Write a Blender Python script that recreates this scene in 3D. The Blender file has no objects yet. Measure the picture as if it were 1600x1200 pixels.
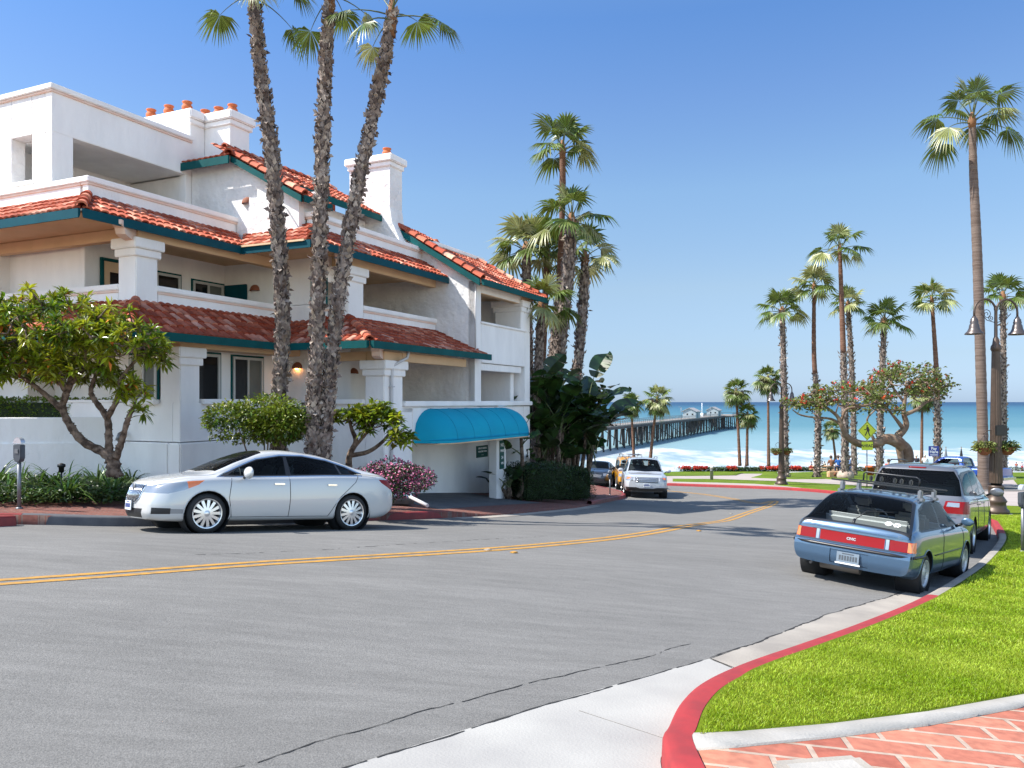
import bpy, bmesh, random
import numpy as np
from math import *
from mathutils import Vector, Matrix, noise
from mathutils.bvhtree import BVHTree
from mathutils.geometry import delaunay_2d_cdt
random.seed(7); np.random.seed(7)
SC = bpy.context.scene; COL = SC.collection
# ---------------------------------------------------------------- camera, sky, sun, exposure
F = 1250.0
cam = bpy.data.cameras.new('camera'); camo = bpy.data.objects.new('camera', cam); COL.objects.link(camo)
cam.sensor_width = 36; cam.lens = 36*F/1600; cam.shift_y = 28/1600; cam.clip_start = .1; cam.clip_end = 60000
camo.location = (0, 0, 0); camo.rotation_euler = (pi/2, 0, 0); SC.camera = camo
SUN_H = Vector((-.985, -.12)).normalized(); SUN_EL = radians(50)
W = bpy.data.worlds.new('World'); SC.world = W; W.use_nodes = True
nt = W.node_tree; bg = nt.nodes['Background']; sky = nt.nodes.new('ShaderNodeTexSky')
sky.sky_type = 'NISHITA'; sky.sun_disc = False; sky.sun_elevation = SUN_EL
sky.sun_rotation = atan2(SUN_H.x, SUN_H.y); sky.air_density = 1.0; sky.dust_density = .35; sky.ozone_density = 4.0; sky.altitude = 10
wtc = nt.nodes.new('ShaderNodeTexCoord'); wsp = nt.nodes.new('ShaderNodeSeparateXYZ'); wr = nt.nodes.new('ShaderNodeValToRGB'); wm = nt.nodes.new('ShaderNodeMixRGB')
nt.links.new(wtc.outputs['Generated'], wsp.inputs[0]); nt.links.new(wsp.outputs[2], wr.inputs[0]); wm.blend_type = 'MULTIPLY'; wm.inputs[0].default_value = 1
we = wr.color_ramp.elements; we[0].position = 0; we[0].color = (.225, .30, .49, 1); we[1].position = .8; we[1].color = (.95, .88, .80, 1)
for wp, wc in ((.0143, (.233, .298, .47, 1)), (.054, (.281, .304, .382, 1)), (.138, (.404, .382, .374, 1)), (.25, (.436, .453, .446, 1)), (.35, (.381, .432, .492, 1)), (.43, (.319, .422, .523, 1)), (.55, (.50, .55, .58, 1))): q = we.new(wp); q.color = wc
# added fill: sky behind the viewer brightened to light the shaded walls
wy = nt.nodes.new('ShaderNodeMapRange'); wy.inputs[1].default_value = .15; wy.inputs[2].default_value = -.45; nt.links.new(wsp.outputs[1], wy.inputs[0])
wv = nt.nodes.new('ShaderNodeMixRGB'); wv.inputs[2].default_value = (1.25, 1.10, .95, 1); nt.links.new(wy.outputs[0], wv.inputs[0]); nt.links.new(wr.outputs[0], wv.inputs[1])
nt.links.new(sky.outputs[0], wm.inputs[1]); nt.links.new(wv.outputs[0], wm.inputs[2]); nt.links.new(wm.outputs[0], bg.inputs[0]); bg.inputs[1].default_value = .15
sl = bpy.data.lights.new('sun', 'SUN'); so = bpy.data.objects.new('sun', sl); COL.objects.link(so)
sl.energy = 3.6; sl.angle = radians(.53); sl.color = (1, .955, .88)
sd = Vector((SUN_H.x*cos(SUN_EL), SUN_H.y*cos(SUN_EL), sin(SUN_EL)))
so.rotation_euler = sd.to_track_quat('Z', 'Y').to_euler(); so.location = sd*50
SC.view_settings.view_transform = 'Standard'; SC.view_settings.look = 'None'; SC.view_settings.gamma = 1
SC.view_settings.exposure = 1.40
# ---------------------------------------------------------------- terrain
def clamp(a, lo=0., hi=1.): return max(lo, min(hi, a))
def sst(a): a = clamp(a); return a*a*(3-2*a)
def T(x, y):
    g = x if x < 6 else 6+4*(1-exp(-(x-6)/4))
    if x < -14: g = -14+(x+14)*.3
    n = -.66*(x+4.82)+.75*(y-12.5)
    z = -(1.52+.06*g+.06*min(y, 78)) - .15*sst((abs(n+3.2)-1.6)/3.4) - .33*exp(-((x-5)**2/60+(y-38)**2/150))
    if y > 73: z -= 6.2*sst((y-73)/20)
    return z
def G(px, py, h=0.):
    k = (py-628)/F; r = (px-800)/F; lo, hi = 1.5, 150.
    f = lambda d: T(r*d, d)+h+k*d
    d = lo
    while d < hi and f(d) < 0: d += .5
    a, b = d-.5, d
    for _ in range(30):
        m = (a+b)/2
        if f(m) < 0: a = m
        else: b = m
    return Vector((r*b, b, T(r*b, b)+h))
def V3(px, py, d): return Vector(((px-800)/F*d, d, -(py-628)/F*d))
def gx(x, y, h=0.): return Vector((x, y, T(x, y)+h))
# ---------------------------------------------------------------- materials
def node(nt, t, **k):
    n = nt.nodes.new('ShaderNode'+t)
    for a, b in k.items(): setattr(n, a, b)
    return n
def lin(c):
    return tuple(c)+(1,) if len(c) == 3 else c
def mat(name, col, rough=.6, metal=0., col2=None, scale=4., bump=0., bscale=30., spec=.5, detail=4, coat=0., trans=0., rnd=0., stretch=None, bdist=.02, lo=.35, hi=.65, emis=None):
    m = bpy.data.materials.new(name); m.use_nodes = True; t = m.node_tree; p = t.nodes['Principled BSDF']
    L = t.links.new
    p.inputs['Base Color'].default_value = lin(col); p.inputs['Roughness'].default_value = rough; p.inputs['Metallic'].default_value = metal
    p.inputs['Specular IOR Level'].default_value = spec
    if coat: p.inputs['Coat Weight'].default_value = coat; p.inputs['Coat Roughness'].default_value = .05
    tc = node(t, 'TexCoord'); src = tc.outputs['Object']
    if stretch:
        mp = node(t, 'Mapping'); mp.inputs['Scale'].default_value = stretch; L(src, mp.inputs[0]); src = mp.outputs[0]
    cs = None
    if col2:
        n = node(t, 'TexNoise'); n.inputs['Scale'].default_value = scale; n.inputs['Detail'].default_value = detail; L(src, n.inputs[0])
        r = node(t, 'ValToRGB'); r.color_ramp.elements[0].position = lo; r.color_ramp.elements[1].position = hi
        r.color_ramp.elements[0].color = lin(col); r.color_ramp.elements[1].color = lin(col2); L(n.outputs[0], r.inputs[0]); cs = r.outputs[0]
    if rnd:
        g = node(t, 'NewGeometry'); h = node(t, 'HueSaturation'); mr = node(t, 'MapRange')
        mr.inputs[3].default_value = 1-rnd; mr.inputs[4].default_value = 1+rnd; L(g.outputs['Random Per Island'], mr.inputs[0])
        L(mr.outputs[0], h.inputs['Value'])
        m2 = node(t, 'MapRange'); m2.inputs[3].default_value = .5-.04*rnd; m2.inputs[4].default_value = .5+.035*rnd
        L(g.outputs['Random Per Island'], m2.inputs[0]); L(m2.outputs[0], h.inputs['Hue'])
        if cs: L(cs, h.inputs['Color'])
        else: h.inputs['Color'].default_value = lin(col)
        cs = h.outputs[0]
    if cs: L(cs, p.inputs['Base Color'])
    if bump:
        n = node(t, 'TexNoise'); n.inputs['Scale'].default_value = bscale; n.inputs['Detail'].default_value = 5; L(src, n.inputs[0])
        b = node(t, 'Bump'); b.inputs['Strength'].default_value = bump; b.inputs['Distance'].default_value = bdist; L(n.outputs[0], b.inputs['Height']); L(b.outputs[0], p.inputs['Normal'])
    if trans:
        tr = node(t, 'BsdfTranslucent'); mx = node(t, 'MixShader'); mx.inputs[0].default_value = trans
        if cs: 
            hs = node(t, 'HueSaturation'); hs.inputs['Value'].default_value = 1.5; hs.inputs['Hue'].default_value = .485; L(cs, hs.inputs['Color']); L(hs.outputs[0], tr.inputs[0])
        else: tr.inputs[0].default_value = lin(col)
        L(p.outputs[0], mx.inputs[1]); L(tr.outputs[0], mx.inputs[2]); L(mx.outputs[0], t.nodes['Material Output'].inputs[0])
    if emis: p.inputs['Emission Color'].default_value = lin(emis[:3]); p.inputs['Emission Strength'].default_value = emis[3]
    return m
def glass_mat(name, col, alpha=.3, rough=.02):
    m = bpy.data.materials.new(name); m.use_nodes = True; t = m.node_tree; t.nodes.clear(); L = t.links.new
    o = node(t, 'OutputMaterial'); mx = node(t, 'MixShader'); tr = node(t, 'BsdfTransparent'); p = node(t, 'BsdfPrincipled')
    tr.inputs[0].default_value = lin(col); p.inputs['Base Color'].default_value = (.01, .012, .014, 1); p.inputs['Roughness'].default_value = rough
    fr = node(t, 'Fresnel'); fr.inputs[0].default_value = 1.55; ad = node(t, 'MapRange'); ad.inputs[3].default_value = alpha; L(fr.outputs[0], ad.inputs[0])
    L(ad.outputs[0], mx.inputs[0]); L(tr.outputs[0], mx.inputs[1]); L(p.outputs[0], mx.inputs[2]); L(mx.outputs[0], o.inputs[0])
    return m
M = {}
M['stucco'] = mat('stucco', (.84, .82, .80), .9, col2=(.755, .735, .72), scale=1.5, stretch=(1, 1, .4), bump=.5, bscale=9, bdist=.03, spec=.2)
M['stucco_rough'] = mat('stucco_rough', (.76, .74, .72), .9, col2=(.66, .64, .63), scale=1.5, bump=.9, bscale=4.5, bdist=.06, spec=.2)
M['cream'] = mat('cream_paint_and_bounce', (.66, .46, .29), .8, col2=(.60, .42, .26), scale=2, spec=.2)  # on beams and soffits this colour carries warm light bounced onto stucco
M['peach'] = mat('peach_trim', (.72, .50, .40), .85, col2=(.74, .60, .52), scale=3, spec=.2)
M['teal'] = mat('teal_paint', (.001, .060, .062), .6, col2=(.001, .075, .078), scale=3, spec=.15)
M['tealblue'] = mat('teal_blue_paint', (.001, .050, .070), .6, col2=(.001, .062, .085), scale=3, spec=.15)
M['win'] = mat('window_glass', (0.0072, 0.0096, 0.012), .06, spec=.6)
M['frame'] = mat('window_frame', (0.465, 0.465, 0.45), .5)
M['blind'] = mat('blind', (0.096, 0.108, 0.102), .6, col2=(0.132, 0.144, 0.132), scale=2)
M['white'] = mat('white_paint', (.78, .78, .78), .5)
M['pipe'] = mat('pipe_paint', (0.495, 0.4875, 0.495), .45)
M['terra'] = mat('terracotta', (.50, .12, .03), .75, col2=(.4, .09, .025), scale=9)
M['terra2'] = mat('terracotta_dull', (0.216, 0.072, 0.036), .8)
M['dark'] = mat('dark_void', (0.012, 0.012, 0.0132), .7)
M['rubber'] = mat('rubber', (0.0108, 0.0108, 0.0114), .75, col2=(0.018, 0.018, 0.018), scale=15)
M['blackp'] = mat('black_plastic', (0.012, 0.012, 0.0132), .4)
M['chrome'] = mat('chrome', (.75, .76, .78), .12, 1.)
M['alloy'] = mat('alloy', (.62, .63, .65), .28, .85)
M['hub'] = mat('hubcap', (.5, .5, .51), .4, .4)
M['redlens'] = mat('red_lens', (.20, .003, .004), .25, spec=.3)
M['orlens'] = mat('amber_lens', (.75, .16, .02), .15, coat=1.)
M['clens'] = mat('clear_lens', (.30, .32, .34), .1, .5, coat=1.)
M['carglass'] = glass_mat('car_glass', (.92, .96, .95), .07)
M['tint'] = glass_mat('tinted_car_glass', (.50, .56, .56), .13)
M['seat'] = mat('seat_fabric', (.10, .11, .12), .9)
M['seatl'] = mat('seat_light', (.42, .43, .43), .85)
M['asphalt_d'] = mat('driveway_asphalt', (.07, .07, .075), .9, col2=(.1, .1, .1), scale=2, bump=.3, bscale=80)
M['metalg'] = mat('grey_metal', (0.198, 0.204, 0.216), .45, .6, col2=(0.162, 0.168, 0.18), scale=12)
M['bronze'] = mat('bronze_paint', (0.06, 0.039, 0.027), .45, .3, col2=(0.078, 0.051, 0.036), scale=6)
M['sgreen'] = mat('sign_green', (0.006, 0.072, 0.06), .5)
M['signy'] = mat('sign_yellow_green', (0.465, 0.54, 0.015), .5)
M['signb'] = mat('sign_blue', (0.015, 0.0375, 0.24), .5)
M['black'] = mat('black_paint', (.01, .01, .01), .5)
M['skin'] = mat('skin', (0.375, 0.2025, 0.1275), .6)
M['hair'] = mat('hair', (.05, .03, .02), .8); M['hairg'] = mat('hair_grey', (.5, .48, .45), .8)
def paint(name, c, metal=.35, rough=.28): return mat(name, c, rough, metal, coat=1., spec=.5)
# ---------------------------------------------------------------- objects
def tag(o, label=None, cat=None, group=None, kind=None):
    if label: o['label'] = label
    if cat: o['category'] = cat
    if group: o['group'] = group
    if kind: o['kind'] = kind
    return o
def thing(name, label, cat, loc=(0, 0, 0), rotz=0, group=None, mtx=None):
    o = bpy.data.objects.new(name, None); COL.objects.link(o); o.empty_display_size = .2
    if mtx is not None: o.matrix_world = mtx
    else: o.location = loc; o.rotation_euler = (0, 0, rotz)
    return tag(o, label, cat, group)
def link(name, me, parent=None, m=None):
    o = bpy.data.objects.new(name, me); COL.objects.link(o)
    if m is not None:
        me.materials.clear(); me.materials.append(M[m] if isinstance(m, str) else m)
    if parent: o.parent = parent
    return o
def copy_tree(o, parent=None):
    c = o.copy(); COL.objects.link(c); c.parent = parent
    for ch in list(o.children): copy_tree(ch, c)
    return c
def np_mesh(name, V, Fc, m, parent=None, smooth=False):
    me = bpy.data.meshes.new(name); me.from_pydata(V.tolist() if hasattr(V, 'tolist') else V, [], Fc.tolist() if hasattr(Fc, 'tolist') else Fc)
    if smooth: me.polygons.foreach_set('use_smooth', [True]*len(me.polygons))
    return link(name, me, parent, m)
class MB:
    def __init__(s): s.bm = bmesh.new(); s.sm = False
    def box(s, x0, x1, y0, y1, z0, z1, bev=0., mtx=None):
        r = bmesh.ops.create_cube(s.bm, size=1); vs = r['verts']
        for v in vs: v.co = Vector(((x0+x1)/2+v.co.x*(x1-x0), (y0+y1)/2+v.co.y*(y1-y0), (z0+z1)/2+v.co.z*(z1-z0)))
        if bev:
            es = list({e for v in vs for e in v.link_edges}); rr = bmesh.ops.bevel(s.bm, geom=es, offset=bev, segments=2, affect='EDGES'); vs = list({v for f in rr['faces'] for v in f.verts}|set(v for v in vs if v.is_valid))
        if mtx is not None: bmesh.ops.transform(s.bm, matrix=mtx, verts=vs)
        return s
    def tube(s, pts, rad, n=8, cap=True, sq=1.):
        pts = [Vector(p) for p in pts]; N = len(pts)
        if not hasattr(rad, '__len__'): rad = [rad]*N
        up = Vector((0, 0, 1)); rings = []; prev = None
        for i, p in enumerate(pts):
            t = (pts[min(i+1, N-1)]-pts[max(i-1, 0)]).normalized()
            if prev is None: a = t.cross(up if abs(t.z) < .9 else Vector((1, 0, 0))).normalized()
            else: a = (prev-t*prev.dot(t)).normalized()
            prev = a; b = t.cross(a)
            rings.append([s.bm.verts.new(p+(a*cos(2*pi*k/n)+b*sin(2*pi*k/n)*sq)*rad[i]) for k in range(n)])
        for i in range(N-1):
            for k in range(n):
                f = s.bm.faces.new((rings[i][k], rings[i][(k+1) % n], rings[i+1][(k+1) % n], rings[i+1][k])); f.smooth = True
        if cap: s.bm.faces.new(rings[0][::-1]); s.bm.faces.new(rings[-1])
        return s
    def lathe(s, prof, n=20, axis='z', c=(0, 0, 0), smooth=True, a0=0, a1=2*pi):
        c = Vector(c); rings = []; full = abs(a1-a0-2*pi) < 1e-6; m = n if full else n+1
        for r, h in prof:
            ring = []
            for k in range(m):
                a = a0+(a1-a0)*k/n
                q = Vector((r*cos(a), r*sin(a), h))
                if axis == 'y': q = Vector((r*cos(a), h, r*sin(a)))
                if axis == 'x': q = Vector((h, r*cos(a), r*sin(a)))
                ring.append(s.bm.verts.new(c+q))
            rings.append(ring)
        for i in range(len(rings)-1):
            for k in range(n):
                k2 = (k+1) % m
                try: f = s.bm.faces.new((rings[i][k], rings[i][k2], rings[i+1][k2], rings[i+1][k])); f.smooth = smooth
                except ValueError: pass
        return s
    def prism(s, poly, mapf, t0, t1):
        a = [s.bm.verts.new(mapf(p, t0)) for p in poly]; b = [s.bm.verts.new(mapf(p, t1)) for p in poly]; n = len(poly)
        s.bm.faces.new(a[::-1]); s.bm.faces.new(b)
        for i in range(n): s.bm.faces.new((a[i], a[(i+1) % n], b[(i+1) % n], b[i]))
        return s
    def poly(s, pts): s.bm.faces.new([s.bm.verts.new(Vector(p)) for p in pts]); return s
    def build(s, name, m, parent=None, smooth=None, angle=None):
        bmesh.ops.remove_doubles(s.bm, verts=s.bm.verts[:], dist=1e-5)
        bmesh.ops.recalc_face_normals(s.bm, faces=s.bm.faces[:])
        me = bpy.data.meshes.new(name); s.bm.to_mesh(me); s.bm.free()
        if smooth is not None: me.polygons.foreach_set('use_smooth', [smooth]*len(me.polygons))
        if angle: me.set_sharp_from_angle(angle=radians(angle))
        return link(name, me, parent, m)
def text_mesh(txt, size, m, parent, mtx, ext=.004, name='lettering', align='CENTER', bold=0.):
    cu = bpy.data.curves.new(name, 'FONT'); cu.body = txt; cu.size = size; cu.extrude = ext; cu.align_x = align; cu.align_y = 'CENTER'; cu.offset = bold
    o = bpy.data.objects.new(name, cu); COL.objects.link(o)
    dg = bpy.context.evaluated_depsgraph_get(); dg.update(); me = bpy.data.meshes.new_from_object(o.evaluated_get(dg))
    bpy.data.objects.remove(o); bpy.data.curves.remove(cu)
    o = link(name, me, parent, m); o.matrix_local = mtx; return o
def catmull(pts, n=8):
    P = [Vector(p) for p in pts]; P = [P[0]*2-P[1]]+P+[P[-1]*2-P[-2]]; out = []
    for i in range(1, len(P)-2):
        for k in range(n):
            t = k/n; a, b, c, d = P[i-1], P[i], P[i+1], P[i+2]
            out.append(.5*((2*b)+(c-a)*t+(2*a-5*b+4*c-d)*t*t+(-a+3*b-3*c+d)*t**3))
    out.append(P[-2]); return out
def region(name, poly, h, m, step=.8, skirt=.3, kind='structure'):
    """polygon (xy) laid on the terrain, h metres above it, sides down by skirt"""
    P = [Vector((p[0], p[1])) for p in poly]
    Q = []
    for i, p in enumerate(P):
        q = P[(i+1) % len(P)]; k = max(1, int((q-p).length/step))
        for j in range(k): Q.append(p.lerp(q, j/k))
    n = len(Q); x0 = min(p.x for p in Q); x1 = max(p.x for p in Q); y0 = min(p.y for p in Q); y1 = max(p.y for p in Q)
    inner = []
    def inside(x, y):
        c = False
        for i in range(len(P)):
            a, b = P[i], P[i-1]
            if (a.y > y) != (b.y > y) and x < (b.x-a.x)*(y-a.y)/(b.y-a.y)+a.x: c = not c
        return c
    yy = y0+step/2; r = 0
    while yy < y1:
        xx = x0+step*(.5 if r % 2 else .25)
        while xx < x1:
            if inside(xx, yy): inner.append(Vector((xx, yy)))
            xx += step
        yy += step*.87; r += 1
    vs, es, fs, ov, oe, of = delaunay_2d_cdt(Q+inner, [], [list(range(n))], 1, 1e-5)
    hf = h if callable(h) else (lambda x, y: h)
    bm = bmesh.new(); B = [bm.verts.new((v.x, v.y, T(v.x, v.y)+hf(v.x, v.y))) for v in vs]
    for f in fs:
        try: bm.faces.new([B[i] for i in f])
        except ValueError: pass
    bmesh.ops.recalc_face_normals(bm, faces=bm.faces[:])
    for f in bm.faces:
        if f.normal.z < 0: f.normal_flip()
        f.smooth = True
    if skirt:
        be = [e for e in bm.edges if len(e.link_faces) == 1]
        r = bmesh.ops.extrude_edge_only(bm, edges=be)
        for v in [g for g in r['geom'] if isinstance(g, bmesh.types.BMVert)]: v.co.z -= skirt
    me = bpy.data.meshes.new(name); bm.to_mesh(me); bm.free()
    o = link(name, me, None, m)
    if kind: o['kind'] = kind
    return o
# ---------------------------------------------------------------- ground surfaces
def asphalt():
    m = mat('asphalt', (.17, .168, .165), .88, bump=.55, bscale=95, bdist=.012, spec=.3)
    t = m.node_tree; L = t.links.new; p = t.nodes['Principled BSDF']
    tc = node(t, 'TexCoord')
    def noi(sc, mpsc, rot, det=4):
        mp = node(t, 'Mapping'); mp.inputs['Scale'].default_value = mpsc; mp.inputs['Rotation'].default_value = (0, 0, rot); L(tc.outputs['Object'], mp.inputs[0])
        n = node(t, 'TexNoise'); n.inputs['Scale'].default_value = sc; n.inputs['Detail'].default_value = det; L(mp.outputs[0], n.inputs[0]); return n.outputs[0]
    def ramp(s, a, ca, b, cb):
        r = node(t, 'ValToRGB'); e = r.color_ramp.elements; e[0].position = a; e[1].position = b; e[0].color = (ca, ca, ca, 1); e[1].color = (cb, cb, cb, 1); L(s, r.inputs[0]); return r.outputs[0]
    def mul(a, b):
        x = node(t, 'MixRGB', blend_type='MULTIPLY'); x.inputs[0].default_value = 1; L(a, x.inputs[1]); L(b, x.inputs[2]); return x.outputs[0]
    base = node(t, 'RGB'); base.outputs[0].default_value = (.158, .153, .144, 1)
    c = mul(base.outputs[0], ramp(noi(.30, (1, 1, 1), 0, 4), .32, .92, .72, 1.05))
    c = mul(c, ramp(noi(1.0, (.16, 1.9, 1), -.80, 6), .36, .94, .68, 1.05))
    c = mul(c, ramp(noi(5, (.35, 1.7, 1), -.80, 7), .38, .92, .66, 1.07))
    c = mul(c, ramp(noi(60, (1, 1, 1), 0, 3), .35, .84, .65, 1.14))
    v = node(t, 'TexVoronoi', feature='DISTANCE_TO_EDGE'); v.inputs['Scale'].default_value = .21; 
    mp = node(t, 'Mapping'); mp.inputs['Scale'].default_value = (.55, 1.3, 1); mp.inputs['Rotation'].default_value = (0, 0, -.8); L(tc.outputs['Object'], mp.inputs[0])
    nn = node(t, 'TexNoise'); nn.inputs['Scale'].default_value = 2.5; L(mp.outputs[0], nn.inputs[0])
    mx = node(t, 'MixRGB', blend_type='ADD'); mx.inputs[0].default_value = .22; L(mp.outputs[0], mx.inputs[1]); L(nn.outputs[1], mx.inputs[2]); L(mx.outputs[0], v.inputs[0])
    L(c, p.inputs['Base Color']); return m
M['asphalt'] = asphalt()
M['conc'] = mat('concrete', (.32, .29, .25), .9, col2=(.23, .21, .185), scale=1.6, bump=.35, bscale=60, bdist=.01, spec=.2, detail=8)
M['conc_w'] = mat('concrete_white', (.35, .34, .315), .9, col2=(.285, .275, .26), scale=1.2, bump=.3, bscale=60, bdist=.01, spec=.2, detail=8)
M['conc_g'] = mat('concrete_grey', (.35, .33, .30), .9, col2=(.28, .265, .24), scale=3, bump=.35, bscale=50, bdist=.01, detail=8)
M['redk'] = mat('red_kerb_paint', (.30, .022, .024), .75, col2=(.22, .02, .022), scale=5, detail=8, bump=.2, bscale=60, bdist=.005)
M['redk2'] = mat('red_kerb_paint_dull', (0.228, 0.021, 0.021), .6, col2=(0.168, 0.018, 0.018), scale=5)
M['kshade'] = mat('kerb_grey_shaded', (0.06, 0.06, 0.069), .8, col2=(0.084, 0.084, 0.09), scale=4)  # shade on the kerb behind the parked sedan, put into its grey
M['yellow'] = mat('yellow_line', (.44, .215, .025), .7, col2=(.25, .15, .05), scale=9, detail=8, lo=.4, hi=.7)
M['soil'] = mat('soil', (0.066, 0.039, 0.027), .95, col2=(0.12, 0.066, 0.042), scale=6, bump=.6, bscale=25)
M['sand'] = mat('sand', (.36, .31, .24), .95, col2=(.42, .36, .28), scale=.4)
M['lawnb'] = mat('lawn_base', (.10, .15, .006), .9, col2=(.15, .20, .012), scale=5, detail=8, bump=.8, bscale=120, bdist=.03, spec=.1)
M['lawnf'] = mat('lawn_far', (.075, .125, .010), .9, col2=(.125, .175, .018), scale=1.2, detail=8, bump=.8, bscale=40, bdist=.05, spec=.1)
M['pathc'] = mat('path_concrete', (.29, .245, .22), .9, col2=(.33, .285, .26), scale=.6)
def bricks(name, c1, c2, mortar, sc, rot, bw=.5, rh=.25, ms=.018):
    m = bpy.data.materials.new(name); m.use_nodes = True; t = m.node_tree; L = t.links.new; p = t.nodes['Principled BSDF']; p.inputs['Roughness'].default_value = .85; p.inputs['Specular IOR Level'].default_value = .25
    tc = node(t, 'TexCoord'); mp = node(t, 'Mapping'); mp.inputs['Rotation'].default_value = (0, 0, rot); L(tc.outputs['Object'], mp.inputs[0])
    b = node(t, 'TexBrick'); b.inputs['Scale'].default_value = sc; b.inputs['Brick Width'].default_value = bw; b.inputs['Row Height'].default_value = rh
    b.inputs['Mortar Size'].default_value = ms; b.inputs['Mortar Smooth'].default_value = .15; b.inputs['Color1'].default_value = lin(c1); b.inputs['Color2'].default_value = lin(c2); b.inputs['Mortar'].default_value = lin(mortar); L(mp.outputs[0], b.inputs[0])
    n = node(t, 'TexNoise'); n.inputs['Scale'].default_value = 14; n.inputs['Detail'].default_value = 6; L(tc.outputs['Object'], n.inputs[0])
    r = node(t, 'ValToRGB'); r.color_ramp.elements[0].position = .3; r.color_ramp.elements[0].color = (.78, .74, .74, 1); r.color_ramp.elements[1].position = .7; r.color_ramp.elements[1].color = (1.15, 1.12, 1.1, 1); L(n.outputs[0], r.inputs[0])
    x = node(t, 'MixRGB', blend_type='MULTIPLY'); x.inputs[0].default_value = 1; L(b.outputs[0], x.inputs[1]); L(r.outputs[0], x.inputs[2]); L(x.outputs[0], p.inputs['Base Color'])
    bp = node(t, 'Bump', invert=True); bp.inputs['Strength'].default_value = .8; bp.inputs['Distance'].default_value = .012; L(b.outputs[1], bp.inputs['Height'])
    b2 = node(t, 'Bump'); b2.inputs['Strength'].default_value = .3; b2.inputs['Distance'].default_value = .01; L(n.outputs[0], b2.inputs['Height']); L(bp.outputs[0], b2.inputs['Normal']); L(b2.outputs[0], p.inputs['Normal'])
    return m
M['brick'] = bricks('brick_pavers', (.42, .175, .115), (.32, .10, .068), (.38, .30, .24), 1.0, radians(9), .46, .23, .018)
M['brick2'] = bricks('brick_pavers_worn', (.20, .075, .055), (.14, .055, .045), (.17, .11, .09), 1.0, radians(-42), .22, .11, .012)

def grid_mesh(name, xs, ys, zf, m, kind='structure'):
    V = [(x, y, zf(x, y)) for y in ys for x in xs]; nx = len(xs)
    Fc = [(j*nx+i, j*nx+i+1, (j+1)*nx+i+1, (j+1)*nx+i) for j in range(len(ys)-1) for i in range(nx-1)]
    o = np_mesh(name, V, Fc, m, smooth=True); o['kind'] = kind; return o
fr = lambda a, b, s: [a+i*s for i in range(int((b-a)/s)+1)]
grid_mesh('road', fr(-26, 40, .5), fr(-4, 70, .5), T, 'asphalt')
grid_mesh('ground', fr(-260, 260, 5), fr(-60, 110, 2.5), lambda x, y: T(x, max(y, -4))-.35 if y < 72.5 else T(x, y)-.06-.3*clamp((80-y)/8), 'sand')

# near kerb and corner, from the bottom of the view round to the far side of the park
KO = [(.66, .2), (.68, 1.2), (.70, 2.2), (.73, 2.9), (.76, 3.5)]+[tuple(G(*p).xy) for p in [(1033, 1200), (1041, 1172), (1062, 1130), (1099, 1095), (1165, 1062), (1255, 1028), (1345, 993), (1434, 953), (1492, 917), (1530, 888), (1556, 858), (1559, 843), (1549, 822)]]
KO = [tuple(v) for v in catmull(KO, 6)]
K2 = [tuple(v) for v in catmull([KO[-1], (14.6, 26), (16.2, 31.5), (16.8, 37), (16.6, 42), (15.2, 46), (12.2, 49), (8, 51.3), (2, 52.6), (-8, 53.2), (-24, 53.5)], 6)]
KALL = KO+K2[1:]
def offset(pl, w):
    out = []
    for i, p in enumerate(pl):
        a = Vector(pl[max(i-1, 0)]); b = Vector(pl[min(i+1, len(pl)-1)]); t = (b-a).normalized(); out.append((p[0]+t.y*w, p[1]-t.x*w))
    return out
def kerb(name, pl, w, h, m, side=1):
    P = offset(pl, 0); bm = bmesh.new(); rows = []
    prof = [(0, -.08), (0.01, h*.8), (.018, h*.94), (.035, h), (w*.5, h+.006), (w-.01, h+.003), (w, h-.03), (w, -.05)]
    for a, z in prof:
        Q = offset(pl, a*side); rows.append([bm.verts.new((q[0], q[1], T(*P[i])+z)) for i, q in enumerate(Q)])
    for i in range(len(rows)-1):
        for k in range(len(pl)-1):
            f = bm.faces.new((rows[i][k], rows[i][k+1], rows[i+1][k+1], rows[i+1][k])); f.smooth = True
    bmesh.ops.recalc_face_normals(bm, faces=bm.faces[:])
    me = bpy.data.meshes.new(name); bm.to_mesh(me); bm.free(); me.set_sharp_from_angle(angle=radians(50)); o = link(name, me, None, m); o['kind'] = 'structure'; return o
def idx_near(pl, q): return min(range(len(pl)), key=lambda i: (pl[i][0]-q[0])**2+(pl[i][1]-q[1])**2)
i1 = idx_near(KALL, G(1430, 946).xy); i2 = idx_near(KALL, G(1559, 843).xy); i3 = idx_near(KALL, K2[6])
KW = .165
kerb('painted_kerb', KALL[:i1+1], KW+.015, .15, 'redk'); kerb('kerb', KALL[i1:i2+1], KW, .15, 'conc')
kerb('painted_kerb', KALL[i2:i3+1], KW, .15, 'redk'); kerb('painted_kerb', KALL[i3:], KW+.08, .15, 'redk')
KI = offset(KALL, KW-.015)
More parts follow.
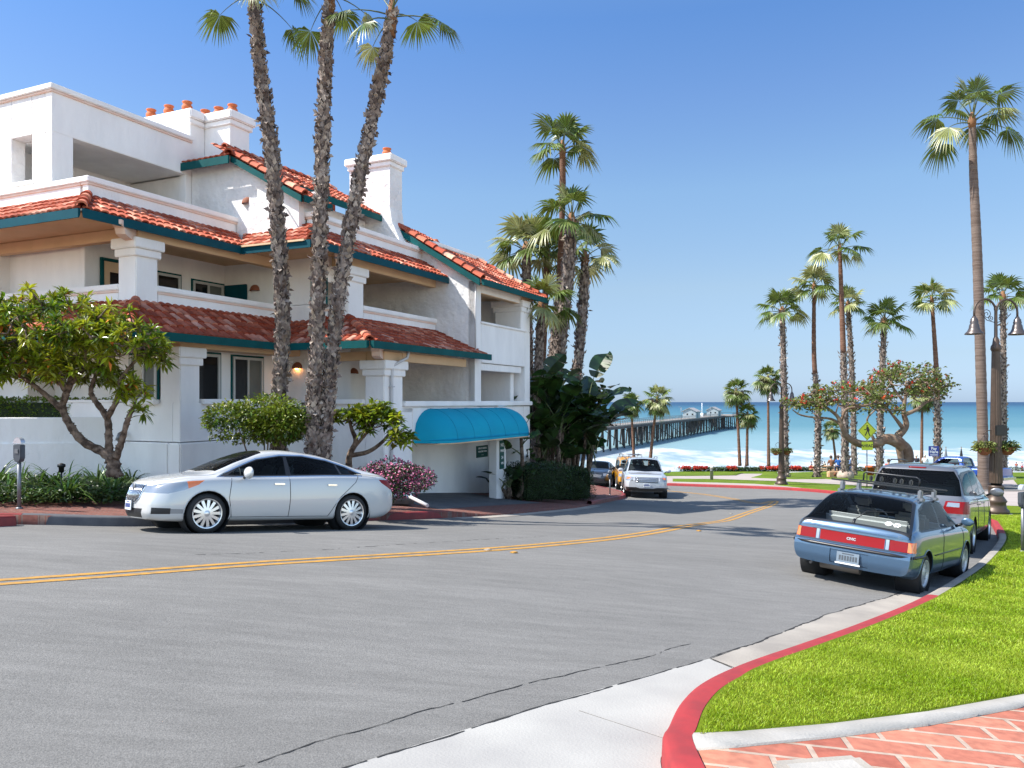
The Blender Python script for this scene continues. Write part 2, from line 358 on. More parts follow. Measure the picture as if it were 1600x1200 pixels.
# gutter concrete along the near kerb
i0 = idx_near(KALL, G(1160, 1055).xy)
gp = [tuple(G(*p).xy) for p in [(1112, 1030), (1200, 998), (1290, 962), (1400, 930), (1432, 920)]]
region('gutter', KALL[i0:i1+5]+offset(KALL, -.42)[i1+4:i1:-1]+gp[::-1][1:], .006, 'conc', .4, 0)
ap = [tuple(G(*p).xy) for p in [(1108, 1030.5), (980, 1066), (860, 1100), (700, 1150), (530, 1204)]]
region('concrete_apron', KALL[:i0+1]+ap+[(-2.2, 1.5), (-2.5, .4)], .007, 'conc_w', .4, 0)
for a, b in [((905, 1112), (1052, 1160)),]:
    p, q = G(*a, .0), G(*b, .0); d = (q-p).normalized(); s = Vector((-d.y, d.x, 0))*.005
    region('joint', [(p+s).xy, (q+s).xy, (q-s).xy, (p-s).xy], .0095, 'conc_g', .3, 0)
# yellow centre lines
CL = [(-40, -30), (-9, 3.1)]+[tuple(G(*p).xy) for p in [(0, 910), (400, 881), (800, 856), (1000, 835), (1100, 818), (1170, 801), (1205, 789), (1209, 783)]]+[(10.9, 35.5), (10.7, 39.5), (9.9, 43.5), (7.6, 47), (3.5, 49), (-4, 50), (-14, 50.4), (-24, 50.6)]
CL = [tuple(v) for v in catmull(CL, 14)]
for s in (-.11, .11):
    A = offset(CL, s-.055); B = offset(CL, s+.055); bm = bmesh.new()
    a = [bm.verts.new((p[0], p[1], T(*p)+.005)) for p in A]; b = [bm.verts.new((p[0], p[1], T(*p)+.005)) for p in B]
    for i in range(len(a)-1): bm.faces.new((a[i], b[i], b[i+1], a[i+1]))
    me = bpy.data.meshes.new('centre_line'); bm.to_mesh(me); bm.free(); o = link('centre_line', me, None, 'yellow'); o['kind'] = 'structure'
for k, (px, py) in enumerate([(762, 860), (803, 864), (1142, 803), (1092, 830)]):
    q = G(px, py); b = MB(); b.box(-.05, .05, -.05, .05, 0, .02, .012); o = b.build('road_marker', 'yellow' if k % 2 else 'conc'); o.location = q; o.rotation_euler = (0, 0, .75)
    tag(o, ['pale marker stud on the far side of the yellow lines, left of the bend', 'yellow marker stud on the near side of the yellow lines, left of the bend', 'small pale marker stud beside the yellow lines at the start of the bend', 'small yellow marker stud on the near side of the yellow lines before the bend'][k], 'road stud', 'marker studs along the centre line')
# park side: pavement base, then grass
far = [(-24, 73), (-10, 73.5), (8, 73), (20, 72), (34, 71), (60, 70), (90, 66)]
region('pavement', KI+[(-24, 53.8)]+far+[(90, 5), (40, -3), (4, -3), (-.1, .3)], .13, 'pathc', 1.3, .1)
mow_o = [tuple(G(px, py, .15).xy) for px, py in [(1096, 1150), (1150, 1145), (1300, 1132), (1450, 1113), (1600, 1086), (1750, 1050), (1900, 1010)]]
mow_i = [tuple(G(px, py, .15).xy) for px, py in [(1096, 1168), (1150, 1167), (1300, 1152), (1450, 1133), (1600, 1104), (1750, 1066), (1900, 1022)]]
ja = idx_near(KI, mow_o[0]); jb = idx_near(KI, mow_i[0])
region('brick_paving', KI[2:jb+1]+mow_i[1:]+[(30, 6), (30, -3), (2, -3)], .145, 'brick', .5, .1)
region('mow_strip', [KI[jb]]+mow_i[1:]+mow_o[:0:-1]+[KI[ja]], .158, 'conc_g', .4, .1)
je = idx_near(KI, G(1548, 815).xy)
lawn_far_edge = [tuple(G(px, py, .15).xy) for px, py in [(1545, 789), (1600, 791), (1700, 793), (1900, 795)]]
KI2 = offset(KALL, KW+.035); LAWN2 = KI2[ja:je+1]+lawn_far_edge+[(p[0]+.0, p[1]+.03) for p in mow_o[:0:-1]]
LAWN = KI[ja:je+1]+lawn_far_edge+mow_o[:0:-1]
region('lawn', LAWN, .155, 'lawnb', .6, .1)
for pl in ([(1051, 748), (1120, 748.5), (1222, 752), (1330, 758), (1420, 764), (1420, 775), (1335, 770), (1262, 762.8), (1222, 758.5), (1180, 755.5), (1120, 753.5), (1051, 752)],
           [(985, 741), (1045, 737), (1120, 731.5), (1200, 729.5), (1282, 729.5), (1272, 733), (1215, 737.5), (1150, 742.5), (1050, 743.5), (985, 744)],
           [(1174, 746), (1188, 742.5), (1225, 738.5), (1300, 736), (1420, 735.5), (1520, 737), (1518, 744), (1500, 756), (1420, 758), (1330, 751), (1290, 748), (1240, 748.5)],
           [(1560, 738), (1700, 738), (1900, 742), (1900, 757), (1590, 757)]):
    region('lawn_patch', [tuple(G(a, b, .15).xy) for a, b in pl], .16, 'lawnf', 1.0, .05)
region('drive', [tuple(G(a, b, .15).xy) for a, b in [(1440, 758), (1600, 758.5), (1900, 761), (1900, 772), (1600, 767), (1440, 765)]], .15, 'asphalt', 1.0, 0)
# near lawn grass blades
def grass(name, poly, y0, y1, dens, hgt, m, wid=.004):
    P = [Vector(p) for p in poly]; x0 = min(p.x for p in P); x1 = max(p.x for p in P); 
    y0 = max(y0, min(p.y for p in P)); y1 = min(y1, max(p.y for p in P))
    n = int((x1-x0)*(y1-y0)*dens); X = np.random.uniform(x0, x1, n); Y = np.random.uniform(y0, y1, n)
    ins = np.zeros(n, bool)
    for i in range(len(P)):
        a, b = P[i], P[i-1]
        if abs(a.y-b.y) < 1e-9: continue
        c = ((a.y > Y) != (b.y > Y)) & (X < (b.x-a.x)*(Y-a.y)/(b.y-a.y)+a.x); ins ^= c
    k = ins & (X/np.maximum(Y, .1) < .72); X = X[k]; Y = Y[k]; n = len(X)
    Z = np.array([T(x, y) for x, y in zip(X, Y)])+.15
    sc = np.array([noise.noise((x*1.3, y*1.3, 0)) for x, y in zip(X, Y)])
    h = hgt*(1+.5*sc)*np.random.uniform(.6, 1.25, n); a = np.random.uniform(0, 2*pi, n); w = wid*np.random.uniform(.7, 1.4, n)
    ln = h*np.random.uniform(.2, 1.0, n); la = np.random.uniform(0, 2*pi, n)
    B = np.stack([X, Y, Z], 1); s = np.stack([np.cos(a)*w, np.sin(a)*w, 0*a], 1)
    mid = B+np.stack([np.cos(la)*ln*.3, np.sin(la)*ln*.3, h*.6], 1); tip = B+np.stack([np.cos(la)*ln, np.sin(la)*ln, h], 1)
    V = np.stack([B-s, B+s, mid+s*.7, mid-s*.7, tip], 1).reshape(-1, 3); o = np.arange(n)[:, None]*5
    q = np.concatenate([o+[0, 1, 2, 3]], 1).tolist(); tr = (o+[3, 2, 4]).tolist()
    return np_mesh(name, V, q+tr, m)
M['grass'] = mat('grass_blades', (.18, .27, .005), .5, col2=(.33, .41, .035), scale=1.6, rnd=.42, trans=.3, spec=.35, detail=6)
for (a, b, dn, hh, ww) in [(0, 7, 11000, .026, .0026), (7, 11, 4200, .030, .0042), (11, 24, 1300, .035, .0075)]:
    o = grass('grass', LAWN2, a, b, dn, hh, M['grass'], ww); tag(o, ['bright green turf nearest the brick paving', 'bright green turf in the middle of the kerbside lawn', 'bright green turf at the far end of the kerbside lawn round the tall lamp post'][[0, 7, 11].index(a)], 'grass', kind='stuff')
# left side: pavement, beds
SL = [(-40, -24), (-20, -.2), tuple(G(-160, 828).xy)]
SL += [tuple(G(0, 819).xy), tuple(Vector((-6.17+.1, 14.04-.35))), tuple(G(600, 813).xy), tuple(G(705, 809).xy)]
SLa = SL[1:]
SR = [tuple(G(*p).xy) for p in [(760, 806.5), (830, 801), (900, 794), (925, 789.5), (945, 785.5), (962, 782), (975, 779)]]
SQ = [(5.75, 40.6), (5.6, 43.2), (4.9, 45.6), (3.2, 47.2), (0, 48.2), (-6, 48.8), (-14, 49.2), (-24, 49.5)]
SW = SLa+SR+SQ
def hside(x, y):
    a = Vector(SLa[-1]); b = Vector(SR[-1]); t = ((Vector((x, y))-a).dot(b-a))/(b-a).length_squared*1.35
    d = abs((Vector((x, y))-a).cross((b-a).normalized())) if hasattr(Vector((0, 0)), 'cross') else 1
    dip = sst(t/.12)*sst((1-t)/.3) if 0 < t < 1 else 0
    return .15-.13*dip*clamp(1.6-d/3.)
region('footway', SW+[(-24, 73), (-70, 73), (-70, -10), (-30, -10)], hside, 'brick2', .8, .25)
kl = [v for v in catmull(SLa, 6)]; kl = [tuple(v) for v in kl]
ib = idx_near(kl, G(52, 818).xy); ic = idx_near(kl, G(560, 815).xy)
kerb('painted_kerb', kl[:ib+1], .18, .156, 'redk2', -1); kerb('kerb', kl[ib:ic+1], .18, .156, 'kshade', -1); kerb('painted_kerb', kl[ic:], .18, .156, 'redk2', -1)
kr = [tuple(v) for v in catmull(SR[-4:]+SQ[:3], 6)]; kerb('painted_kerb', kr, .18, .156, 'redk2', -1)
kerb('kerb', [tuple(v) for v in catmull(SQ[2:], 4)], .18, .156, 'conc', -1)
gut = [tuple(v) for v in catmull([SLa[-1]]+SR[:-3], 5)]
region('gutter', gut+offset(gut, .35)[::-1], .007, 'conc', .4, 0)
region('planting_bed', [(-24, 15.), tuple(G(-120, 790, .15).xy), tuple(G(0, 783, .15).xy), tuple(G(120, 786, .15).xy), tuple(G(240, 790, .15).xy), (-4.6, 18.4), (-2.6, 21.2), (-3.5, 24), (-9, 21.5), (-24, 21)], .20, 'soil', .5, .1)
region('driveway', [(-1.9, 20.9), (1.05, 27.6), (-.3, 28.6), (-6, 31), (-7.5, 25), (-3.2, 22.8)], (lambda x, y: hside(x, y)+.006), 'asphalt_d', .8, 0)
# ---------------------------------------------------------------- sea
def sea():
    m = bpy.data.materials.new('sea_water'); m.use_nodes = True; t = m.node_tree; L = t.links.new; p = t.nodes['Principled BSDF']
    tc = node(t, 'TexCoord'); sp = node(t, 'SeparateXYZ'); L(tc.outputs['Object'], sp.inputs[0])
    lg = node(t, 'Math', operation='LOGARITHM'); lg.inputs[1].default_value = 10; L(sp.outputs[1], lg.inputs[0])
    nz = node(t, 'TexNoise'); nz.inputs['Scale'].default_value = .012; nz.inputs['Detail'].default_value = 5
    mp = node(t, 'Mapping'); mp.inputs['Scale'].default_value = (.35, 1, 1); L(tc.outputs['Object'], mp.inputs[0]); L(mp.outputs[0], nz.inputs[0])
    ad = node(t, 'Math', operation='MULTIPLY_ADD'); ad.inputs[1].default_value = .22; L(nz.outputs[0], ad.inputs[0]); L(lg.outputs[0], ad.inputs[2])
    mr = node(t, 'MapRange'); mr.inputs[1].default_value = 2.2; mr.inputs[2].default_value = 4.2; L(ad.outputs[0], mr.inputs[0])
    r = node(t, 'ValToRGB'); e = r.color_ramp.elements; e[0].position = 0; e[0].color = (.22, .29, .29, 1); e[1].position = 1; e[1].color = (.008, .040, .095, 1)
    for pos, c in ((.16, (.17, .27, .29)), (.27, (.075, .175, .205)), (.45, (.042, .13, .175)), (.60, (.026, .095, .15)), (.72, (.012, .052, .105))):
        q = e.new(pos); q.color = lin(c)
    L(mr.outputs[0], r.inputs[0])
    # foam: broken bands parallel to the shore
    def foam(sx, sy, sc, det, lo, hi):
        mp = node(t, 'Mapping'); mp.inputs['Scale'].default_value = (sx, sy, 1); L(tc.outputs['Object'], mp.inputs[0])
        n = node(t, 'TexNoise'); n.inputs['Scale'].default_value = sc; n.inputs['Detail'].default_value = det; n.inputs['Roughness'].default_value = .65; L(mp.outputs[0], n.inputs[0])
        return n.outputs[0]
    n1 = foam(.55, .40, .09, 9, 0, 0)
    fm = node(t, 'MapRange'); fm.inputs[1].default_value = 238; fm.inputs[2].default_value = 200; fm.inputs[3].default_value = -.16; fm.inputs[4].default_value = .26; L(sp.outputs[1], fm.inputs[0])
    a2 = node(t, 'Math', operation='ADD'); L(n1, a2.inputs[0]); L(fm.outputs[0], a2.inputs[1])
    r2 = node(t, 'ValToRGB'); r2.color_ramp.elements[0].position = .50; r2.color_ramp.elements[1].position = .60; L(a2.outputs[0], r2.inputs[0])
    # few thin far whitecaps
    n2 = foam(.03, 1.0, .02, 6, 0, 0); r3 = node(t, 'ValToRGB'); r3.color_ramp.elements[0].position = .70; r3.color_ramp.elements[1].position = .76; r3.color_ramp.elements[1].color = (.35, .35, .35, 1); L(n2, r3.inputs[0])
    mxx = node(t, 'Math', operation='MAXIMUM'); L(r2.outputs[0], mxx.inputs[0]); L(r3.outputs[0], mxx.inputs[1])
    n4 = foam(.7, .22, .16, 9, 0, 0); fcol = node(t, 'ValToRGB'); fcol.color_ramp.elements[0].position = .40; fcol.color_ramp.elements[0].color = (.20, .28, .31, 1); fcol.color_ramp.elements[1].position = .58; fcol.color_ramp.elements[1].color = (.50, .515, .52, 1); L(n4, fcol.inputs[0])
    mx = node(t, 'MixRGB'); L(mxx.outputs[0], mx.inputs[0]); L(r.outputs[0], mx.inputs[1]); L(fcol.outputs[0], mx.inputs[2])
    L(mx.outputs[0], p.inputs['Base Color']); p.inputs['Roughness'].default_value = .45; p.inputs['Specular IOR Level'].default_value = .25
    b = node(t, 'Bump'); b.inputs['Strength'].default_value = .5; b.inputs['Distance'].default_value = .6
    n3 = foam(.3, 1, .25, 6, 0, 0); L(n3, b.inputs['Height']); L(b.outputs[0], p.inputs['Normal']); return m
M['sea'] = sea()
o = np_mesh('sea', [(-40000, 82, -13), (40000, 82, -13), (40000, 55000, -13), (-40000, 55000, -13)], [(0, 1, 2, 3)], 'sea'); o['kind'] = 'structure'

# cracks and dirty seams in the road surface
def seam(name, px, w, m, wob=.02, h=.012, gaps=.1):
    P_ = [G(*p) for p in px]; pts = []
    for a, b_ in zip(P_, P_[1:]):
        k = max(2, int((b_-a).length/.06))
        for i in range(k): pts.append(a.lerp(b_, i/k))
    bm = bmesh.new(); prev = None
    for i, p in enumerate(pts[:-1]):
        d = (pts[i+1]-p).normalized(); s = Vector((-d.y, d.x, 0)); o = noise.noise((p.x*2.3, p.y*2.3, w*50))*wob*2+noise.noise((p.x*14, p.y*14, 1))*wob*.5; ww = w*(.35+1.1*random.random())
        q = p+s*o; z = T(q.x, q.y)+h; a = bm.verts.new((q.x-s.x*ww, q.y-s.y*ww, z)); b_ = bm.verts.new((q.x+s.x*ww, q.y+s.y*ww, z))
        if prev and random.random() > gaps: bm.faces.new((prev[0], a, b_, prev[1]))
        prev = (a, b_)
    me = bpy.data.meshes.new(name); bm.to_mesh(me); bm.free(); o = link(name, me, None, m); o['kind'] = 'structure'
M['crack'] = mat('crack', (.018, .017, .016), .95)
seam('crack', [(330, 1215), (520, 1150), (760, 1085), (1000, 1030), (1090, 1003)], .005, 'crack', .025, .0035, .04)
seam('seam', [(525, 1206), (700, 1151), (860, 1101), (980, 1067), (1110, 1029)], .007, 'crack', .010, .0095, .03)
seam('seam', [(1112, 1029.5), (1200, 997.5), (1290, 961.5), (1400, 929.5), (1436, 918)], .009, 'crack', .02, .009, .03)
seam('joint', [(1110, 1031), (1160, 1052)], .005, 'crack', .006, .0095)
seam('crack', [(300, 868), (520, 858), (700, 846), (860, 838)], .008, 'crack', .04, .0035, .5)

uc = G(1296, 1208, .15); t_ = thing('utility_cover', 'pale rounded utility cover set in the brick paving at the bottom edge', 'utility cover', uc, .15)
b = MB(); b.box(-.24, .24, -.15, .15, -.02, .012, .03); b.build('frame', 'conc', t_); b = MB(); b.box(-.19, .19, -.10, .10, .0, .018, .01); b.build('lid', 'conc_g', t_)
# ---------------------------------------------------------------- the white building
BU = Vector((.423, .906, 0)).normalized(); BN = Vector((BU.y, -BU.x, 0)); BZ = -3.0
BM = Matrix(((BU.x, -BN.x, 0, -3.04), (BU.y, -BN.y, 0, 24.2), (0, 0, 1, BZ), (0, 0, 0, 1)))
bld = thing('building', 'white stucco three storey building with red tile roofs, teal eaves and blue garage awning', 'building', mtx=BM)
def P(u, v, z): return Vector((u, -v, z-BZ))
class WB(MB):
    def b(s, u0, u1, v0, v1, z0, z1, bev=0.): s.box(u0, u1, -v1, -v0, z0-BZ, z1-BZ, bev); return s
    def bb(s, *bs):
        for q in bs: s.b(*q)
        return s
    def pv(s, poly, u0, u1): return s.prism(poly, lambda p, t: P(t, p[0], p[1]), u0, u1)      # polygon in (v,z)
def wall(name, m, *bs, bev=.012, parent=None):
    w = WB()
    for q in bs: w.b(*q, bev)
    return w.build(name, m, parent or bld)
ST = 'stucco'
# ----- ground floor, left block (A)
wall('wall', ST, (-6.84, -2.5, -2.34, -2.10, -.95, -.02), (-6.84, -6.60, -13, -2.34, -.95, -.02), (-6.81, -6.60, -3.0, -2.36, -.02, 0.0),
     (-6.80, -6.60, -2.85, -2.34, 0, .02), (-6.84, -6.62, -4.35, -3.72, .0, 1.9), (-5.6, -5.4, -13, -4.35, -.1, 1.9), (-6.62, -5.4, -4.35, -4.15, -.1, 1.9), (-6.84, -6.62, -3.72, -2.80, 1.12, 1.9))
wall('wall_base', ST, (-6.94, -2.42, -2.40, -2.00, -4.2, -.97), (-6.94, -6.6, -13, -2.40, -4.2, -.97), bev=.03)
wall('wall', ST, (-6.6, -2.5, -3.1, -2.9, -.3, 1.9), (-2.5, -2.3, -3.1, -1.05, -.02, 1.9), (-6.6, -2.5, -2.9, -2.34, -.12, -.06))
# ----- columns with stepped capitals
def column(u0, u1, v0, v1, z0, z1, parent=None):
    w = WB(); w.b(u0, u1, v0, v1, z0, z1-.30, .02)
    c = w.build('column', ST, parent or bld)
    k = WB(); k.b(u0-.06, u1+.06, v0-.06, v1+.06, z1-.42, z1-.24, .015); k.b(u0-.12, u1+.12, v0-.12, v1+.12, z1-.24, z1, .02); k.build('capital', ST, c)
column(-6.84, -6.24, -2.76, -2.10, -.02, 1.30)
column(-7.40, -6.78, -3.50, -2.90, 1.9, 3.85)
column(-2.52, -1.60, .10, .72, -4.2, 1.13)
column(-2.12, -1.40, -1.30, -.75, 1.9, 3.85)
column(6.42, 7.26, -.35, .72, 2.62, 3.78)
# ----- railing walls (solid parapets with a proud cap and a peach moulding)
def parapet(u0, u1, v0, v1, z0, z1, cap=.05):
    w = WB(); w.b(u0, u1, v0, v1, z0, z1-.17, .01); r = w.build('parapet', ST, bld)
    k = WB(); k.b(u0-cap, u1+cap, v0-cap, v1+cap, z1-.14, z1, .018); k.build('cap', ST, r)
    k = WB(); k.b(u0-cap*.5, u1+cap*.5, v0-cap*.5, v1+cap*.5, z1-.20, z1-.142, .008); k.build('moulding', 'peach', r)
parapet(-6.76, -2.32, -3.12, -2.92, 1.9, 2.80)
parapet(-7.38, -7.18, -13, -3.52, 1.9, 2.80)
parapet(-1.38, 2.73, -.97, -.77, 1.9, 2.80)
parapet(-2.10, -1.90, -3.1, -1.32, 1.9, 2.80)
parapet(-7.98, -3.32, -3.97, -3.77, 4.6, 5.25, .06)
parapet(-7.98, -7.78, -13, -4.05, 4.6, 5.25, .06)
parapet(-2.98, 2.73, -1.52, -1.32, 4.6, 5.25, .06)
parapet(-2.98, -2.78, -2.4, -1.60, 4.6, 5.25, .06)
parapet(3.6, 7.3, -1.50, -1.30, 5.15, 5.62, .05)
# low sill walls of the ground floor
for (u0, u1, v0, v1) in ((-6.2, -4.6, -2.36, -2.06), (-2.62, -2.26, -1.0, .05)):
    wall('sill', ST, (u0, u1, v0, v1+.05, -.06, .07))
wall('sill', ST, (-6.98, -6.58, -3.85, -2.80, -.06, .06)); wall('parapet_cap', ST, (-6.88, -5.62, -13, -4.36, -.018, .05))
# ----- middle block (B), ground floor
wall('wall', ST, (-2.5, -2.28, -1.05, .10, -4.2, -.02), (-2.28, -2.06, -3.1, -1.05, -4.2, -.05), (-1.60, 2.75, -2.9, -2.7, -.1, 1.8), (-1.62, -1.42, -2.7, -1.24, -.1, 1.8), (-2.3, 2.75, -2.7, .70, -.30, -.14),
     (-2.28, -1.62, -1.24, -1.04, -.03, 1.8))
wall('wall', ST, (-1.60, -1.07, .40, .70, -4.2, -.16))
# ----- middle floors: recessed walls
wall('wall', ST, (-7.0, -2.3, -5.4, -5.2, 1.9, 4.3), (-2.3, -2.1, -5.4, -3.1, 1.9, 4.3), (-2.3, -2.1, -3.1, -1.95, 2.8, 4.3), (-2.3, -2.1, -3.1, -1.95, 1.9, 2.79), (-2.1, 2.73, -4.3, -4.1, 1.9, 4.3), (-2.3, -2.12, -1.95, -1.32, 3.4, 4.3))
wall('wall', ST, (-6.95, -6.75, -13, -5.42, 1.9, 4.3))
# beams under the eaves, warm bounced light painted on as cream
for q in ((-7.35, -2.32, -3.12, -2.90, 3.85, 4.12), (-7.38, -7.16, -13, -3.14, 3.85, 4.12), (-2.08, 2.73, -.97, -.75, 3.85, 4.12), (-2.12, -1.9, -5.1, -.99, 3.86, 4.125),
          (-6.8, -2.5, -2.74, -2.14, 1.30, 1.50), (-1.58, 2.2, .42, .70, 1.13, 1.38), (-2.5, -1.6, .13, .70, 1.131, 1.381), (-2.48, -2.28, -2.2, .11, 1.14, 1.38), (2.77, 7.2, .45, .70, 3.64, 3.90), (2.80, 6.6, .40, .66, 1.07, 1.30)):
    wall('beam', 'cream' if q[4] != 1.07 else ST, q)
# soffits, warm bounced light put into the same cream
def flat(name, m, pts, t=.05):
    w = WB(); w.prism(pts, lambda p, k: P(p[0], p[1], p[2]+k), 0, t); return w.build(name, m, bld)
flat('soffit', 'cream', [(-8.8, -13, 4.13), (-8.8, -2.8, 4.13), (-4.35, -2.8, 4.13), (-4.35, -.5, 4.13), (2.74, -.5, 4.13), (2.74, -5.4, 4.13), (-2.4, -5.4, 4.13), (-6.9, -13, 4.13)])
flat('soffit', 'cream', [(-8.3, -13, 1.52), (-8.3, -1.95, 1.52), (-3.45, -1.95, 1.52), (-3.45, .85, 1.52), (2.74, .85, 1.52), (2.74, -3.1, 1.52), (-6.6, -13, 1.52)])
# corbels under the mid eave
def corbel(u, v, z, du, dv):
    w = WB(); pr = [(0, 0), (.95, 0), (.95, -.10), (.80, -.16), (.72, -.28), (.55, -.32), (0, -.34)]
    d = Vector((du, -dv, 0)).normalized(); s = Vector((-d.y, d.x, 0))
    w.prism(pr, lambda p, t: P(u, v, z)+d*p[0]+Vector((0, 0, p[1]))+s*t, -.11, .11); w.build('corbel', 'peach', bld)
corbel(-7.3, -3.1, 4.10, -1, .55); corbel(-2.1, -.9, 4.10, -1, .5); corbel(-2.4, .5, 1.49, -1, .5)
# ----- right block (C)
wall('wall', ST, (2.75, 3.2, .47, .72, -.13, 4.0), (3.2, 6.79, .47, .72, 1.32, 2.62), (3.2, 6.42, .471, .722, 3.66, 4.0), (6.79, 7.26, -.6, .72, -.13, 2.62), (3.18, 6.81, .47, .718, -.13, .03),
     (7.06, 7.26, -9, -.62, -4.4, 5.2), (3.0, 7.06, -2.6, -2.4, -.1, 4.0), (6.3, 6.6, -1.1, .35, -.1, 1.5), (7.0, 7.24, -.62, .40, 2.62, 3.6))
wall('wall', ST, (-1.07, 4.38, .50, .712, -1.05, -.16), (4.38, 6.67, .50, .712, -1.05, -.16), (6.67, 7.262, .0, .716, -4.4, -.16), (4.38, 5.16, .42, .716, -4.4, -1.05), (7.07, 7.25, -9, -.02, -4.4, -.2))
wall('wall', ST, (-2.0, 7.0, -1.05, -.85, -4.4, -.32), bev=.0)
wall('ceiling_slab', ST, (-1.0, 7.0, -.84, .49, -.31, -.17), bev=.0)
k = WB(); k.b(-1.58, 7.34, .50, .80, -.13, .022, .02); k.build('ledge', ST, bld)
k = WB(); k.b(3.15, 6.85, .55, .78, 2.62, 2.70, .02); k.build('sill', ST, bld)
# cross wall of C with its sloping gable, flared chimney
w = WB(); w.pv([(.716, -.15), (.716, 3.98), (-2.72, 6.12), (-9, 6.12), (-9, -4.4), (-1.06, -4.4), (-1.06, -.15)], 2.75, 2.99); w.build('gable_wall', 'stucco_rough', bld)
w = WB(); w.pv([(-1.55, 4.6), (-1.75, 5.35), (-2.1, 6.1), (-2.18, 6.6), (-2.18, 8.1), (-3.84, 8.1), (-3.84, 6.6), (-4.6, 5.2), (-4.7, 4.6)], 2.1, 2.85); c = w.build('chimney', 'stucco_rough', bld)
w = WB(); w.b(2.04, 2.91, -3.90, -2.12, 7.98, 8.14, .02); w.b(1.96, 2.99, -3.98, -2.04, 8.14, 8.38, .03); w.build('chimney_cap', ST, c)
def pot(u, v, z, par, s=1.):
    w = MB(); w.lathe([(0, 0), (.10*s, 0), (.13*s, .06), (.155*s, .14), (.15*s, .2), (.115*s, .25), (.12*s, .29), (.15*s, .32), (.14*s, .34), (.07*s, .33), (0, .3)], 16, c=P(u, v, z)); w.build('chimney_pot', 'terra', par)
pot(2.48, -2.55, 8.38, c, 1.05); pot(2.48, -3.4, 8.38, c, 1.05)
# ----- chimney block of A/B
w = WB(); w.b(-3.3, -2.735, -9.5, -5.57, 4.6, 8.35, .02); w.b(-2.73, -1.94, -6.4, -4.56, 4.6, 8.348, .02); c = w.build('chimney', ST, bld)
w = WB(); w.b(-3.36, -2.80, -9.4, -5.50, 8.20, 8.36, .02); w.b(-2.79, -1.87, -6.45, -4.49, 8.205, 8.365, .02); w.b(-3.42, -2.86, -9.3, -5.43, 8.36, 8.62, .03); w.b(-2.86, -1.80, -6.5, -4.42, 8.362, 8.625, .03); w.build('chimney_cap', ST, c)
for v in (-5.9, -6.65, -7.4): pot(-3.1, v, 8.62, c)
for v in (-4.75, -5.3, -5.85): pot(-2.35, v-.1, 8.62, c)
# ----- tower
wall('wall', ST, (-7.66, -7.09, -5.75, -5.5, 4.6, 6.63), (-7.66, -3.3, -5.75, -5.5, 6.63, 7.62), (-3.54, -3.3, -5.75, -5.5, 4.6, 6.63), (-7.655, -3.31, -8, -7.8, 4.6, 7.6), (-3.52, -3.32, -7.8, -5.75, 4.6, 6.6))
wall('wall', 'stucco_rough', (-7.66, -7.3, -6.25, -5.752, 4.6, 7.618), (-7.662, -7.3, -7.04, -6.25, 6.65, 7.619), (-7.662, -7.3, -7.04, -6.25, 4.6, 5.42), (-7.66, -7.3, -13, -7.04, 4.6, 7.618), (-7.0, -6.9, -7.2, -6.1, 4.6, 7.4))
wall('wall', ST, (-7.3, -3.5, -7.8, -5.75, 6.64, 6.75), bev=0)
w = WB(); w.b(-7.74, -3.3, -13, -5.42, 7.66, 7.80, .02); t0 = w.build('parapet_cap', ST, bld)
w = WB(); w.b(-7.70, -3.3, -13, -5.46, 7.60, 7.658, .01); w.build('moulding', 'peach', t0)
w = WB(); w.b(-7.76, -7.2, -7.15, -6.15, 5.42, 5.50, .02); w.build('sill', ST, bld)
# ----- gabled wall between A and B
w = WB(); w.pv([(-1.53, 4.6), (-1.53, 5.50), (-3.7, 6.86), (-5.5, 6.86), (-5.5, 4.6)], -3.3, -3.06); w.pv([(-1.35, 4.55), (-1.9, 5.3), (-3.2, 5.75), (-3.3, 4.55)], -3.40, -3.28); w.build('gable_wall', 'stucco_rough', bld)
wall('wall', ST, (-3.05, -2.35, -1.78, -1.58, 4.6, 5.55), (-2.35, 2.73, -3.4, -3.2, 4.6, 6.2), (-2.36, -2.16, -3.2, -1.6, 4.6, 6.0))
# ----- roofs: barrel tiles as real corrugated courses
def tilemat(name, c1, c2, c3):
    m = bpy.data.materials.new(name); m.use_nodes = True; t = m.node_tree; L = t.links.new; p = t.nodes['Principled BSDF']; p.inputs['Roughness'].default_value = .8; p.inputs['Specular IOR Level'].default_value = .3
    ca = node(t, 'VertexColor'); ca.layer_name = 'tile'
    r = node(t, 'ValToRGB'); e = r.color_ramp.elements; e[0].position = 0; e[0].color = lin(c1); e[1].position = 1; e[1].color = lin(c3); q = e.new(.5); q.color = lin(c2); L(ca.outputs[0], r.inputs[0])
    tc = node(t, 'TexCoord'); n = node(t, 'TexNoise'); n.inputs['Scale'].default_value = 7; n.inputs['Detail'].default_value = 6; L(tc.outputs['Object'], n.inputs[0])
    r2 = node(t, 'ValToRGB'); r2.color_ramp.elements[0].position = .3; r2.color_ramp.elements[0].color = (.72, .7, .7, 1); r2.color_ramp.elements[1].position = .65; r2.color_ramp.elements[1].color = (1.1, 1.1, 1.1, 1); L(n.outputs[0], r2.inputs[0])
    x = node(t, 'MixRGB', blend_type='MULTIPLY'); x.inputs[0].default_value = 1; L(r.outputs[0], x.inputs[1]); L(r2.outputs[0], x.inputs[2]); L(x.outputs[0], p.inputs['Base Color']); return m
M['tile'] = tilemat('roof_tile', (.30, .052, .022), (.46, .135, .075), (.66, .34, .24))
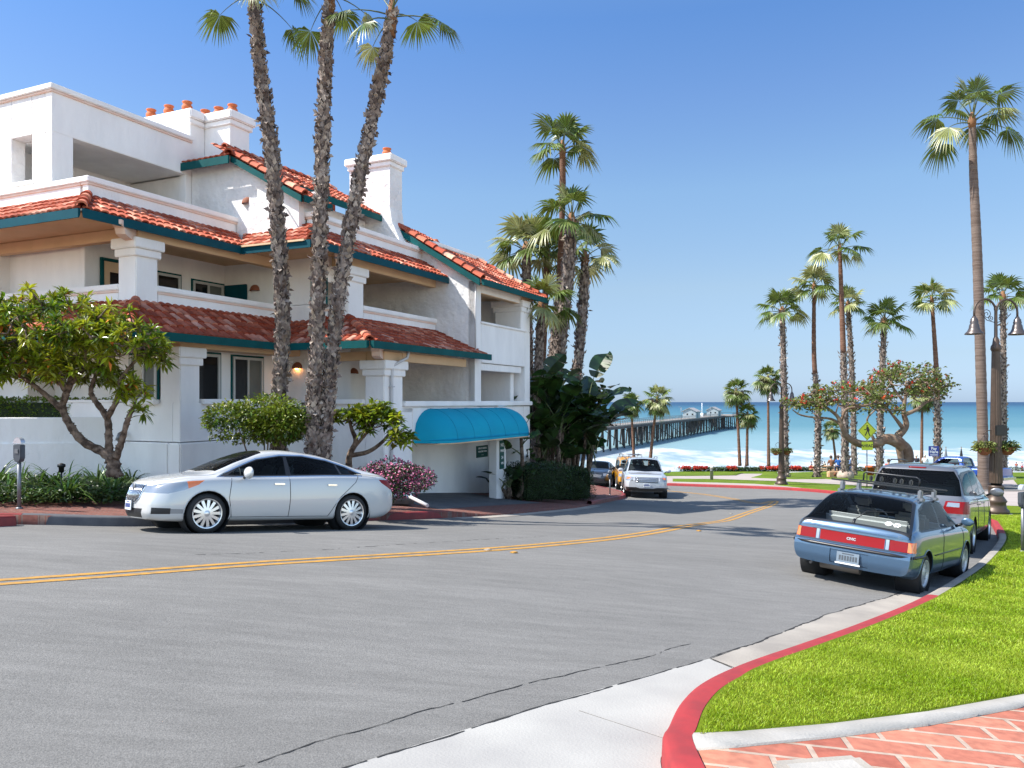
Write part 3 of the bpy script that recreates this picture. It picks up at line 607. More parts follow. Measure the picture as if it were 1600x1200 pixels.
def roof(E0, E1, T0, T1, per=.215, course=.31, r=.050, name='roof', parent=None):
    """tiles from the eave E0-E1 up to the line T0-T1 (each u,v,z)"""
    E0, E1, T0, T1 = [P(*q) for q in (E0, E1, T0, T1)]
    a = (E1-E0).normalized(); n = a.cross(T0-E0).normalized()
    if n.z < 0: n = -n
    b = n.cross(a).normalized()
    if b.z < 0: b = -b
    lt = max((T0-E0).dot(b), (T1-E0).dot(b)); s0 = min(0, (T0-E0).dot(a), (T1-E0).dot(a)); s1 = max((E1-E0).dot(a), (T0-E0).dot(a), (T1-E0).dot(a))
    ncol = int(ceil((s1-s0)/per)); nc = int(ceil(lt/course)); bm = bmesh.new(); cl = bm.loops.layers.color.new('tile')
    K = 8
    for i in range(ncol):
        jit = random.uniform(-.012, .012)
        for j in range(nc):
            t0 = j*course+jit-(.03 if j == 0 else 0); t1 = min((j+1)*course+jit+.02, lt+.05)
            if t0 > lt: continue
            cv = random.random(); rows = []; dz = random.uniform(-.006, .006); dsx = random.uniform(-.008, .008)
            for (t, lift, sc) in ((t0, .034, 1.06), (t0, .016, 1.02), (t1, .004, .92)):
                row = []
                for k in range(K+1):
                    an = pi*k/K; s = s0+(i+.5)*per+dsx-cos(an)*per*.46*sc; h = sin(an)*r*sc+lift+dz
                    if lift == .016: h = max(h-.02, 0)
                    row.append(bm.verts.new(E0+a*s+b*t+n*h))
                rows.append(row)
            for q in ((0, 1), (0, 2)):
                for k in range(K):
                    f = bm.faces.new((rows[q[0]][k], rows[q[0]][k+1], rows[q[1]][k+1], rows[q[1]][k])); f.smooth = q[1] == 2
                    for l in f.loops: l[cl] = (cv, cv, cv, 1)
    # flat pan under the covers, darkest tone paints the shadow in the gaps
    c = s0; pts = [E0+a*s0-b*.02, E0+a*s1-b*.02, E0+a*s1+b*lt, E0+a*s0+b*lt]
    f = bm.faces.new([bm.verts.new(q+n*.002) for q in pts])
    for l in f.loops: l[cl] = (0, 0, 0, 1)
    mid = (E0+E1+T0+T1)/4
    for (A, Bq) in ((E0, T0), (E1, T1)):
        d = (Bq-A); pn = d.cross(n).normalized()
        if (mid-A).dot(pn) > 0: pn = -pn
        bmesh.ops.bisect_plane(bm, geom=bm.verts[:]+bm.edges[:]+bm.faces[:], plane_co=A, plane_no=pn, clear_outer=True)
    me = bpy.data.meshes.new(name); bm.to_mesh(me); bm.free(); o = link(name, me, parent or bld, 'tile'); return o
def caps(A, Bq, par, r=.115, L=.36, lift=.05):
    A, Bq = P(*A), P(*Bq); d = (Bq-A); n = max(1, int(round(d.length/L))); d.normalize(); s = d.cross(Vector((0, 0, 1))).normalized(); up = s.cross(d)
    bm = bmesh.new(); cl = bm.loops.layers.color.new('tile'); st = (Bq-A).length/n
    for i in range(n):
        cv = random.random(); rr = []
        for (t, q) in ((i*st-.04, r*1.12), (i*st-.04, r*.9), ((i+1)*st, r*.88)):
            rr.append([bm.verts.new(A+d*t+up*lift+s*(-cos(pi*k/10)*q)+up*(sin(pi*k/10)*q*.95+(.02 if q > r else 0)-.03)) for k in range(11)])
        for q in ((0, 1), (0, 2)):
            for k in range(10):
                f = bm.faces.new((rr[q[0]][k], rr[q[0]][k+1], rr[q[1]][k+1], rr[q[1]][k])); f.smooth = q[1] == 2
                for l in f.loops: l[cl] = (cv, cv, cv, 1)
    me = bpy.data.meshes.new('ridge_tiles'); bm.to_mesh(me); bm.free(); link('ridge_tiles', me, par, 'tile')
def fascia(pts, par, m='teal', h=.20, t=.06, gut=True):
    for A, Bq in zip(pts, pts[1:]):
        A, Bq = P(*A), P(*Bq); d = (Bq-A).normalized(); s = d.cross(Vector((0, 0, 1))).normalized(); w = MB(); pr = [(0, 0), (t, 0), (t, -h*.55), (t*.55, -h), (0, -h)] 
        w.prism(pr, lambda p, q: (A if q == 0 else Bq)+s*(p[0]*sgn)+Vector((0, 0, p[1])), 0, 1) if False else None
        sg = 1
        w.prism(pr, lambda p, q: (A-d*.0 if q == 0 else Bq)+s*(p[0]*sg-t)+Vector((0, 0, p[1]-.01)), 0, 1); w.build('fascia', m, par)
# mid roofs
zE, zT = 4.07, 4.78
r = roof((-8.95, -2.70, zE+.1), (-4.2, -2.70, zE+.1), (-8.0, -3.76, zT), (-3.3, -3.76, zT)); fascia([(-4.2, -2.66, zE+.1), (-8.97, -2.66, zE+.1)], r, 'tealblue')
caps((-8.95, -2.7, zE+.12), (-8.0, -3.76, zT+.02), r)
r = roof((-8.95, -13, zE+.1), (-8.95, -2.70, zE+.1), (-8.0, -13, zT), (-8.0, -3.76, zT)); fascia([(-8.99, -2.68, zE+.098), (-8.99, -13, zE+.098)], r, 'tealblue')
r = roof((-4.2, -2.70, zE+.1), (-4.2, -.35, zE+.1), (-3.0, -3.76, zT+.1), (-3.0, -1.31, zT)); fascia([(-4.24, -.33, zE+.098), (-4.24, -2.70, zE+.098)], r, 'tealblue')
caps((-4.2, -.35, zE+.12), (-3.0, -1.31, zT+.02), r)
r = roof((-4.2, -.35, zE+.1), (2.75, -.35, zE+.1), (-3.0, -1.31, zT), (2.75, -1.31, zT)); fascia([(2.74, -.31, zE+.1), (-4.22, -.31, zE+.1)], r, 'tealblue')
# lower roofs
zE, zT = 1.56, 2.36
r = roof((-8.5, -1.80, zE), (-3.5, -1.80, zE), (-7.4, -2.91, zT), (-2.1, -2.91, zT)); fascia([(-3.55, -1.74, zE+.02), (-8.5, -1.74, zE+.02)], r, h=.19, t=.12)
caps((-8.5, -1.8, zE+.02), (-7.4, -2.91, zT+.02), r)
r = roof((-8.5, -13, zE), (-8.5, -1.80, zE), (-7.4, -13, zT), (-7.4, -2.91, zT)); fascia([(-8.56, -1.8, zE+.018), (-8.56, -13, zE+.018)], r, h=.19, t=.12)
r = roof((-3.6, -1.9, zE), (-3.6, 1.0, zE), (-2.11, -3.2, zT+.05), (-2.11, -.76, zT)); fascia([(-3.66, 1.04, zE+.018), (-3.66, -1.8, zE+.018)], r, h=.19, t=.12)
caps((-3.6, 1.0, zE+.02), (-2.11, -.76, zT+.02), r)
r = roof((-3.6, 1.0, zE), (3.05, 1.0, zE), (-2.11, -.76, zT), (2.72, -.76, zT)); fascia([(3.08, 1.06, zE+.02), (-3.66, 1.06, zE+.02)], r, h=.19, t=.12)
# upper roof of B and gable pieces
r = roof((-2.35, -2.6, 6.34), (2.1, -2.6, 6.34), (-2.9, -4.6, 7.45), (2.3, -4.6, 7.45)); fascia([(2.1, -2.55, 6.33), (-2.35, -2.55, 6.33)], r)
w = WB(); w.pv([(-4.6, 6.3), (-4.6, 7.43), (-6.8, 6.2)], -2.9, 2.3); w.build('roof_back', 'tile', bld)
caps((-2.9, -4.6, 7.46), (2.3, -4.6, 7.46), r)
r = roof((-3.48, -1.25, 5.56), (-2.32, -1.25, 5.56), (-3.48, -4.56, 7.40), (-2.32, -4.56, 7.40)); fascia([(-2.3, -1.22, 5.58), (-3.48, -1.22, 5.58)], r, h=.18)
caps((-3.46, -1.25, 5.60), (-3.46, -3.75, 6.99), r, .12)
w = WB(); w.pv([(-1.25, 5.38), (-1.25, 5.56), (-3.75, 6.95), (-3.75, 6.77)], -3.56, -3.50); w.build('fascia', 'teal', bld)
r = roof((-3.62, -6.2, 6.92), (-3.62, -3.7, 6.92), (-3.1, -6.2, 7.12), (-3.1, -3.7, 7.12)); fascia([(-3.66, -3.68, 6.92), (-3.66, -6.2, 6.92)], r, h=.22)
caps((-3.6, -3.75, 6.98), (-3.0, -4.0, 7.2), r, .12)
# roof of C
r = roof((2.5, 1.05, 3.98), (7.95, 1.05, 3.98), (2.5, -1.32, 5.45), (6.7, -1.32, 5.45)); fascia([(7.97, 1.10, 4.0), (2.48, 1.10, 4.0)], r, h=.2, t=.1)
r2 = roof((2.5, -1.30, 5.445), (3.6, -1.30, 5.445), (2.5, -2.17, 5.98), (3.4, -2.17, 5.98)); caps((2.56, 1.05, 4.02), (2.56, -2.17, 6.02), r, .14, .40)
w = WB(); w.pv([(1.05, 3.78), (1.05, 3.99), (-2.17, 5.98), (-2.17, 5.77)], 2.44, 2.50); w.build('fascia', 'teal', bld)
roof((7.95, 1.05, 3.98), (7.95, -8, 3.98), (6.7, -1.32, 5.45), (6.7, -8, 5.45)); caps((7.95, 1.05, 4.0), (6.7, -1.32, 5.46), r)
flat('soffit', 'cream', [(3.0, 1.0, 3.90), (7.85, 1.0, 3.90), (7.85, -8, 3.90), (3.0, -8, 3.90)], .03)
r = roof((3.5, -3.5, 6.45), (7.6, -3.5, 6.45), (3.5, -4.4, 6.95), (7.4, -4.4, 6.95)); fascia([(7.6, -3.46, 6.44), (3.5, -3.46, 6.44)], r)
w = WB(); w.lathe([(0, 0), (.12, 0), (.15, .1), (.12, .2), (.0, .2)], 12, c=P(7.5, -3.6, 6.4)); w.build('roof_vent', 'terra', bld)
wall('wall', ST, (3.5, 7.5, -4.5, -3.9, 5, 6.45), (7.1, 8.2, -4.2, -3.0, 4.2, 6.0)); parapet(3.5, 7.4, -2.5, -2.3, 5.3, 5.95)
# back bulk so that nothing is hollow from the side
wall('wall', ST, (-2.2, 2.7, -13, -4.7, -4.4, 6.2), (3.0, 7.0, -13, -4.5, -4.4, 6.4), (-7.5, -2.3, -13, -8.2, 1.9, 7.5), (-6.4, -2.4, -12.8, -8.3, -4.4, 1.9), bev=0)
# ----- windows
def window(u0, u1, v, z0, z1, n=1, blind=True, face='N', teal=True):
    """face N: in a wall facing the road at v; face U: in a wall facing left at u=v, spanning u0..u1 in v"""
    def bx(w, a0, a1, d0, d1, y0, y1, bev=0):
        if face == 'N': w.b(a0, a1, v+d0, v+d1, y0, y1, bev)
        else: w.b(v-d1, v-d0, a0, a1, y0, y1, bev)
    w = WB(); bx(w, u0, u1, .003, .02, z0, z1); o = w.build('window', 'win', bld)
    fr = WB(); t = .05
    bx(fr, u0-.02, u1+.02, .003, .06, z1-t, z1+.02); bx(fr, u0-.02, u1+.02, .003, .058, z0-.02, z0+t); bx(fr, u0-.02, u0+t, .003, .059, z0+t, z1-t); bx(fr, u1-t, u1+.02, .003, .059, z0+t, z1-t)
    for i in range(1, n):
        q = u0+(u1-u0)*i/n; bx(fr, q-t*.6, q+t*.6, .003, .055, z0+t, z1-t)
    fr.build('window_frame', 'frame', o)
    if teal:
        fr = WB(); bx(fr, u0-.07, u1+.07, .003, .03, z1+.02, z1+.07); bx(fr, u0-.07, u0-.02, .003, .031, z0, z1+.02); bx(fr, u1+.02, u1+.07, .003, .031, z0, z1+.02); fr.build('trim', 'teal', o)
    if blind:
        fr = WB(); q = u0+(u1-u0)/max(n, 2)
        bx(fr, q+t, u1-t, .021, .026, z0+t, z1-t); fr.build('blind', 'blind', o)
window(-5.60, -4.85, -2.9, .02, 1.22, 1, False); window(-4.35, -3.25, -2.9, -.02, 1.2, 2)
window(-3.6, -2.92, -6.62, .02, 1.1, 1, False, 'U'); window(-3.72, -2.85, -6.84, .06, 1.12, 2, True, 'U')
window(-4.85, -4.05, -5.2, 2.25, 3.55, 1, False); window(-3.55, -2.42, -5.2, 2.2, 3.50, 2)
window(-5.6, -4.6, -6.95, 2.2, 3.6, 1, True, 'U') if False else None
window(-1.85, -1.40, -2.30, 2.75, 3.45, 1, True, 'U'); window(-1.0, -.1, -2.28, .1, 1.0, 1, False, 'U') if False else None
window(4.1, 4.5, -2.4, 2.5, 3.6, 1, False, teal=False); window(4.1, 4.5, -2.4, .1, 1.1, 1, False, teal=False)
# shutter-like teal door on the cross wall, door on the left return
w = WB(); w.b(-2.37, -2.31, -5.15, -4.3, 2.0, 3.52, .01); w.build('door', 'tealblue', bld)
w = WB(); w.b(-6.5, -5.7, -5.19, -5.14, 2.0, 3.62, .01); d = w.build('door', 'cream', bld); w = WB(); w.b(-6.33, -5.87, -5.135, -5.12, 2.3, 3.35); w.build('pane', 'win', d)
w = WB(); w.b(-6.58, -6.51, -5.19, -5.12, 2.0, 3.7); w.b(-5.69, -5.62, -5.19, -5.12, 2.0, 3.7); w.b(-6.51, -5.69, -5.19, -5.121, 3.63, 3.7); w.build('door_frame', 'teal', d)
window(-5.45, -5.15, -5.2, 2.3, 3.4, 1, False)
# half dome wall lamps
def lamp(u, v, z, face='N', lit=False):
    w = MB(); bm = w.bm; n = 12; rows = []
    for i in range(7):
        th = pi/2*i/6; row = []
        for k in range(n+1):
            ph = pi*k/n; row.append(bm.verts.new(Vector((cos(ph)*cos(th)*.17, -sin(ph)*cos(th)*.17, sin(th)*.19))))
        rows.append(row)
    for i in range(6):
        for k in range(n):
            try: f = bm.faces.new((rows[i][k], rows[i][k+1], rows[i+1][k+1], rows[i+1][k])); f.smooth = True
            except ValueError: pass
    o = w.build('wall_lamp', 'terra2', bld); o.location = P(u, v, z)
    if face == 'U': o.rotation_euler = (0, 0, -pi/2)
    if lit:
        b = MB(); b.lathe([(0, -.045), (.03, -.04), (.045, 0), (.03, .04), (0, .045)], 10, c=(0, -.06, .02)); b.build('bulb', mat('bulb', (1, .6, .25), .5, emis=(1, .45, .12, 14)), o)
lamp(-2.30, -4.0, 3.30, 'U'); lamp(-2.5, -2.24, .95, 'U', True); lamp(.2, -4.08, 3.30); lamp(.75, -2.69, .92); lamp(-3.3, -3.35, 5.6, 'U'); lamp(-6.84, -10.5, 3.2, 'U')
# downspout at the garage corner
w = MB(); w.tube([P(-1.75, 1.02, 1.42), P(-1.78, .98, 1.22), P(-2.05, .86, 1.08), P(-2.22, .80, .98), P(-2.25, .785, .8), P(-2.25, .785, -1), P(-2.25, .785, -3.1)], .042, 10)
for z in (.4, -.9, -2.2): w.box(-2.31, -2.19, -.85, -.73, z-BZ, z-BZ+.035)
w.build('downspout', 'pipe', bld)
w = WB(); w.tube([P(2.70, .78, 3.9), P(2.70, .77, 3.0), P(2.70, .77, 1.7)], .025, 8); w.build('downspout', 'pipe', bld)
# spout stubs in the wall base
w = MB(); w.tube([P(-6.92, -3.9, -.75), P(-7.05, -3.88, -.78), P(-7.13, -3.86, -.92)], .05, 8); w.build('drain_spout', 'metalg', bld)
# garage signs
def sign_plate(cx, v, cz, w_, h_, m, lines, face='N'):
    w = WB(); w.b(cx-w_/2, cx+w_/2, v, v+.03, cz-h_/2, cz+h_/2, .004); o = w.build('sign_plate', m, bld)
    for txt, sz, dz, col in lines:
        text_mesh(txt, sz, col, o, Matrix.Translation(P(cx, v+.034, cz+dz)) @ Matrix.Rotation(pi/2, 4, 'X'), .002, bold=.004)
sign_plate(6.3, -.848, -1.87, .92, .44, 'sgreen', [('PRIVATE PARKING', .085, .12, 'white'), ('VIOLATORS TOWED', .075, 0, 'white'), ('- - -', .10, -.12, 'white')])
sign_plate(4.77, .718, -1.86, .34, 1.0, 'sgreen', [('NO', .17, .34, 'white'), ('PARK', .12, .14, 'white'), ('24', .15, -.1, 'white'), ('HRS', .11, -.3, 'white')])
text_mesh('2', .42, 'black', bld, Matrix.Translation(P(7.0, .72, -1.95)) @ Matrix.Rotation(pi/2, 4, 'X'), .003, 'house_number', bold=.01)
# dome-ended awning: a part of the building
M['awn'] = mat('awning_canvas', (.004, .32, .45), .75, col2=(.004, .28, .41), scale=.8, spec=.2)
bm = bmesh.new(); zt, zb, dep, u0, u1, R = -.20, -1.12, .95, -1.05, 5.75, .95
rows = []
NU = 44
for i in range(NU+1):
    a = i/NU; u = u0+(u1-u0)*a
    e = min(u-u0, u1-u); s = sqrt(max(0, 1-(1-min(e/R, 1))**2)); sag = .008*sin(i*pi/ (NU/8))
    row = []
    for j in range(13):
        th = pi/2*j/12; row.append(bm.verts.new(P(u, .715+(dep-sag)*s*sin(th), zb+(zt-zb)*s*cos(th))))
    rows.append(row)
for i in range(NU):
    for j in range(12):
        try: f = bm.faces.new((rows[i][j], rows[i][j+1], rows[i+1][j+1], rows[i+1][j])); f.smooth = True
        except ValueError: pass
for i in range(NU):   # short valance
    a, b = rows[i][12], rows[i+1][12]; c, d = bm.verts.new(a.co-Vector((0, 0, .07))), bm.verts.new(b.co-Vector((0, 0, .07))); bm.faces.new((a, b, d, c))
me = bpy.data.meshes.new('awning'); bm.to_mesh(me); ribs = [[rows[i][j].co.copy() for j in range(13)] for i in (6, 13, 20, 27, 34, 40)]; bm.free(); aw = link('awning', me, bld, 'awn')
for rb in ribs: w = MB(); w.tube([p+Vector((0, -.004, .002)) for p in rb], .009, 5); w.build('awning_seam', mat('awning_seam', (.003, .25, .37), .8), aw)
w = MB(); w.tube([P(u0+.05, .74, zb-.09)]+[P(u0+(u1-u0)*k/20, .70+dep*sqrt(max(0, 1-(1-min(min(k, 20-k)*(u1-u0)/20/R, 1))**2)), zb-.09) for k in range(1, 20)]+[P(u1-.05, .74, zb-.09)], .022, 6); w.build('awning_frame', 'cream', aw)
# garden wall with hedge left of the building
gw = thing('garden_wall', 'low white stucco garden wall holding the hedge at the left edge', 'wall', (-9.25, 20.2, -2.4), radians(14))
w = MB(); w.box(-13, 0, -.16, .16, -1.5, 2.02, .02); w.build('wall', ST, gw)
w = MB(); w.box(-13, .03, -.20, .2, -1.5, 1.42, .03); w.build('wall_base', ST, gw)
# ---------------------------------------------------------------- vehicles
def pchip(keys):
    xs = [k[0] for k in keys]; ys = [k[1] for k in keys]; n = len(xs); h = [xs[i+1]-xs[i] for i in range(n-1)]; dl = [(ys[i+1]-ys[i])/h[i] for i in range(n-1)]
    m = [dl[0]]+[0 if dl[i-1]*dl[i] <= 0 else 2*dl[i-1]*dl[i]/(dl[i-1]+dl[i]) for i in range(1, n-1)]+[dl[-1]]
    def f(x):
        if x <= xs[0]: return ys[0]
        if x >= xs[-1]: return ys[-1]
        i = 0
        while x > xs[i+1]: i += 1
        t = (x-xs[i])/h[i]; return (2*t**3-3*t*t+1)*ys[i]+(t**3-2*t*t+t)*h[i]*m[i]+(-2*t**3+3*t*t)*ys[i+1]+(t**3-t*t)*h[i]*m[i+1]
    return f
def inpoly(p, a, b):
    c = False
    for i in range(len(p)):
        q, r = p[i], p[i-1]
        if (q[1] > b) != (r[1] > b) and a < (r[0]-q[0])*(b-q[1])/(r[1]-q[1])+q[0]: c = not c
    return c
class Car:
    def __init__(s, name, label, loc, head, k, paintm, group=None, lift=0):
        """loc: world xy midway between the axles, head: heading vector"""
        s.k = k; X = Vector((head[0], head[1], 0)).normalized(); wb = k['wb']/2
        f = lambda d: gx(loc[0]+d[0], loc[1]+d[1]); Y0 = Vector((-X.y, X.x, 0))
        a, b = f(X*wb), f(-X*wb); l, r = f(Y0*.75), f(-Y0*.75)
        X = (a-b).normalized(); Z = X.cross(l-r).normalized(); Y = Z.cross(X)
        o = (a+b)/2+Z*lift
        s.root = thing(name, label, k.get('cat', 'car'), group=group, mtx=Matrix(((X.x, Y.x, Z.x, o.x), (X.y, Y.y, Z.y, o.y), (X.z, Y.z, Z.z, o.z), (0, 0, 0, 1))))
        s.paint = paintm; s.parts = []
        top, belt, w, wt, bot = [pchip(k[q]) for q in ('top', 'belt', 'w', 'wt', 'bot')]; s.w = w; s.top = top
        nose, tail = pchip(k['nose']), pchip(k['tail']); x0, x1 = k['x0'], k['x1']
        xs = []; n = k.get('n', 84)
        for i in range(n+1):
            a = i/n; xs.append(x0+(x1-x0)*(a+.028*-sin(2*pi*a)*1.6))
        bm = bmesh.new(); rings = []
        def sec(x):
            T_, B, Wd, Wt, b0 = top(x), belt(x), w(x), wt(x), bot(x); B = min(B, T_-.012); h = T_-B; hc = min(k.get('hc', .13), h*.55); Wt = min(Wt, Wd*.93)
            tb = k.get('tumble', .0)
            c = [(0, b0), (Wd*.80, b0), (Wd*.945, b0+.03), (Wd*.985, b0+.13), (Wd, b0+.42*(B-b0)), (Wd*.992, b0+.72*(B-b0)), (Wd*.972, B-.05), (Wd*.935, B), (Wd*.895, B+.03*min(1, h/.2)),
                 (Wd*.895*.5+Wt*.5+.015, B+(T_-hc-B)*.52), (Wt, T_-hc), (Wt-.055, T_-hc*.38), (Wt*.6, T_-.006), (0, T_)]
            for _ in range(2):
                q = [c[0]]
                for i in range(len(c)-1):
                    A, D = c[i], c[i+1]
                    if i > 0: q.append((A[0]*.75+D[0]*.25, A[1]*.75+D[1]*.25))
                    if i < len(c)-2: q.append((A[0]*.25+D[0]*.75, A[1]*.25+D[1]*.75))
                c = q+[c[-1]]
            return c
        cx = k.get('crown', .10)
        for x in xs:
            c = sec(x); pts = c+[(-a, b) for a, b in c[-2:0:-1]]; ring = []
            wf = clamp((x-(x1-.7))/.7); wr = clamp(((x0+.7)-x)/.7); wf = wf*wf; wr = wr*wr
            for (y, z) in pts:
                X_ = x+wf*(nose(z)-cx*y*y*1.6)-wr*(tail(z)-cx*y*y)
                ring.append(bm.verts.new((X_, y, z)))
            rings.append(ring)
        N = len(rings[0]); H = N//2
        for i in range(len(rings)-1):
            for j in range(N): bm.faces.new((rings[i][j], rings[i][(j+1) % N], rings[i+1][(j+1) % N], rings[i+1][j]))
        for (R, x, e, wgt, sg) in ((rings[0], x0, tail, -1, 1), (rings[-1], x1, nose, 1, -1)):   # end caps as rows across
            prev = None
            for j in range(H+1):
                A = R[j]; Bv = R[(N-j) % N]
                if A is Bv: row = [A]
                else:
                    row = [A]
                    for q in range(1, 12):
                        t = q/12; y = A.co.y+(Bv.co.y-A.co.y)*t; z = A.co.z
                        row.append(bm.verts.new((x+(nose(z)-cx*y*y*1.6 if wgt > 0 else -(tail(z)-cx*y*y)), y, z)))
                    row.append(Bv)
                if prev is not None:
                    if len(prev) == 1: 
                        for q in range(len(row)-1): bm.faces.new((prev[0], row[q], row[q+1]))
                    elif len(row) == 1:
                        for q in range(len(prev)-1): bm.faces.new((row[0], prev[q], prev[q+1]))
                    else:
                        for q in range(len(row)-1): bm.faces.new((prev[q], prev[q+1], row[q+1], row[q]))
                prev = row
        bmesh.ops.recalc_face_normals(bm, faces=bm.faces[:])
        s.bm = bm; s.bvh = BVHTree.FromBMesh(bm); s.lay = bm.faces.layers.int.new('part'); s.defs = [('body', paintm, 0)]
    def cut(s, name, m, poly, view, cond=None, off=0., split='y', sub=None):
        """poly in (x,z) for view 'side', (y,z) for 'end', (x,y) for 'plan'; faces inside become part `name`"""
        ai, bi = {'side': (0, 2), 'end': (1, 2), 'plan': (0, 1)}[view]; bm = s.bm
        polys = [poly] if view != 'end' or not cond or not cond.get('mirror') else [poly, [(-a, b) for a, b in poly[::-1]]]
        if view == 'plan' and cond and cond.get('mirror'): polys = [poly, [(a, -b) for a, b in poly[::-1]]]
        def ok(c, n):
            if view == 'side' and abs(n.y) < (cond or {}).get('ny', .35): return False
            if cond:
                if 'x0' in cond and c.x < cond['x0']: return False
                if 'x1' in cond and c.x > cond['x1']: return False
                if 'nz' in cond and n.z < cond['nz']: return False
                if 'nx' in cond and n.x*cond['nx'] < .25: return False
                if 'ay' in cond and abs(c.y) < cond['ay']: return False
            return True
        for pl in polys:
            mnA = min(p[0] for p in pl)-.1; mxA = max(p[0] for p in pl)+.1; mnB = min(p[1] for p in pl)-.1; mxB = max(p[1] for p in pl)+.1
            for i in range(len(pl)):
                p, q = pl[i-1], pl[i]; co = [0, 0, 0]; co[ai], co[bi] = p; no = [0, 0, 0]; no[ai], no[bi] = (q[1]-p[1]), -(q[0]-p[0])
                ea, eb = min(p[0], q[0])-.07, max(p[0], q[0])+.07; fa, fb = min(p[1], q[1])-.07, max(p[1], q[1])+.07
                fs = []
                for f in bm.faces:
                    c = f.calc_center_median()
                    if ea <= c[ai] <= eb and fa <= c[bi] <= fb and ok(c, f.normal): fs.append(f)
                gm = set(fs)
                for f in fs: gm.update(f.edges); gm.update(f.verts)
                bmesh.ops.bisect_plane(bm, geom=list(gm), dist=1e-5, plane_co=co, plane_no=no)
            pid = len(s.defs)
            hit = []
            for f in bm.faces:
                c = f.calc_center_median()
                if mnA < c[ai] < mxA and mnB < c[bi] < mxB and ok(c, f.normal) and inpoly(pl, c[ai], c[bi]): hit.append((f, c))
            if split == 'y' and view == 'side':
                for f, c in hit: f[s.lay] = pid+(c.y < 0)
                s.defs += [(name, m, off, sub), (name, m, off, sub)]
            else:
                for f, c in hit: f[s.lay] = pid
                s.defs.append((name, m, off, sub))
    def arch(s, xc, zc, r, n=26):
        pl = [(xc+r*cos(2*pi*i/n), zc+r*sin(2*pi*i/n)) for i in range(n)]
        s.cut('_del', None, pl, 'side', {'ny': .0, 'ay': s.w(xc)*.62})
    def project(s, x, z, sg, off=.004):
        h = s.bvh.ray_cast(Vector((x, 3*sg, z)), Vector((0, -sg, 0)))
        return (h[0]+h[1]*off*(1 if h[1].y*sg > 0 else -1)) if h[0] else None
    def projx(s, y, z, sg, off=.004):
        h = s.bvh.ray_cast(Vector((4*sg, y, z)), Vector((-sg, 0, 0)))
        return (h[0]+h[1]*off*(1 if h[1].x*sg > 0 else -1)) if h[0] else None
    def projz(s, x, y, off=.004):
        h = s.bvh.ray_cast(Vector((x, y, 4)), Vector((0, 0, -1))); return h[0]+Vector((0, 0, off)) if h[0] else None
    def line(s, name, m, pts, r=.006, sides=(1, -1), off=0., proj='side'):
        for sg in sides:
            P_ = []
            for a, b in zip(pts, pts[1:]):
                for k in range(6):
                    t = k/6; P_.append((a[0]+(b[0]-a[0])*t, a[1]+(b[1]-a[1])*t))
            P_.append(pts[-1])
            q = [s.project(p[0], p[1], sg, off) if proj == 'side' else (s.projx(p[0], p[1], sg, off) if proj == 'end' else s.projz(p[0], p[1]*sg, off)) for p in P_]; q = [p for p in q if p]
            if len(q) > 1: b = MB(); b.tube(q, r, 5); b.build(name, m, s.root)
    def finish(s, trimm='blackp'):
        names = []
        for pid, df in enumerate(s.defs):
            name, m, off = df[0], df[1], df[2]
            if name == '_del': continue
            b = s.bm.copy(); lay = b.faces.layers.int['part']
            bmesh.ops.delete(b, geom=[f for f in b.faces if f[lay] != pid], context='FACES')
            if not b.faces: b.free(); continue
            if off:
                b.normal_update()
                for v in b.verts: v.co += v.normal*off
            me = bpy.data.meshes.new(name); b.to_mesh(me); b.free(); me.polygons.foreach_set('use_smooth', [True]*len(me.polygons)); me.set_sharp_from_angle(angle=radians(32))
            par = s.root
            o = link(name, me, par, m); names.append(o)
        s.bm.free()
    def wheel(s, x, side, R, rr, wid, style, yo):
        y = yo*side; t = MB(); R2 = R-.025
        t.lathe([(rr, -wid/2+.01), (rr+.02, -wid/2), (R2-.02, -wid/2+.004), (R2+.012, -wid/2+.025), (R, -wid/2+.05), (R, wid/2-.05), (R2+.012, wid/2-.025), (R2-.02, wid/2-.004), (rr+.02, wid/2), (rr, wid/2-.01), (rr-.015, 0), (rr, -wid/2+.01)], 40, 'y')
        w = bpy.data.objects.new('wheel', None); COL.objects.link(w); w.parent = s.root; w.location = (x, y-side*wid/2, R); w.rotation_euler = (0, random.random(), 0)
        t.build('tyre', 'rubber', w, angle=40)
        r = MB(); o = side*wid/2; S = side
        r.lathe([(rr+.004, o-.012*S), (rr+.004, o+.001*S), (rr-.012, o-.002*S), (rr-.03, o-.045*S), (rr-.035, o-.16*S)], 40, 'y')
        kind, n, m = style
        if kind == 'spoke':
            for i in range(n):
                a = 2*pi*i/n; mt = Matrix.Rotation(a, 4, 'Y')
                r.prism([(-.020, .05), (.020, .05), (.026, rr-.02), (-.026, rr-.02)], lambda p, t, mt=mt: mt @ Vector((p[0], o-(.028+.018*t)*S+(.012*S if p[1] < .1 else 0), p[1])), 0, 1)
            r.lathe([(0, o-.012*S), (.045, o-.014*S), (.07, o-.03*S), (.075, o-.05*S)], 20, 'y')
            for i in range(5):
                a = 2*pi*i/5; r.lathe([(0, o-.018*S), (.012, o-.02*S), (.013, o-.035*S)], 6, 'y', c=(cos(a)*.055, 0, sin(a)*.055))
        else:
            r.lathe([(0, o-.012*S), (.05, o-.01*S), (.07, o-.022*S), (rr*.62, o-.03*S), (rr*.66, o-.04*S)], 30, 'y')
            r.lathe([(rr*.84, o-.025*S), (rr*.9, o-.012*S), (rr-.01, o-.008*S)], 30, 'y')
            for i in range(n):
                a = 2*pi*i/n; mt = Matrix.Rotation(a, 4, 'Y')
                r.prism([(-.026, rr*.55), (.026, rr*.55), (.03, rr*.88), (-.03, rr*.88)], lambda p, t, mt=mt: mt @ Vector((p[0], o-(.026+.012*t)*S, p[1])), 0, 1)
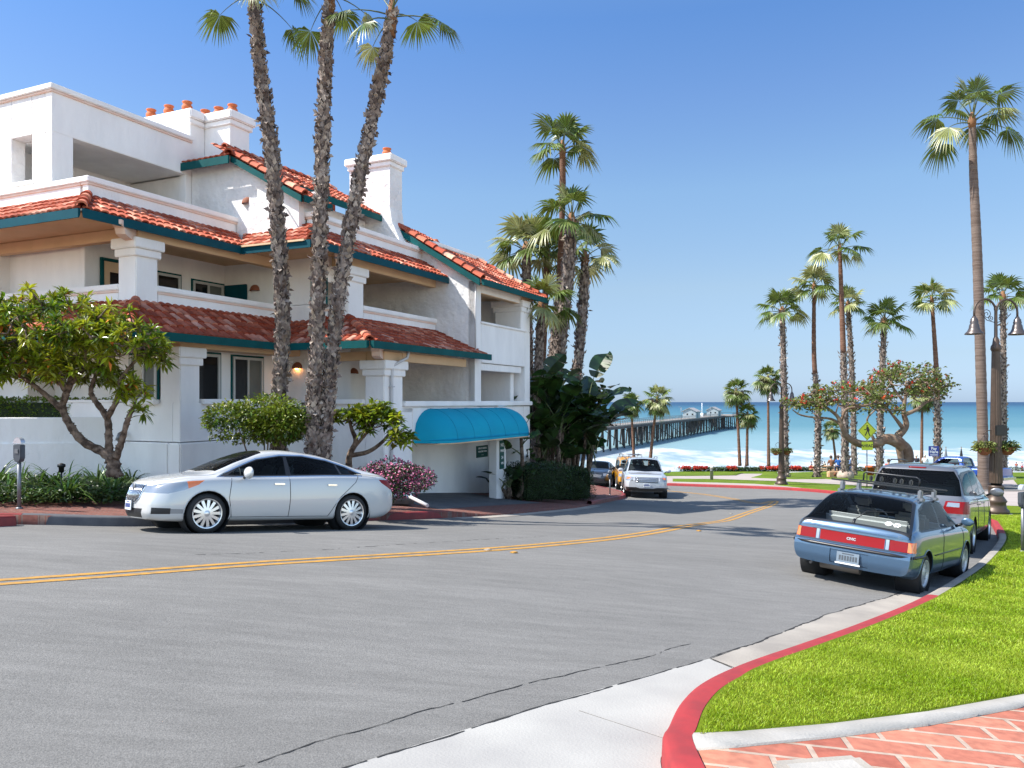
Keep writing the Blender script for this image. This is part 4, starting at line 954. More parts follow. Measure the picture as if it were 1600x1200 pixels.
        r.build('rim', m, w, angle=35)
        d = MB(); d.lathe([(0, o-.07*S), (rr*.72, o-.072*S), (rr*.72, o-.09*S), (0, o-.09*S)], 24, 'y'); d.build('brake_disc', 'metalg' if kind == 'spoke' else 'blackp', w)
    def wheels(s, R, rr, wid, style, yo, Ra):
        for x in (s.k['wb']/2, -s.k['wb']/2):
            for sd_ in (1, -1):
                s.wheel(x, sd_, R, rr, wid, style, yo)
                b = MB(); wi = s.w(x)*.985
                b.lathe([(Ra+.004, wi*sd_), (Ra+.004, (wi-.32)*sd_), (.05, (wi-.33)*sd_)], 30, 'y', c=(x, 0, R)); b.build('wheel_well', 'dark', s.root)
    def seats(s, xf, xr, z, wy=.36, m='seat', dash=None, rear=True):
        b = MB()
        def seat(x, y, w_):
            b.box(x-.25, x+.28, y-w_, y+w_, z-.10, z+.06, .05); b.box(-.06, .06, y-w_, y+w_, 0, .60, .05, Matrix.Translation((x-.27, 0, z)) @ Matrix.Rotation(-.28, 4, 'Y'))
            b.box(-.045, .045, y-.13, y+.13, .63, .80, .04, Matrix.Translation((x-.27, 0, z)) @ Matrix.Rotation(-.28, 4, 'Y'))
        for y in (wy, -wy): seat(xf, y, .24)
        if rear: b.box(xr-.25, xr+.2, -.6, .6, z-.1, z+.05, .05); b.box(-.06, .06, -.6, .6, 0, .55, .05, Matrix.Translation((xr-.27, 0, z)) @ Matrix.Rotation(-.35, 4, 'Y'))
        if dash: b.box(dash-.16, dash+.14, -.66, .66, z+.12, z+.40, .06); b.lathe([(.17, 0), (.185, .012), (.17, .024), (.158, .012), (.17, 0)], 20, 'x', c=(dash-.28, wy, z+.34))
        b.build('seats', m, s.root)
    def box(s, name, m, *a, bev=.01, par=None):
        b = MB(); b.box(*a, bev); return b.build(name, m, par or s.root)
    def plate(s, x, z, face, rgb='white'):
        b = MB(); b.box(x-.006, x+.006, -.155, .155, z-.078, z+.078, .004); o = b.build('licence_plate', mat('plate_'+rgb, (.62, .64, .66), .5) if rgb != 'grey' else mat('plate_grey', (.16, .2, .24), .5), s.root)
        b = MB()
        for i in range(7): b.box(x+.007*face, x+.009*face, -.125+i*.037, -.125+i*.037+.024, z-.035, z+.032)
        b.box(x+.007*face, x+.009*face, -.08, .08, z+.052, z+.064); b.build('plate_characters', mat('plate_ink', (.03, .05, .2), .6) if rgb != 'grey' else mat('plate_ink_g', (.06, .07, .08), .6), o)
        return o
def mirror(car, x, y, z, m, s_=1.):
    for sg in (1, -1):
        b = MB(); b.tube([(x+.02, sg*(y-.09), z-.05), (x, sg*(y), z)], .025, 6)
        o = b.build('mirror', 'blackp', car.root)
        b = MB(); bm_ = b.bm; bmesh.ops.create_uvsphere(bm_, u_segments=16, v_segments=10, radius=1)
        for v in bm_.verts:
            v.co = Vector((x+.02+v.co.x*.065*s_*(1 if v.co.x > 0 else .35), sg*(y+.10*s_)+v.co.y*.125*s_, z+.04+v.co.z*.085*s_))
        b.build('mirror_shell', m, o, smooth=True)
def sym(p): return p
# ---- silver white sedan parked on the left
pw = paint('pearl_white_paint', (.50, .50, .49), .15, .32)
kS = dict(wb=2.74, x0=-2.42, x1=2.28, crown=.17, cat='sedan',
 top=[(-2.47, .80), (-2.42, .95), (-2.3, 1.045), (-2.0, 1.10), (-1.70, 1.175), (-1.2, 1.33), (-.7, 1.425), (-.1, 1.468), (.25, 1.445), (.7, 1.31), (1.22, 1.065), (1.32, 1.02), (1.7, .965), (2.1, .90), (2.25, .85), (2.32, .79)],
 belt=[(-2.47, .74), (-2.35, .93), (-2.0, 1.01), (-1.2, 1.01), (0, .965), (1.1, .93), (1.6, .90), (2.0, .84), (2.25, .76), (2.32, .69)],
 w=[(-2.47, .66), (-2.40, .76), (-2.2, .85), (-1.8, .905), (-1.2, .925), (0, .915), (1.2, .925), (1.7, .90), (2.0, .84), (2.2, .74), (2.32, .60)],
 wt=[(-2.47, .55), (-2.0, .68), (-1.6, .62), (-1, .575), (0, .585), (.5, .60), (1.2, .74), (1.5, .74), (2.32, .5)],
 bot=[(-2.47, .36), (-2.2, .24), (-1.8, .20), (1.7, .19), (2.1, .2), (2.32, .24)],
 nose=[(.2, -.02), (.35, .05), (.5, .05), (.7, 0), (.85, -.06), (1.1, -.1)], tail=[(.2, -.05), (.45, .04), (.65, .03), (.85, 0), (1.0, -.02), (1.2, 0)])
nf, nr_ = G(318, 826), G(546, 823); hd = (nf-nr_).normalized(); side = Vector((-hd.y, hd.x, 0))   # left flank faces the road
ctr = Vector((-4.82-.66*.79, 12.5+.75*.79, 0))-Vector((.75, .66, 0))*0; hdv = Vector((-.75, -.66, 0)).normalized()
ctr = Vector((-4.82, 12.5, 0))+Vector((.75, .66, 0)).normalized()*1.37+Vector((-.66, .75, 0)).normalized()*.80
ctr = ctr+Vector((-.06, -.02, 0))
cs = Car('parked_sedan', 'silvery white four door sedan parked at the kerb beside the building', ctr, hdv, kS, pw)
DLO = [(1.18, .955), (.82, 1.12), (.45, 1.275), (.0, 1.355), (-.45, 1.365), (-.95, 1.30), (-1.35, 1.19), (-1.62, 1.075), (-1.55, 1.035), (-.8, 1.02), (0, .99), (.6, .97)]
cs.cut('window_trim', 'chrome', [(1.24, .94), (.84, 1.135), (.46, 1.295), (.0, 1.378), (-.46, 1.388), (-.97, 1.322), (-1.37, 1.21), (-1.67, 1.08), (-1.58, 1.015), (-.8, 1.0), (0, .97), (.6, .95)], 'side', {'ny': .3})
cs.cut('window_rubber', 'blackp', DLO, 'side', {'ny': .3})
cs.cut('side_window', 'tint', [(1.02, .985), (.80, 1.11), (.44, 1.258), (.02, 1.335), (-.06, 1.335), (-.03, 1.01), (.6, .99)], 'side', {'ny': .3})
cs.cut('side_window', 'tint', [(-.12, 1.338), (-.45, 1.348), (-.93, 1.285), (-1.12, 1.24), (-1.12, 1.045), (-.8, 1.04), (-.13, 1.015)], 'side', {'ny': .3})
cs.cut('quarter_window', 'tint', [(-1.16, 1.228), (-1.35, 1.172), (-1.56, 1.08), (-1.52, 1.055), (-1.16, 1.05)], 'side', {'ny': .3})
cs.cut('windscreen', 'carglass', [(1.2, -.66), (1.28, 0), (1.2, .66), (.32, .50), (.26, 0), (.32, -.50)], 'plan', {'nz': .3, 'x0': .2})
cs.cut('rear_window', 'tint', [(-1.0, -.46), (-1.78, -.54), (-1.82, 0), (-1.78, .54), (-1.0, .46)], 'plan', {'nz': .3, 'x1': -.9})
cs.cut('headlight', 'clens', [(2.28, .66), (2.28, .75), (2.02, .82), (1.70, .865), (1.44, .885), (1.54, .81), (1.76, .72), (2.0, .655)], 'side', {'ny': .12})
cs.cut('side_marker', 'orlens', [(1.72, .86), (1.44, .885), (1.54, .81), (1.70, .745)], 'side', {'ny': .12})
cs.cut('tail_light', 'redlens', [(-1.95, .965), (-2.30, .96), (-2.40, .80), (-2.28, .77), (-2.02, .90)], 'side', {'ny': .1, 'x1': -1.8})
cs.cut('grille', 'blackp', [(-.38, .78), (.38, .78), (.34, .56), (.22, .49), (-.22, .49), (-.34, .56)], 'end', {'nx': 1, 'x0': 1.9})
cs.cut('lower_grille', 'blackp', [(-.45, .40), (.45, .40), (.40, .25), (-.40, .25)], 'end', {'nx': 1, 'x0': 1.9})
cs.cut('fog_lamp', 'clens', [(2.02, .415), (1.60, .40), (1.66, .335), (2.05, .33)], 'side', {'ny': .12, 'x0': 1.5})
cs.cut('fog_lamp', 'blackp', [(2.2, .425), (1.95, .42), (1.95, .325), (2.2, .32)], 'side', {'ny': .12, 'x0': 1.5})
for x in (1.37, -1.37): cs.arch(x, .335, .385)
cs.line('door_gap', 'dark', [(.98, .93), (1.02, .6), (.96, .27)]); cs.line('door_gap', 'dark', [(-.08, .99), (-.10, .6), (-.08, .27)]); cs.line('door_gap', 'dark', [(-1.50, 1.04), (-1.42, .90), (-1.10, .62), (-.98, .45), (-.86, .27)])
cs.line('door_gap', 'dark', [(1.0, .275), (-.86, .275)], .004); cs.line('sill_gap', 'dark', [(-1.55, 1.03), (-1.9, 1.0)], .003)
cs.line('bonnet_gap', 'dark', [(1.2, .74), (1.6, .70), (1.95, .60), (2.12, .42)], .003, proj='plan')
for sg in (1, -1):
    for x in (.12, -.92):
        p = cs.project(x, .845, sg, .02)
        if p: b = MB(); b.box(p.x-.10, p.x+.10, p.y-.012, p.y+.012, p.z-.014, p.z+.014, .01); b.build('door_handle', 'chrome', cs.root)
for x in (1.37, -1.37):
    for sg in (1, -1): cs.line('arch_lip', pw, [(x+.385*cos(a*pi/12), .335+.385*sin(a*pi/12)) for a in range(-1, 14)], .010, (sg,), .0)
cs.finish(); cs.wheels(.335, .245, .235, ('spoke', 13, 'alloy'), .905, .385)
b = MB()
for i in range(13):
    y = -.31+i*.0517; pts = [cs.projx(y, z, 1, .012) for z in (.51+.05*(abs(y) > .22), .64, .775)]; pts = [p for p in pts if p]
    if len(pts) > 1: b.tube(pts, .008, 5)
g = b.build('grille_bars', 'chrome', cs.root); p = cs.projx(0, .74, 1, .025); b = MB(); b.lathe([(0, .012), (.05, .01), (.062, 0), (.05, -.01)], 18, 'x', c=p); b.build('badge', 'metalg', g)
for zz in ((.845, .37), (.50, .20)): pass
cs.line('grille_frame', 'chrome', [(-.38, .78), (-.34, .56), (-.22, .49), (.22, .49), (.34, .56), (.38, .78), (-.38, .78)], .012, (1,), .004, 'end')
cs.root.matrix_world = cs.root.matrix_world @ Matrix.Scale(.94, 4)
p = cs.projx(0, .46, 1, .02); cs.plate(p.x+.01, .44, 1); cs.seats(.15, -.85, .62, dash=.95); mirror(cs, .74, .95, .99, pw, 1.25)
for x in (.42, .38): cs.box('floor_pan', 'dark', -1.7, 1.25, -.74, .74, .45, .50, bev=0); break
cs.line('wiper', 'blackp', [(1.17, .5), (.98, -.15)], .008, (1,), .015, 'plan')
# ---- blue grey hatchback at the right kerb
bp = paint('blue_grey_metallic_paint', (.055, .108, .180), .45, .30)
kC = dict(wb=2.5, x0=-1.95, x1=2.02, crown=.06, hc=.08,
 top=[(-1.95, .80), (-1.90, .875), (-1.83, .905), (-1.62, 1.04), (-1.38, 1.19), (-1.18, 1.275), (-.95, 1.315), (-.3, 1.345), (.3, 1.315), (.62, 1.18), (1.08, .94), (1.18, .905), (1.6, .83), (1.9, .73), (2.02, .62)],
 belt=[(-1.95, .76), (-1.85, .845), (-1.2, .86), (0, .845), (1.1, .82), (1.6, .76), (2.02, .56)],
 w=[(-1.95, .79), (-1.88, .815), (-1.6, .84), (0, .845), (1.4, .835), (1.8, .79), (2.02, .70)],
 wt=[(-1.95, .73), (-1.8, .725), (-1.2, .625), (-.9, .60), (0, .58), (.35, .58), (1.15, .68), (2.02, .6)],
 bot=[(-1.95, .27), (-1.7, .22), (-1.4, .2), (1.5, .19), (2.02, .24)],
 nose=[(.2, 0), (.5, .05), (.7, 0), (.9, -.05)], tail=[(.2, .0), (.30, .035), (.40, .06), (.52, .062), (.565, .05), (.60, .0), (.80, -.02), (1.0, .0)])
rr_ = Vector((5.75, 11.36, 0))
h2 = Vector((.652, .758, 0)); ctr = Vector((G(1432, 925).x, G(1432, 925).y, 0))+Vector((-.758, .652, 0))*.73+h2*1.25
cc = Car('parked_hatchback', 'old blue grey two door hatchback with a roof rack, parked at the right kerb', ctr, h2, kC, bp)
cc.cut('window_frame', 'blackp', [(.95, .885), (.36, 1.225), (.0, 1.265), (-.7, 1.255), (-1.18, 1.16), (-1.50, .885), (-1.45, .865), (0, .865)], 'side', {'ny': .3})
cc.cut('side_window', 'carglass', [(.86, .895), (.35, 1.205), (.0, 1.245), (-.22, 1.247), (-.28, .885), (.2, .88)], 'side', {'ny': .3})
cc.cut('quarter_window', 'carglass', [(-.30, 1.247), (-.7, 1.235), (-1.15, 1.143), (-1.43, .905), (-1.38, .887), (-.36, .885)], 'side', {'ny': .3})
cc.cut('hatch_seal', 'blackp', [(-1.88, -.76), (-1.88, .76), (-1.12, .60), (-1.10, 0), (-1.12, -.60)], 'plan', {'nz': .25, 'x1': -1.05})
cc.cut('rear_window', 'carglass', [(-1.84, -.715), (-1.84, .715), (-1.20, .565), (-1.16, 0), (-1.20, -.565)], 'plan', {'nz': .25, 'x1': -1.15})
cc.cut('windscreen', 'carglass', [(1.05, -.64), (1.1, 0), (1.05, .64), (.38, .50), (.33, 0), (.38, -.50)], 'plan', {'nz': .3, 'x0': .3})
cc.cut('tail_light', 'redlens', [(.50, .745), (1.0, .745), (1.0, .605), (.50, .605)], 'end', {'nx': -1, 'x1': -1.5, 'mirror': 1})
cc.cut('tail_light', 'redlens', [(-2.1, .745), (-1.78, .745), (-1.80, .605), (-2.1, .605)], 'side', {'ny': .1, 'x1': -1.5})
cc.cut('reversing_light', 'clens', [(.455, .745), (.50, .745), (.50, .605), (.455, .605)], 'end', {'nx': -1, 'x1': -1.5, 'mirror': 1})
cc.cut('reflector_panel', mat('red_panel', (.22, .003, .004), .3, spec=.25), [(-.44, .745), (.44, .745), (.44, .60), (-.44, .60)], 'end', {'nx': -1, 'x1': -1.5})
cc.cut('turn_signal', 'orlens', [(.73, .74), (1.0, .74), (1.0, .61), (.73, .61)], 'end', {'nx': -1, 'x1': -1.5, 'mirror': 1})
cc.cut('turn_signal', 'orlens', [(-1.87, .742), (-1.78, .745), (-1.80, .605), (-1.89, .608)], 'side', {'ny': .1, 'x1': -1.5})
cc.cut('plate_recess', bp, [(-.26, .50), (.26, .50), (.26, .31), (-.26, .31)], 'end', {'nx': -1, 'x1': -1.5}, off=-.012)
for x in (1.25, -1.25): cc.arch(x, .285, .335)
cc.line('bumper_strip', 'blackp', [(-1.45, .545), (-1.7, .545), (-1.9, .545)], .022, off=.004); cc.line('bumper_strip', 'blackp', [(-.80, .545), (.80, .545)], .024, (-1,), .004, 'end')
cc.line('door_gap', 'dark', [(-.32, .86), (-.36, .6), (-.30, .25)]); cc.line('door_gap', 'dark', [(.98, .83), (1.0, .6), (.86, .4), (.84, .25)]); cc.line('side_strip', 'blackp', [(.86, .52), (-.86, .52)], .010, off=.002)
cc.line('hatch_gap', 'dark', [(-.74, .588), (.74, .588)], .005, (-1,), 0, 'end'); cc.line('lamp_gap', 'dark', [(-.76, .748), (.76, .748)], .004, (-1,), 0, 'end'); cc.line('lamp_gap', 'dark', [(-.76, .602), (.76, .602)], .004, (-1,), 0, 'end')
for yy in (-.5, -.45, .45, .5, .73, -.73): cc.line('lamp_gap', 'dark', [(yy, .745), (yy, .605)], .003, (-1,), 0, 'end')
cc.line('body_crease', bp, [(-1.8, .60), (-1.6, .60)], .003)
for x in (1.25, -1.25): cc.line('arch_lip', bp, [(x+.335*cos(a*pi/12), .285+.335*sin(a*pi/12)) for a in range(-1, 14)], .009)
cc.finish(); cc.wheels(.285, .19, .185, ('cover', 10, 'hub'), .825, .335)
p = cc.projx(0, .41, -1, .0); pl = cc.plate(p.x-.012, .405, -1, 'grey')
b = MB(); b.box(p.x-.022, p.x-.018, -.17, .17, .315, .335, .002); b.build('plate_frame', 'white', pl)
px_ = cc.projx(0, .67, -1, .006)
text_mesh('CIVIC', .05, 'hub', cc.root, Matrix.Translation(px_) @ Matrix.Rotation(-pi/2, 4, 'Z') @ Matrix.Rotation(pi/2, 4, 'X'), .001, bold=.002)
q_ = cc.projx(-.62, .80, -1, .004)
if q_: text_mesh('LX', .035, 'chrome', cc.root, Matrix.Translation(q_) @ Matrix.Rotation(-pi/2, 4, 'Z') @ Matrix.Rotation(pi/2, 4, 'X'), .001)
cc.seats(.1, -.85, .46, dash=.75, m='seatl'); cc.box('floor_pan', 'dark', -1.7, 1.1, -.7, .7, .40, .44, bev=0); cc.box('parcel_shelf', 'seat', -1.66, -1.2, -.6, .6, .74, .76)
mirror(cc, .62, .86, .92, bp, .72)
b = MB(); b.tube([cc.projz(-1.80, .02, .02), cc.projz(-1.62, -.08, .03), cc.projz(-1.55, -.42, .025)], .008, 5); b.tube([(-1.86, .02, .87), cc.projz(-1.80, .02, .03)], .02, 6); b.build('rear_wiper', 'blackp', cc.root)
b = MB(); b.tube([(-1.75, -.1, .245), (-1.75, .45, .245)], .075, 12); b.build('muffler', mat('muffler_metal', (.2, .18, .16), .5, .6), cc.root); b = MB(); b.tube([(-1.7, .5, .25), (-2.0, .52, .25)], .02, 8); b.build('tailpipe', 'dark', cc.root)
# white stickers on the rear glass
for (y0, kind) in ((-.42, 0), (-.53, 1)):
    b = MB(); zz = -1.745
    n = 7 if kind == 0 else 6; c0 = cc.projz(zz, y0, .006); e1 = (cc.projz(zz+.1, y0, .006)-c0).normalized(); e2 = Vector((0, 1, 0))
    for i in range(n):
        a = 2*pi*i/n; cpt = c0+e1*(.032*sin(a))+e2*(.034*cos(a)); b.poly([cpt+e1*(.017*sin(t*pi/3))+e2*(.017*cos(t*pi/3)) for t in range(6)])
    ring = [c0+e1*(.026*sin(t*pi/6))+e2*(.026*cos(t*pi/6)) for t in range(12)]; r2 = [c0+e1*(.016*sin(t*pi/6))+e2*(.016*cos(t*pi/6)) for t in range(12)]
    for t in range(12): b.poly([ring[t], ring[(t+1) % 12], r2[(t+1) % 12], r2[t]])
    b.build('sticker', 'white', cc.root)
# roof rack: a thing of its own resting on the roof would not lift off; kept as a part
rk = bpy.data.objects.new('roof_rack', None); COL.objects.link(rk); rk.parent = cc.root
for x in (-.78, .02):
    b = MB(); b.box(x-.025, x+.025, -.74, .74, 1.425, 1.45, .008); b.build('crossbar', 'blackp', rk)
    for sg in (1, -1): b = MB(); b.box(x-.045, x+.045, sg*.56-.03, sg*.56+.03, 1.29, 1.43, .015); b.box(x-.06, x+.06, sg*.59-.03, sg*.59+.025, 1.26, 1.31, .01); b.build('rack_foot', 'metalg', rk)
b = MB(); b.tube([(.02, .50, 1.45), (.02, .50, 1.56), (.02, .46, 1.585), (.02, -.30, 1.585), (.02, -.34, 1.56), (.02, -.34, 1.45)], .013, 6)
b.build('basket_frame', 'blackp', rk)
for y in (.38, .22, .02, -.08, -.22): b = MB(); b.box(-.02, .06, y-.022, y+.022, 1.45, 1.54, .015); b.build('rack_clamp', 'blackp', rk)
# ---- silver minivan ahead of it
sp_ = paint('silver_paint', (.13, .135, .15), .5, .32)
kV = dict(wb=3.0, x0=-2.55, x1=2.5, crown=.09, cat='minivan',
 top=[(-2.55, .95), (-2.50, 1.08), (-2.44, 1.16), (-2.30, 1.45), (-2.20, 1.66), (-2.08, 1.715), (-1.4, 1.75), (-.2, 1.755), (.5, 1.70), (1.0, 1.48), (1.65, 1.12), (1.8, 1.06), (2.2, .97), (2.42, .82), (2.5, .68)],
 belt=[(-2.55, .92), (-2.45, 1.10), (-2, 1.10), (0, 1.04), (1.5, .98), (2.1, .86), (2.5, .6)],
 w=[(-2.55, .88), (-2.45, .93), (-2.1, .97), (0, .98), (1.5, .97), (2.1, .88), (2.5, .68)],
 wt=[(-2.55, .84), (-2.3, .78), (-2.1, .74), (0, .74), (.5, .74), (1.6, .86), (2.5, .6)],
 bot=[(-2.55, .33), (-2.2, .24), (1.9, .22), (2.5, .26)],
 nose=[(.2, 0), (.5, .05), (.7, 0), (1, -.05)], tail=[(.2, 0), (.35, .05), (.55, .06), (.66, .05), (.72, .0), (1.0, -.01), (1.3, 0)])
h3 = Vector((sin(radians(36)), cos(radians(36)), 0)); q = G(1521, 866); ctr = Vector((q.x, q.y, 0))+h3*1.5+Vector((-h3.y, h3.x, 0))*.85+Vector((0, .2, 0))
cv = Car('parked_minivan', 'silver minivan with dark rear glass parked in front of the blue hatchback', ctr, h3, kV, sp_)
cv.cut('window_frame', 'blackp', [(1.42, 1.08), (.72, 1.52), (.3, 1.60), (-.5, 1.635), (-1.9, 1.60), (-2.2, 1.55), (-2.27, 1.16), (-1.0, 1.10), (0, 1.07)], 'side', {'ny': .3})
for wq in ([(1.3, 1.11), (.70, 1.49), (.32, 1.57), (.22, 1.575), (.20, 1.09)], [(.12, 1.58), (-.5, 1.605), (-.85, 1.60), (-.88, 1.125), (.10, 1.09)], [(-.96, 1.60), (-1.88, 1.57), (-2.12, 1.52), (-2.18, 1.18), (-.98, 1.135)]):
    cv.cut('side_window', 'tint', wq, 'side', {'ny': .3})
cv.cut('rear_window', 'tint', [(-.82, 1.14), (.82, 1.14), (.76, 1.45), (.66, 1.62), (-.66, 1.62), (-.76, 1.45)], 'end', {'nx': -1, 'x1': -2.0})
cv.cut('windscreen', 'carglass', [(1.6, -.78), (1.68, 0), (1.6, .78), (.55, .64), (.5, 0), (.55, -.64)], 'plan', {'nz': .3, 'x0': .45})
cv.cut('tail_light', 'redlens', [(.56, 1.04), (1.1, 1.04), (1.1, .80), (.50, .80)], 'end', {'nx': -1, 'x1': -2.2, 'mirror': 1})
cv.cut('tail_light', 'redlens', [(-2.8, 1.04), (-2.20, 1.04), (-2.24, .80), (-2.8, .80)], 'side', {'ny': .1, 'x1': -2.1})
cv.cut('reversing_light', 'clens', [(.60, 1.015), (.80, 1.015), (.80, .93), (.575, .93)], 'end', {'nx': -1, 'x1': -2.2, 'mirror': 1})
cv.cut('headlight', 'clens', [(2.5, .72), (2.35, .86), (1.9, .95), (2.1, .76)], 'side', {'ny': .1, 'x0': 1.7})
for x in (1.5, -1.5): cv.arch(x, .335, .385)
cv.line('door_gap', 'dark', [(-.92, 1.09), (-.95, .7), (-.9, .3)]); cv.line('door_gap', 'dark', [(.16, 1.06), (.16, .3)]); cv.line('door_gap', 'dark', [(1.2, 1.04), (1.2, .7), (1.05, .3)]); cv.line('slide_rail', 'dark', [(-.95, .97), (-2.2, .99)], .008); cv.line('hatch_gap', 'dark', [(-.75, .72), (.75, .72)], .006, (-1,), 0, 'end')
cv.line('brake_light', 'redlens', [(-.16, 1.665), (.16, 1.665)], .018, (-1,), .0, 'end')
cv.finish(); cv.wheels(.335, .22, .215, ('spoke', 7, 'alloy'), .955, .385)
cv.seats(.45, -.7, .8, .42, dash=1.35); cv.box('floor_pan', 'dark', -2.3, 1.6, -.8, .8, .45, .5, bev=0); cv.box('rear_bench', 'seat', -1.85, -1.7, -.65, .65, .75, 1.28, bev=.05)
mirror(cv, .98, 1.02, 1.10, sp_, 1.15)
for sg in (1, -1):
    for x in (.02, -.80): 
        p = cv.project(x, .93, sg, .02)
        if p: cv.box('door_handle', sp_, p.x-.1, p.x+.1, p.y-.012, p.y+.012, p.z-.015, p.z+.015)
b = MB(); b.tube([cv.projx(.0, 1.12, -1, .03), cv.projx(-.3, 1.16, -1, .025), cv.projx(-.52, 1.19, -1, .02)], .009, 5); b.build('rear_wiper', 'blackp', cv.root)
for sg in (1, -1):
    b = MB(); b.tube([(.3, sg*.62, 1.765), (-.2, sg*.64, 1.80), (-1.4, sg*.64, 1.795), (-1.8, sg*.62, 1.75)], .014, 6); b.build('roof_rail', 'blackp', cv.root)
cv.plate(cv.projx(0, .83, -1).x-.01, .84, -1)
# ---- white SUV facing the camera
kE = dict(wb=2.86, x0=-2.45, x1=2.45, crown=.10, cat='suv', n=60,
 top=[(-2.45, .95), (-2.38, 1.15), (-2.2, 1.6), (-2.0, 1.72), (-.5, 1.78), (.2, 1.74), (.55, 1.58), (1.15, 1.18), (1.3, 1.13), (2.1, 1.06), (2.36, .96), (2.45, .82)],
 belt=[(-2.45, .92), (-2.2, 1.1), (0, 1.08), (1.2, 1.03), (2.1, .98), (2.45, .78)],
 w=[(-2.45, .85), (-2.2, .96), (0, .99), (1.5, .98), (2.1, .93), (2.35, .86), (2.45, .78)],
 wt=[(-2.45, .8), (-2, .72), (0, .72), (.4, .72), (1.2, .86), (2.45, .7)], bot=[(-2.45, .4), (-2.2, .3), (2, .28), (2.45, .34)],
 nose=[(.3, 0), (.5, .06), (.75, .05), (1.0, 0)], tail=[(.3, 0), (.6, .06), (.9, 0), (1.7, 0)])
ew = paint('white_suv_paint', (.40, .42, .45), .1, .35)
def suv(name, label, pos, hdg, pm, kk, bars='chrome', group=None, roofrack=True):
    c = Car(name, label, pos, hdg, kk, pm, group)
    c.cut('side_window', 'tint', [(1.0, 1.13), (.45, 1.52), (.1, 1.62), (-.8, 1.64), (-.8, 1.12)], 'side', {'ny': .3}); c.cut('side_window', 'tint', [(-.88, 1.64), (-1.9, 1.58), (-2.1, 1.2), (-.88, 1.13)], 'side', {'ny': .3})
    c.cut('windscreen', 'carglass', [(1.1, -.78), (1.2, 0), (1.1, .78), (.3, .62), (.25, 0), (.3, -.62)], 'plan', {'nz': .3, 'x0': .2})
    c.cut('rear_window', 'tint', [(-.7, 1.2), (.7, 1.2), (.6, 1.58), (-.6, 1.58)], 'end', {'nx': -1, 'x1': -2})
    c.cut('headlight', 'clens', [(.56, .95), (1.1, .97), (1.1, .79), (.60, .77)], 'end', {'nx': 1, 'x0': 1.9, 'mirror': 1})
    c.cut('turn_signal', 'orlens', [(2.30, .93), (2.18, .93), (2.2, .85), (2.30, .85)], 'side', {'ny': .1, 'x0': 2})
    c.cut('grille', 'metalg' if bars == 'chrome' else 'blackp', [(-.54, .95), (.54, .95), (.50, .70), (-.50, .70)], 'end', {'nx': 1, 'x0': 1.9})
    c.cut('lower_bumper', 'blackp', [(-.95, .50), (-.45, .50), (-.3, .46), (.3, .46), (.45, .50), (.95, .50), (.95, .2), (-.95, .2)], 'end', {'nx': 1, 'x0': 1.9})
    c.cut('tail_light', 'redlens', [(-2.6, 1.15), (-2.25, 1.15), (-2.3, .85), (-2.6, .85)], 'side', {'ny': .1, 'x1': -2})
    for x in (kk['wb']/2, -kk['wb']/2): c.arch(x, .37, .43)
    c.line('door_gap', 'dark', [(-.84, 1.1), (-.84, .4)], .008); c.line('door_gap', 'dark', [(1.1, 1.05), (1.05, .4)], .008)
    c.finish(); c.wheels(.37, .24, .24, ('spoke', 5, 'alloy'), .965, .43)
    c.seats(.2, -.9, .85, .4, dash=.85); c.box('floor_pan', 'dark', -2.2, 1.2, -.8, .8, .5, .55, bev=0); mirror(c, .78, 1.0, 1.16, 'blackp' if bars != 'chrome' else pm, .95)
    for z in (.77, .83, .89): c.line('grille_bar', bars, [(-.5, z), (.5, z)], .014, (1,), .005, 'end')
    c.plate(c.projx(0, .60, 1).x+.015, .60, 1)
    if roofrack:
        for sg in (1, -1): b = MB(); b.tube([(.0, sg*.62, 1.76), (-.2, sg*.64, 1.83), (-1.7, sg*.64, 1.81), (-1.85, sg*.62, 1.74)], .02, 6); b.build('roof_rail', 'metalg', c.root)
    return c
pe = G(1012, 777); ex_ = suv('parked_suv', 'white suv with a dark lower bumper facing the camera at the kerb', (pe.x, pe.y+1.5), (-.10, -1), ew, kE)
ex_.root.matrix_world = ex_.root.matrix_world @ Matrix.Scale(1.1, 4)
ya = paint('yellow_paint', (.55, .25, .004), .1, .4)
kX = dict(kE); kX.update(wb=2.65, x0=-2.25, x1=2.25, top=[(-2.25, .95), (-2.2, 1.3), (-2.1, 1.75), (-1.9, 1.84), (-.4, 1.86), (.1, 1.76), (.5, 1.62), (.95, 1.2), (1.05, 1.16), (2.0, 1.08), (2.2, 1.0), (2.25, .85)],
 belt=[(-2.25, .92), (-2.1, 1.1), (0, 1.1), (1.2, 1.06), (2.0, 1.0), (2.25, .82)], w=[(-2.25, .82), (-2.1, .88), (0, .9), (1.5, .9), (2.0, .88), (2.25, .8)], wt=[(-2.25, .78), (-2, .72), (0, .70), (.4, .7), (1.1, .8), (2.25, .7)])
py_ = G(978, 763); x_ = suv('parked_offroader', 'yellow off road wagon with a roof rack half hidden behind the white suv', (6.95, 46.9), (-.06, -1), ya, kX, 'blackp')
b = MB()
for y in (.55, -.55): b.tube([(.5, y, 1.84), (.4, y, 2.0), (-1.8, y, 2.0), (-1.9, y, 1.86)], .025, 6)
for x in (.3, -.3, -.9, -1.5): b.tube([(x, .55, 1.98), (x, -.55, 1.98)], .018, 6)
b.build('roof_rack', 'metalg', x_.root)
dk = paint('dark_blue_black_paint', (.02, .025, .035), .3, .3)
kD = dict(kS)
pd = Vector((5.6, 49.2, 0)); cd = Car('parked_car', 'dark blue black car behind the hedge left of the yellow wagon', (pd.x-.2, pd.y), (-.25, -.97), dict(kS, n=56, cat='car'), dk)
